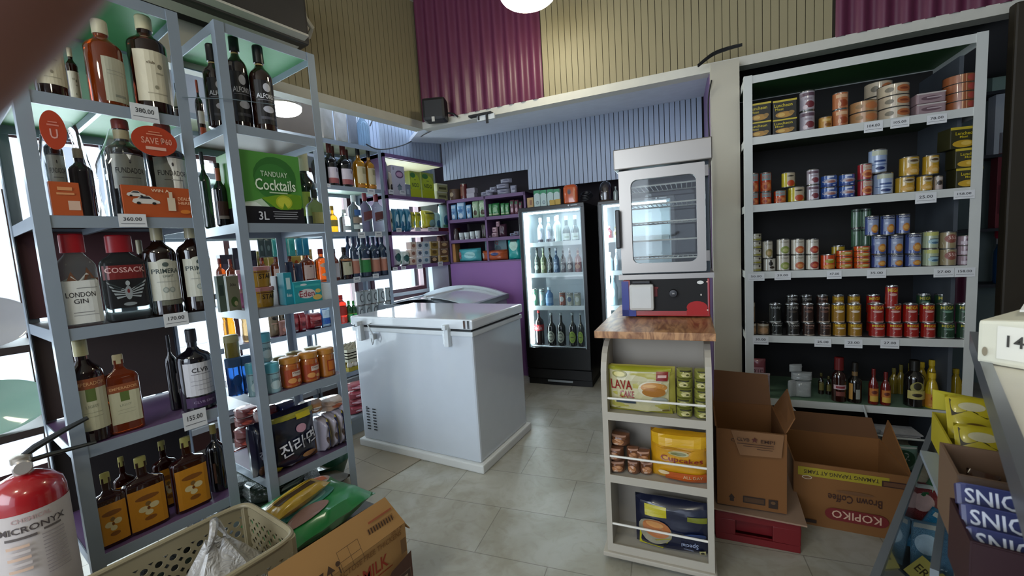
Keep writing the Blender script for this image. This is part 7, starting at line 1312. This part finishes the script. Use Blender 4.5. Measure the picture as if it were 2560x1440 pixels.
mb = MB(); mb.slab([(0, .205, .07), (w*.42, .205, .07), (w*.40, .215, .10), (0, .21, .11)], (0, 1, 0), .003); mb.obj('flap', M('#b0a41c', .5), R)
mb = MB(); mb.slab([(w*.42, .206, .07), (w, .206, .07), (w*.98, .23, .105), (w*.45, .23, .105)], (0, 1, 0), .003); mb.obj('flap', M('#6a5c50', .6), R)
dx = np.array([math.cos(rz), math.sin(rz), 0]); dy = np.array([-math.sin(rz), math.cos(rz), 0]); A1_ = np.array([nl[0], nl[1], 0])
yc = P_pouch('candy_packet', '#a8981c', [('p', [(-.44, .5), (-.1, .66), (.2, .5), (.44, .62), (.44, .9), (-.44, .9)], '#2c2410'), ('e', -.05, .74, .5, .2, '#b4ac8c'), ('e', 0, .28, .5, .2, '#5c4410')], ph=.4)
for k in range(2):
    for j in range(2):
        o = copy_tree(yc); p = A1_+dx*(w*(.27+.44*k))+dy*(.05+.075*j); o.location = (p[0], p[1], zt+.012+.03*j); o.rotation_euler = (-.55, 0, rz); o.scale = (w*.42, .02, .085)
        tag(o, f'yellow and black sweet packet, {("left","right")[k]} one in the {("front","back")[j]} row of the yellow carton', 'sweet packet', 'packets in the yellow carton')
# shelf that carries these boxes: steel tray on legs, between case and counter
b0 = np.array([*at(2395, 1470, 'z', zt)[:2], 0]); 
A2_ = A0_*np.array([1, 1, 0]); P = [A2_-dy*.36+dx*.01, A2_-dy*.36+dx*.2, A2_+dy*.34+dx*.2, A2_+dy*.34+dx*.01]
R = empty('display_stand', (0, 0, 0), 0, 'narrow steel display stand carrying the chocolate and sweet boxes', 'display stand')
mb = MB(); mb.slab([p*np.array([1, 1, 0])+np.array([0, 0, zt-.012]) for p in P], (0, 0, 1), .01); mb.obj('tray', STEEL, R)
for i, p in enumerate(P):
    mb = MB(); q = p+(sum(P)/4-p)*.06+(dx*.15 if i in (0, 3) else 0); mb.tube([(q[0], q[1], 0), (q[0], q[1], zt-.013)], .009, 8); mb.obj('leg', STEEL, R)
# sachets hanging in the case between the two clear panes
zs2 = .50
cl = [('#1c6a34', '#8fb49c', 2330, 1222, .56, 'green sweets packet at the far end of the sweets case'), ('#8a3434', '#c4a49c', 2318, 1262, .53, 'red and white sweets packet in the sweets case'), ('#1c7ca8', '#a4c8d8', 2312, 1330, .50, 'blue sweets packet with pale patch in the sweets case'), ('#6a9cb8', '#b4ccd8', 2330, 1372, .49, 'pale blue packet beside the yellow box in the sweets case')]
for k, (c, c2, px, py, z, lb) in enumerate(cl):
    p = at(px, py, 'z', z); o = copy_tree(P_pouch('sweets_packet', c, [('e', 0, .5, .6, .4, c2), ('r', 0, .86, .7, .1, '#b0b4ac')], ph=k, kind='foil')); o.location = (p[0], p[1], z-.06); o.rotation_euler = (-.7, .3*(-1)**k, -.5); o.scale = (.075, .03, .11); tag(o, lb, 'sweets packet')
p = at(2318, 1412, 'z', .49); o = copy_tree(P_box('sweets_box', '#a89c4c', [('t', 'ERGEN', 0, .5, .8, .34, '#3c3018')])); o.location = (p[0], p[1], .43); o.rotation_euler = (-.8, .2, -.9); o.scale = (.085, .03, .05); tag(o, 'small yellow box with black letters tilted in the sweets case', 'box')
mb = MB(); q = [at(2344, 1050, 'z', .40), at(2350, 1200, 'z', .40), at(2330, 1440, 'z', .40), at(2215, 1440, 'z', .40), at(2300, 1150, 'z', .40)]
mb.slab(q, (0, 0, 1), .006); mb.obj('case_floor', M('#3c4246', .4), bpy.data.objects['display_case'])
# ================================================================ BACK STOCK SEEN PAST THE TIN RACK
VS = 3.9
R = empty('stock_shelf', W(1.60, VS), A, 'narrow stock shelf glimpsed between the tin rack and the brown frame', 'shelf')
for z in (.75, 1.13, 1.62, 2.03): mb = MB(); mb.box(0, 0, z-.02, .6, .3, z); mb.obj('shelf_board', M('#2c3038', .6), R)
for x in (0, .58): mb = MB(); mb.box(x, 0, 0, x+.02, .3, 2.5); mb.obj('upright', M('#3c3c46', .6), R)
mb = MB(); mb.box(.02, .29, 0, .58, .3, 2.5); mb.obj('back_board', M('#7f8c94', .6), R)
LS = [Line('v', VS, z+.001) for z in (.75, 1.13, 1.62, 2.03)]
put(P_box('stock_box', '#9cb8ac'), LS[3], 2470, 2512, 110, 'mint green box high up behind the tin rack', 'box', dk=1)
put(P_box('stock_box', '#c4ccd4'), LS[2], 2474, 2514, 238, 'white box glimpsed right of the tin rack', 'box', dk=1)
put(P_box('stock_box', '#7c2c38', [('r', 0, .3, .8, .3, '#5c1c28')]), LS[1], 2478, 2516, 330, 'red carton glimpsed right of the tin rack', 'box', dk=1)
z = put(P_lathe('drink_jug', M('#1c4468', .15, 0, 'gloss'), [(.44, 0), (.5, .06), (.5, .7), (.3, .86), (.3, .9)], '#b4b8b8', [(.34, .88), (.34, 1), (.3, 1.01)]), LS[0], 2480, 2518, 596, 'dark blue jug behind the right post of the tin rack', 'jug')
put(P_lathe('drink_jug', M('#8c1c34', .15, 0, 'gloss'), [(.44, 0), (.5, .06), (.5, .7), (.3, .86), (.3, .9)], '#b4b8b8', [(.34, .88), (.34, 1), (.3, 1.01)]), LS[0], 2486, 2524, 480, 'dark red jug standing on the blue jug past the tin rack', 'jug', zb=z+.001)
tag(corrug('wall_right_corrugated_panel', 1.17, 1.6, .4, 1.05, 3.5), kind='structure')
# ================================================================ LEFT EDGE: SHELF WITH DISHES BY THE WINDOW
XL = -2.62
def lp(px, py, X=XL): return at(px, py, 'x', X)
R = empty('side_shelf', (0, 0, 0), 0, 'dark wooden side shelf at the left edge, holding oval dishes', 'shelf')
zA, zB_ = float(lp(50, 862)[2]), float(lp(60, 1072)[2])
for z in (zA, zB_):
    mb = MB(); mb.box(XL-.28, -.15, z-.03, XL+.04, .31, z); mb.obj('shelf_board', M('#2c201c', .6), R)
for y in (-.15, .29):
    mb = MB(); mb.box(XL-.28, y, 0, XL-.25, y+.02, zA+.66); mb.obj('upright', M('#4a3430', .6), R)
mb = MB(); mb.box(XL-.28, -.15, zA, XL-.265, .222, zA+.30); mb.obj('pink_notice', M('#a8707c', .7), R)
decor([('r', .02, zA+.25-i*.045, .22, .008, '#7c4c58') for i in range(5)], lambda x, z, off: (XL-.264+off, x, z), 'notice_lines', R, off0=.001)
def dish(name, z, a, b, col, label):
    mb = MB(); mb.lathe([(.002, -.03), (.5, -.025), (.92, -.004), (1, .0), (1, .006), (.9, .004), (.5, -.018), (.002, -.022)], 40, closed=False); vs = [(z_*1.0, x*a, y*b) for x, y, z_ in mb.v]; mb.v = vs
    o = mb.obj(name, M(col, .3, 0, 'gloss'), smooth=True); o.location = (XL-.02, .300-a-(.0 if z > .7 else -.01), z+b*.995); o.rotation_euler = (0, -.12, 0); tag(o, label, 'dish'); return o
dish('oval_dish', zA, .16, abs(lp(30, 730)[2]-lp(30, 862)[2])/2, '#b4b4b8', 'white oval dish standing upright at the left edge')
dish('oval_dish', zB_, .18, abs(lp(30, 930)[2]-lp(30, 1066)[2])/2, '#9cc4b4', 'mint green oval dish standing upright below the white one')
zt_ = float(lp(30, 600)[2]); mb = MB(); mb.box(XL-.20, -.10, zt_, XL-.0, .222, zt_+abs(float(lp(30, 492)[2])-zt_)); o = mb.obj('foam_box', M('#b8bcc0', .6), bevel=.03); tag(o, 'white foam box with rounded edges on the side shelf', 'box')
mb = MB(); mb.box(XL-.28, -.15, zt_-.02, XL+.0, .222, zt_-.001); mb.obj('shelf_board', M('#8a6a74', .6), bpy.data.objects['side_shelf'])
mb = MB(); mb.box(XL-.14, -.10, zt_+.142, XL-.02, .20, zt_+.26); o = mb.obj('black_bag', M('#15151a', .5, 0, 'foil'), bevel=.03); tag(o, 'black bundle lying on the white foam box', 'bag')
# ================================================================ FINGER BESIDE THE LENS
def skin_mat():
    m = M('#7c5046', .55, 0, 'skin', .1, 60.); b = m.node_tree.nodes['Principled BSDF']; b.inputs['Subsurface Weight'].default_value = .1; b.inputs['Subsurface Radius'].default_value = (.01, .004, .002); return m
def campt(px, py, d): 
    r = ray(px, py); return CP + r*d
tip = campt(215, -235, .056); knu1 = campt(-20, -5, .057); knu2 = campt(-330, 300, .062); root_ = campt(-760, 560, .075); palm = campt(-1300, 800, .10)
pts = [palm, root_, knu2, knu1, tip]; rad = [.022, .0105, .0095, .0088, .0072]
me = bpy.data.meshes.new('finger'); me.from_pydata([tuple(p) for p in pts], [(i, i+1) for i in range(4)], [])
o = bpy.data.objects.new('finger', me); COL.objects.link(o); me.materials.append(skin_mat())
md = o.modifiers.new('skin', 'SKIN'); 
for v, r_ in zip(me.skin_vertices[0].data if me.skin_vertices else [], rad): v.radius = (r_, r_)
if me.skin_vertices: me.skin_vertices[0].data[0].use_root = True
md.use_smooth_shade = True; sb_ = o.modifiers.new('sub', 'SUBSURF'); sb_.levels = 3; sb_.render_levels = 3
tag(o, 'blurred finger of a hand holding the camera, in the top left corner', 'finger')

# panels and a jug standing on top of the window rack, under the left beam
for k, (xa, xb, yt, c, lb) in enumerate(((806, 838, 252, '#8d8a86', 'grey plastic sheet bundle, left one on top of the window rack'), (840, 872, 262, '#a09e9b', 'pale grey sheet bundle with a ragged edge on top of the window rack'), (874, 897, 268, '#6e7480', 'darker blue-grey board standing beside the pale sheet bundle'))):
    put(P_pouch('plastic_sheet', c, [], ph=k, bulge=.6, rough=.5), Line('x', -2.88, 2.071), xa, xb, yt, lb, 'plastic sheet', dk=.5)
put(P_bottle('water_jug', M('#a9c0cc', .1, 0, 'glass'), .5, .75, .16, cap='#b4c4cc', capz=.85), Line('x', -2.86, 2.071), 898, 924, 272, 'clear bluish jug at the right end of the window rack top', 'jug')
mb = MB(); p0 = at(415, 232, 'x', -1.82); mb.tube([(-1.824, .64, float(at(478, 247, 'x', -1.82)[2])), (-1.822, .80, float(at(580, 248, 'x', -1.82)[2])), (-1.824, 1.0, float(at(650, 250, 'x', -1.82)[2]))], .0015, 5); tag(mb.obj('wire', M('#6c7c84', .5)), 'thin wire strung between the two front racks at the top', 'wire')
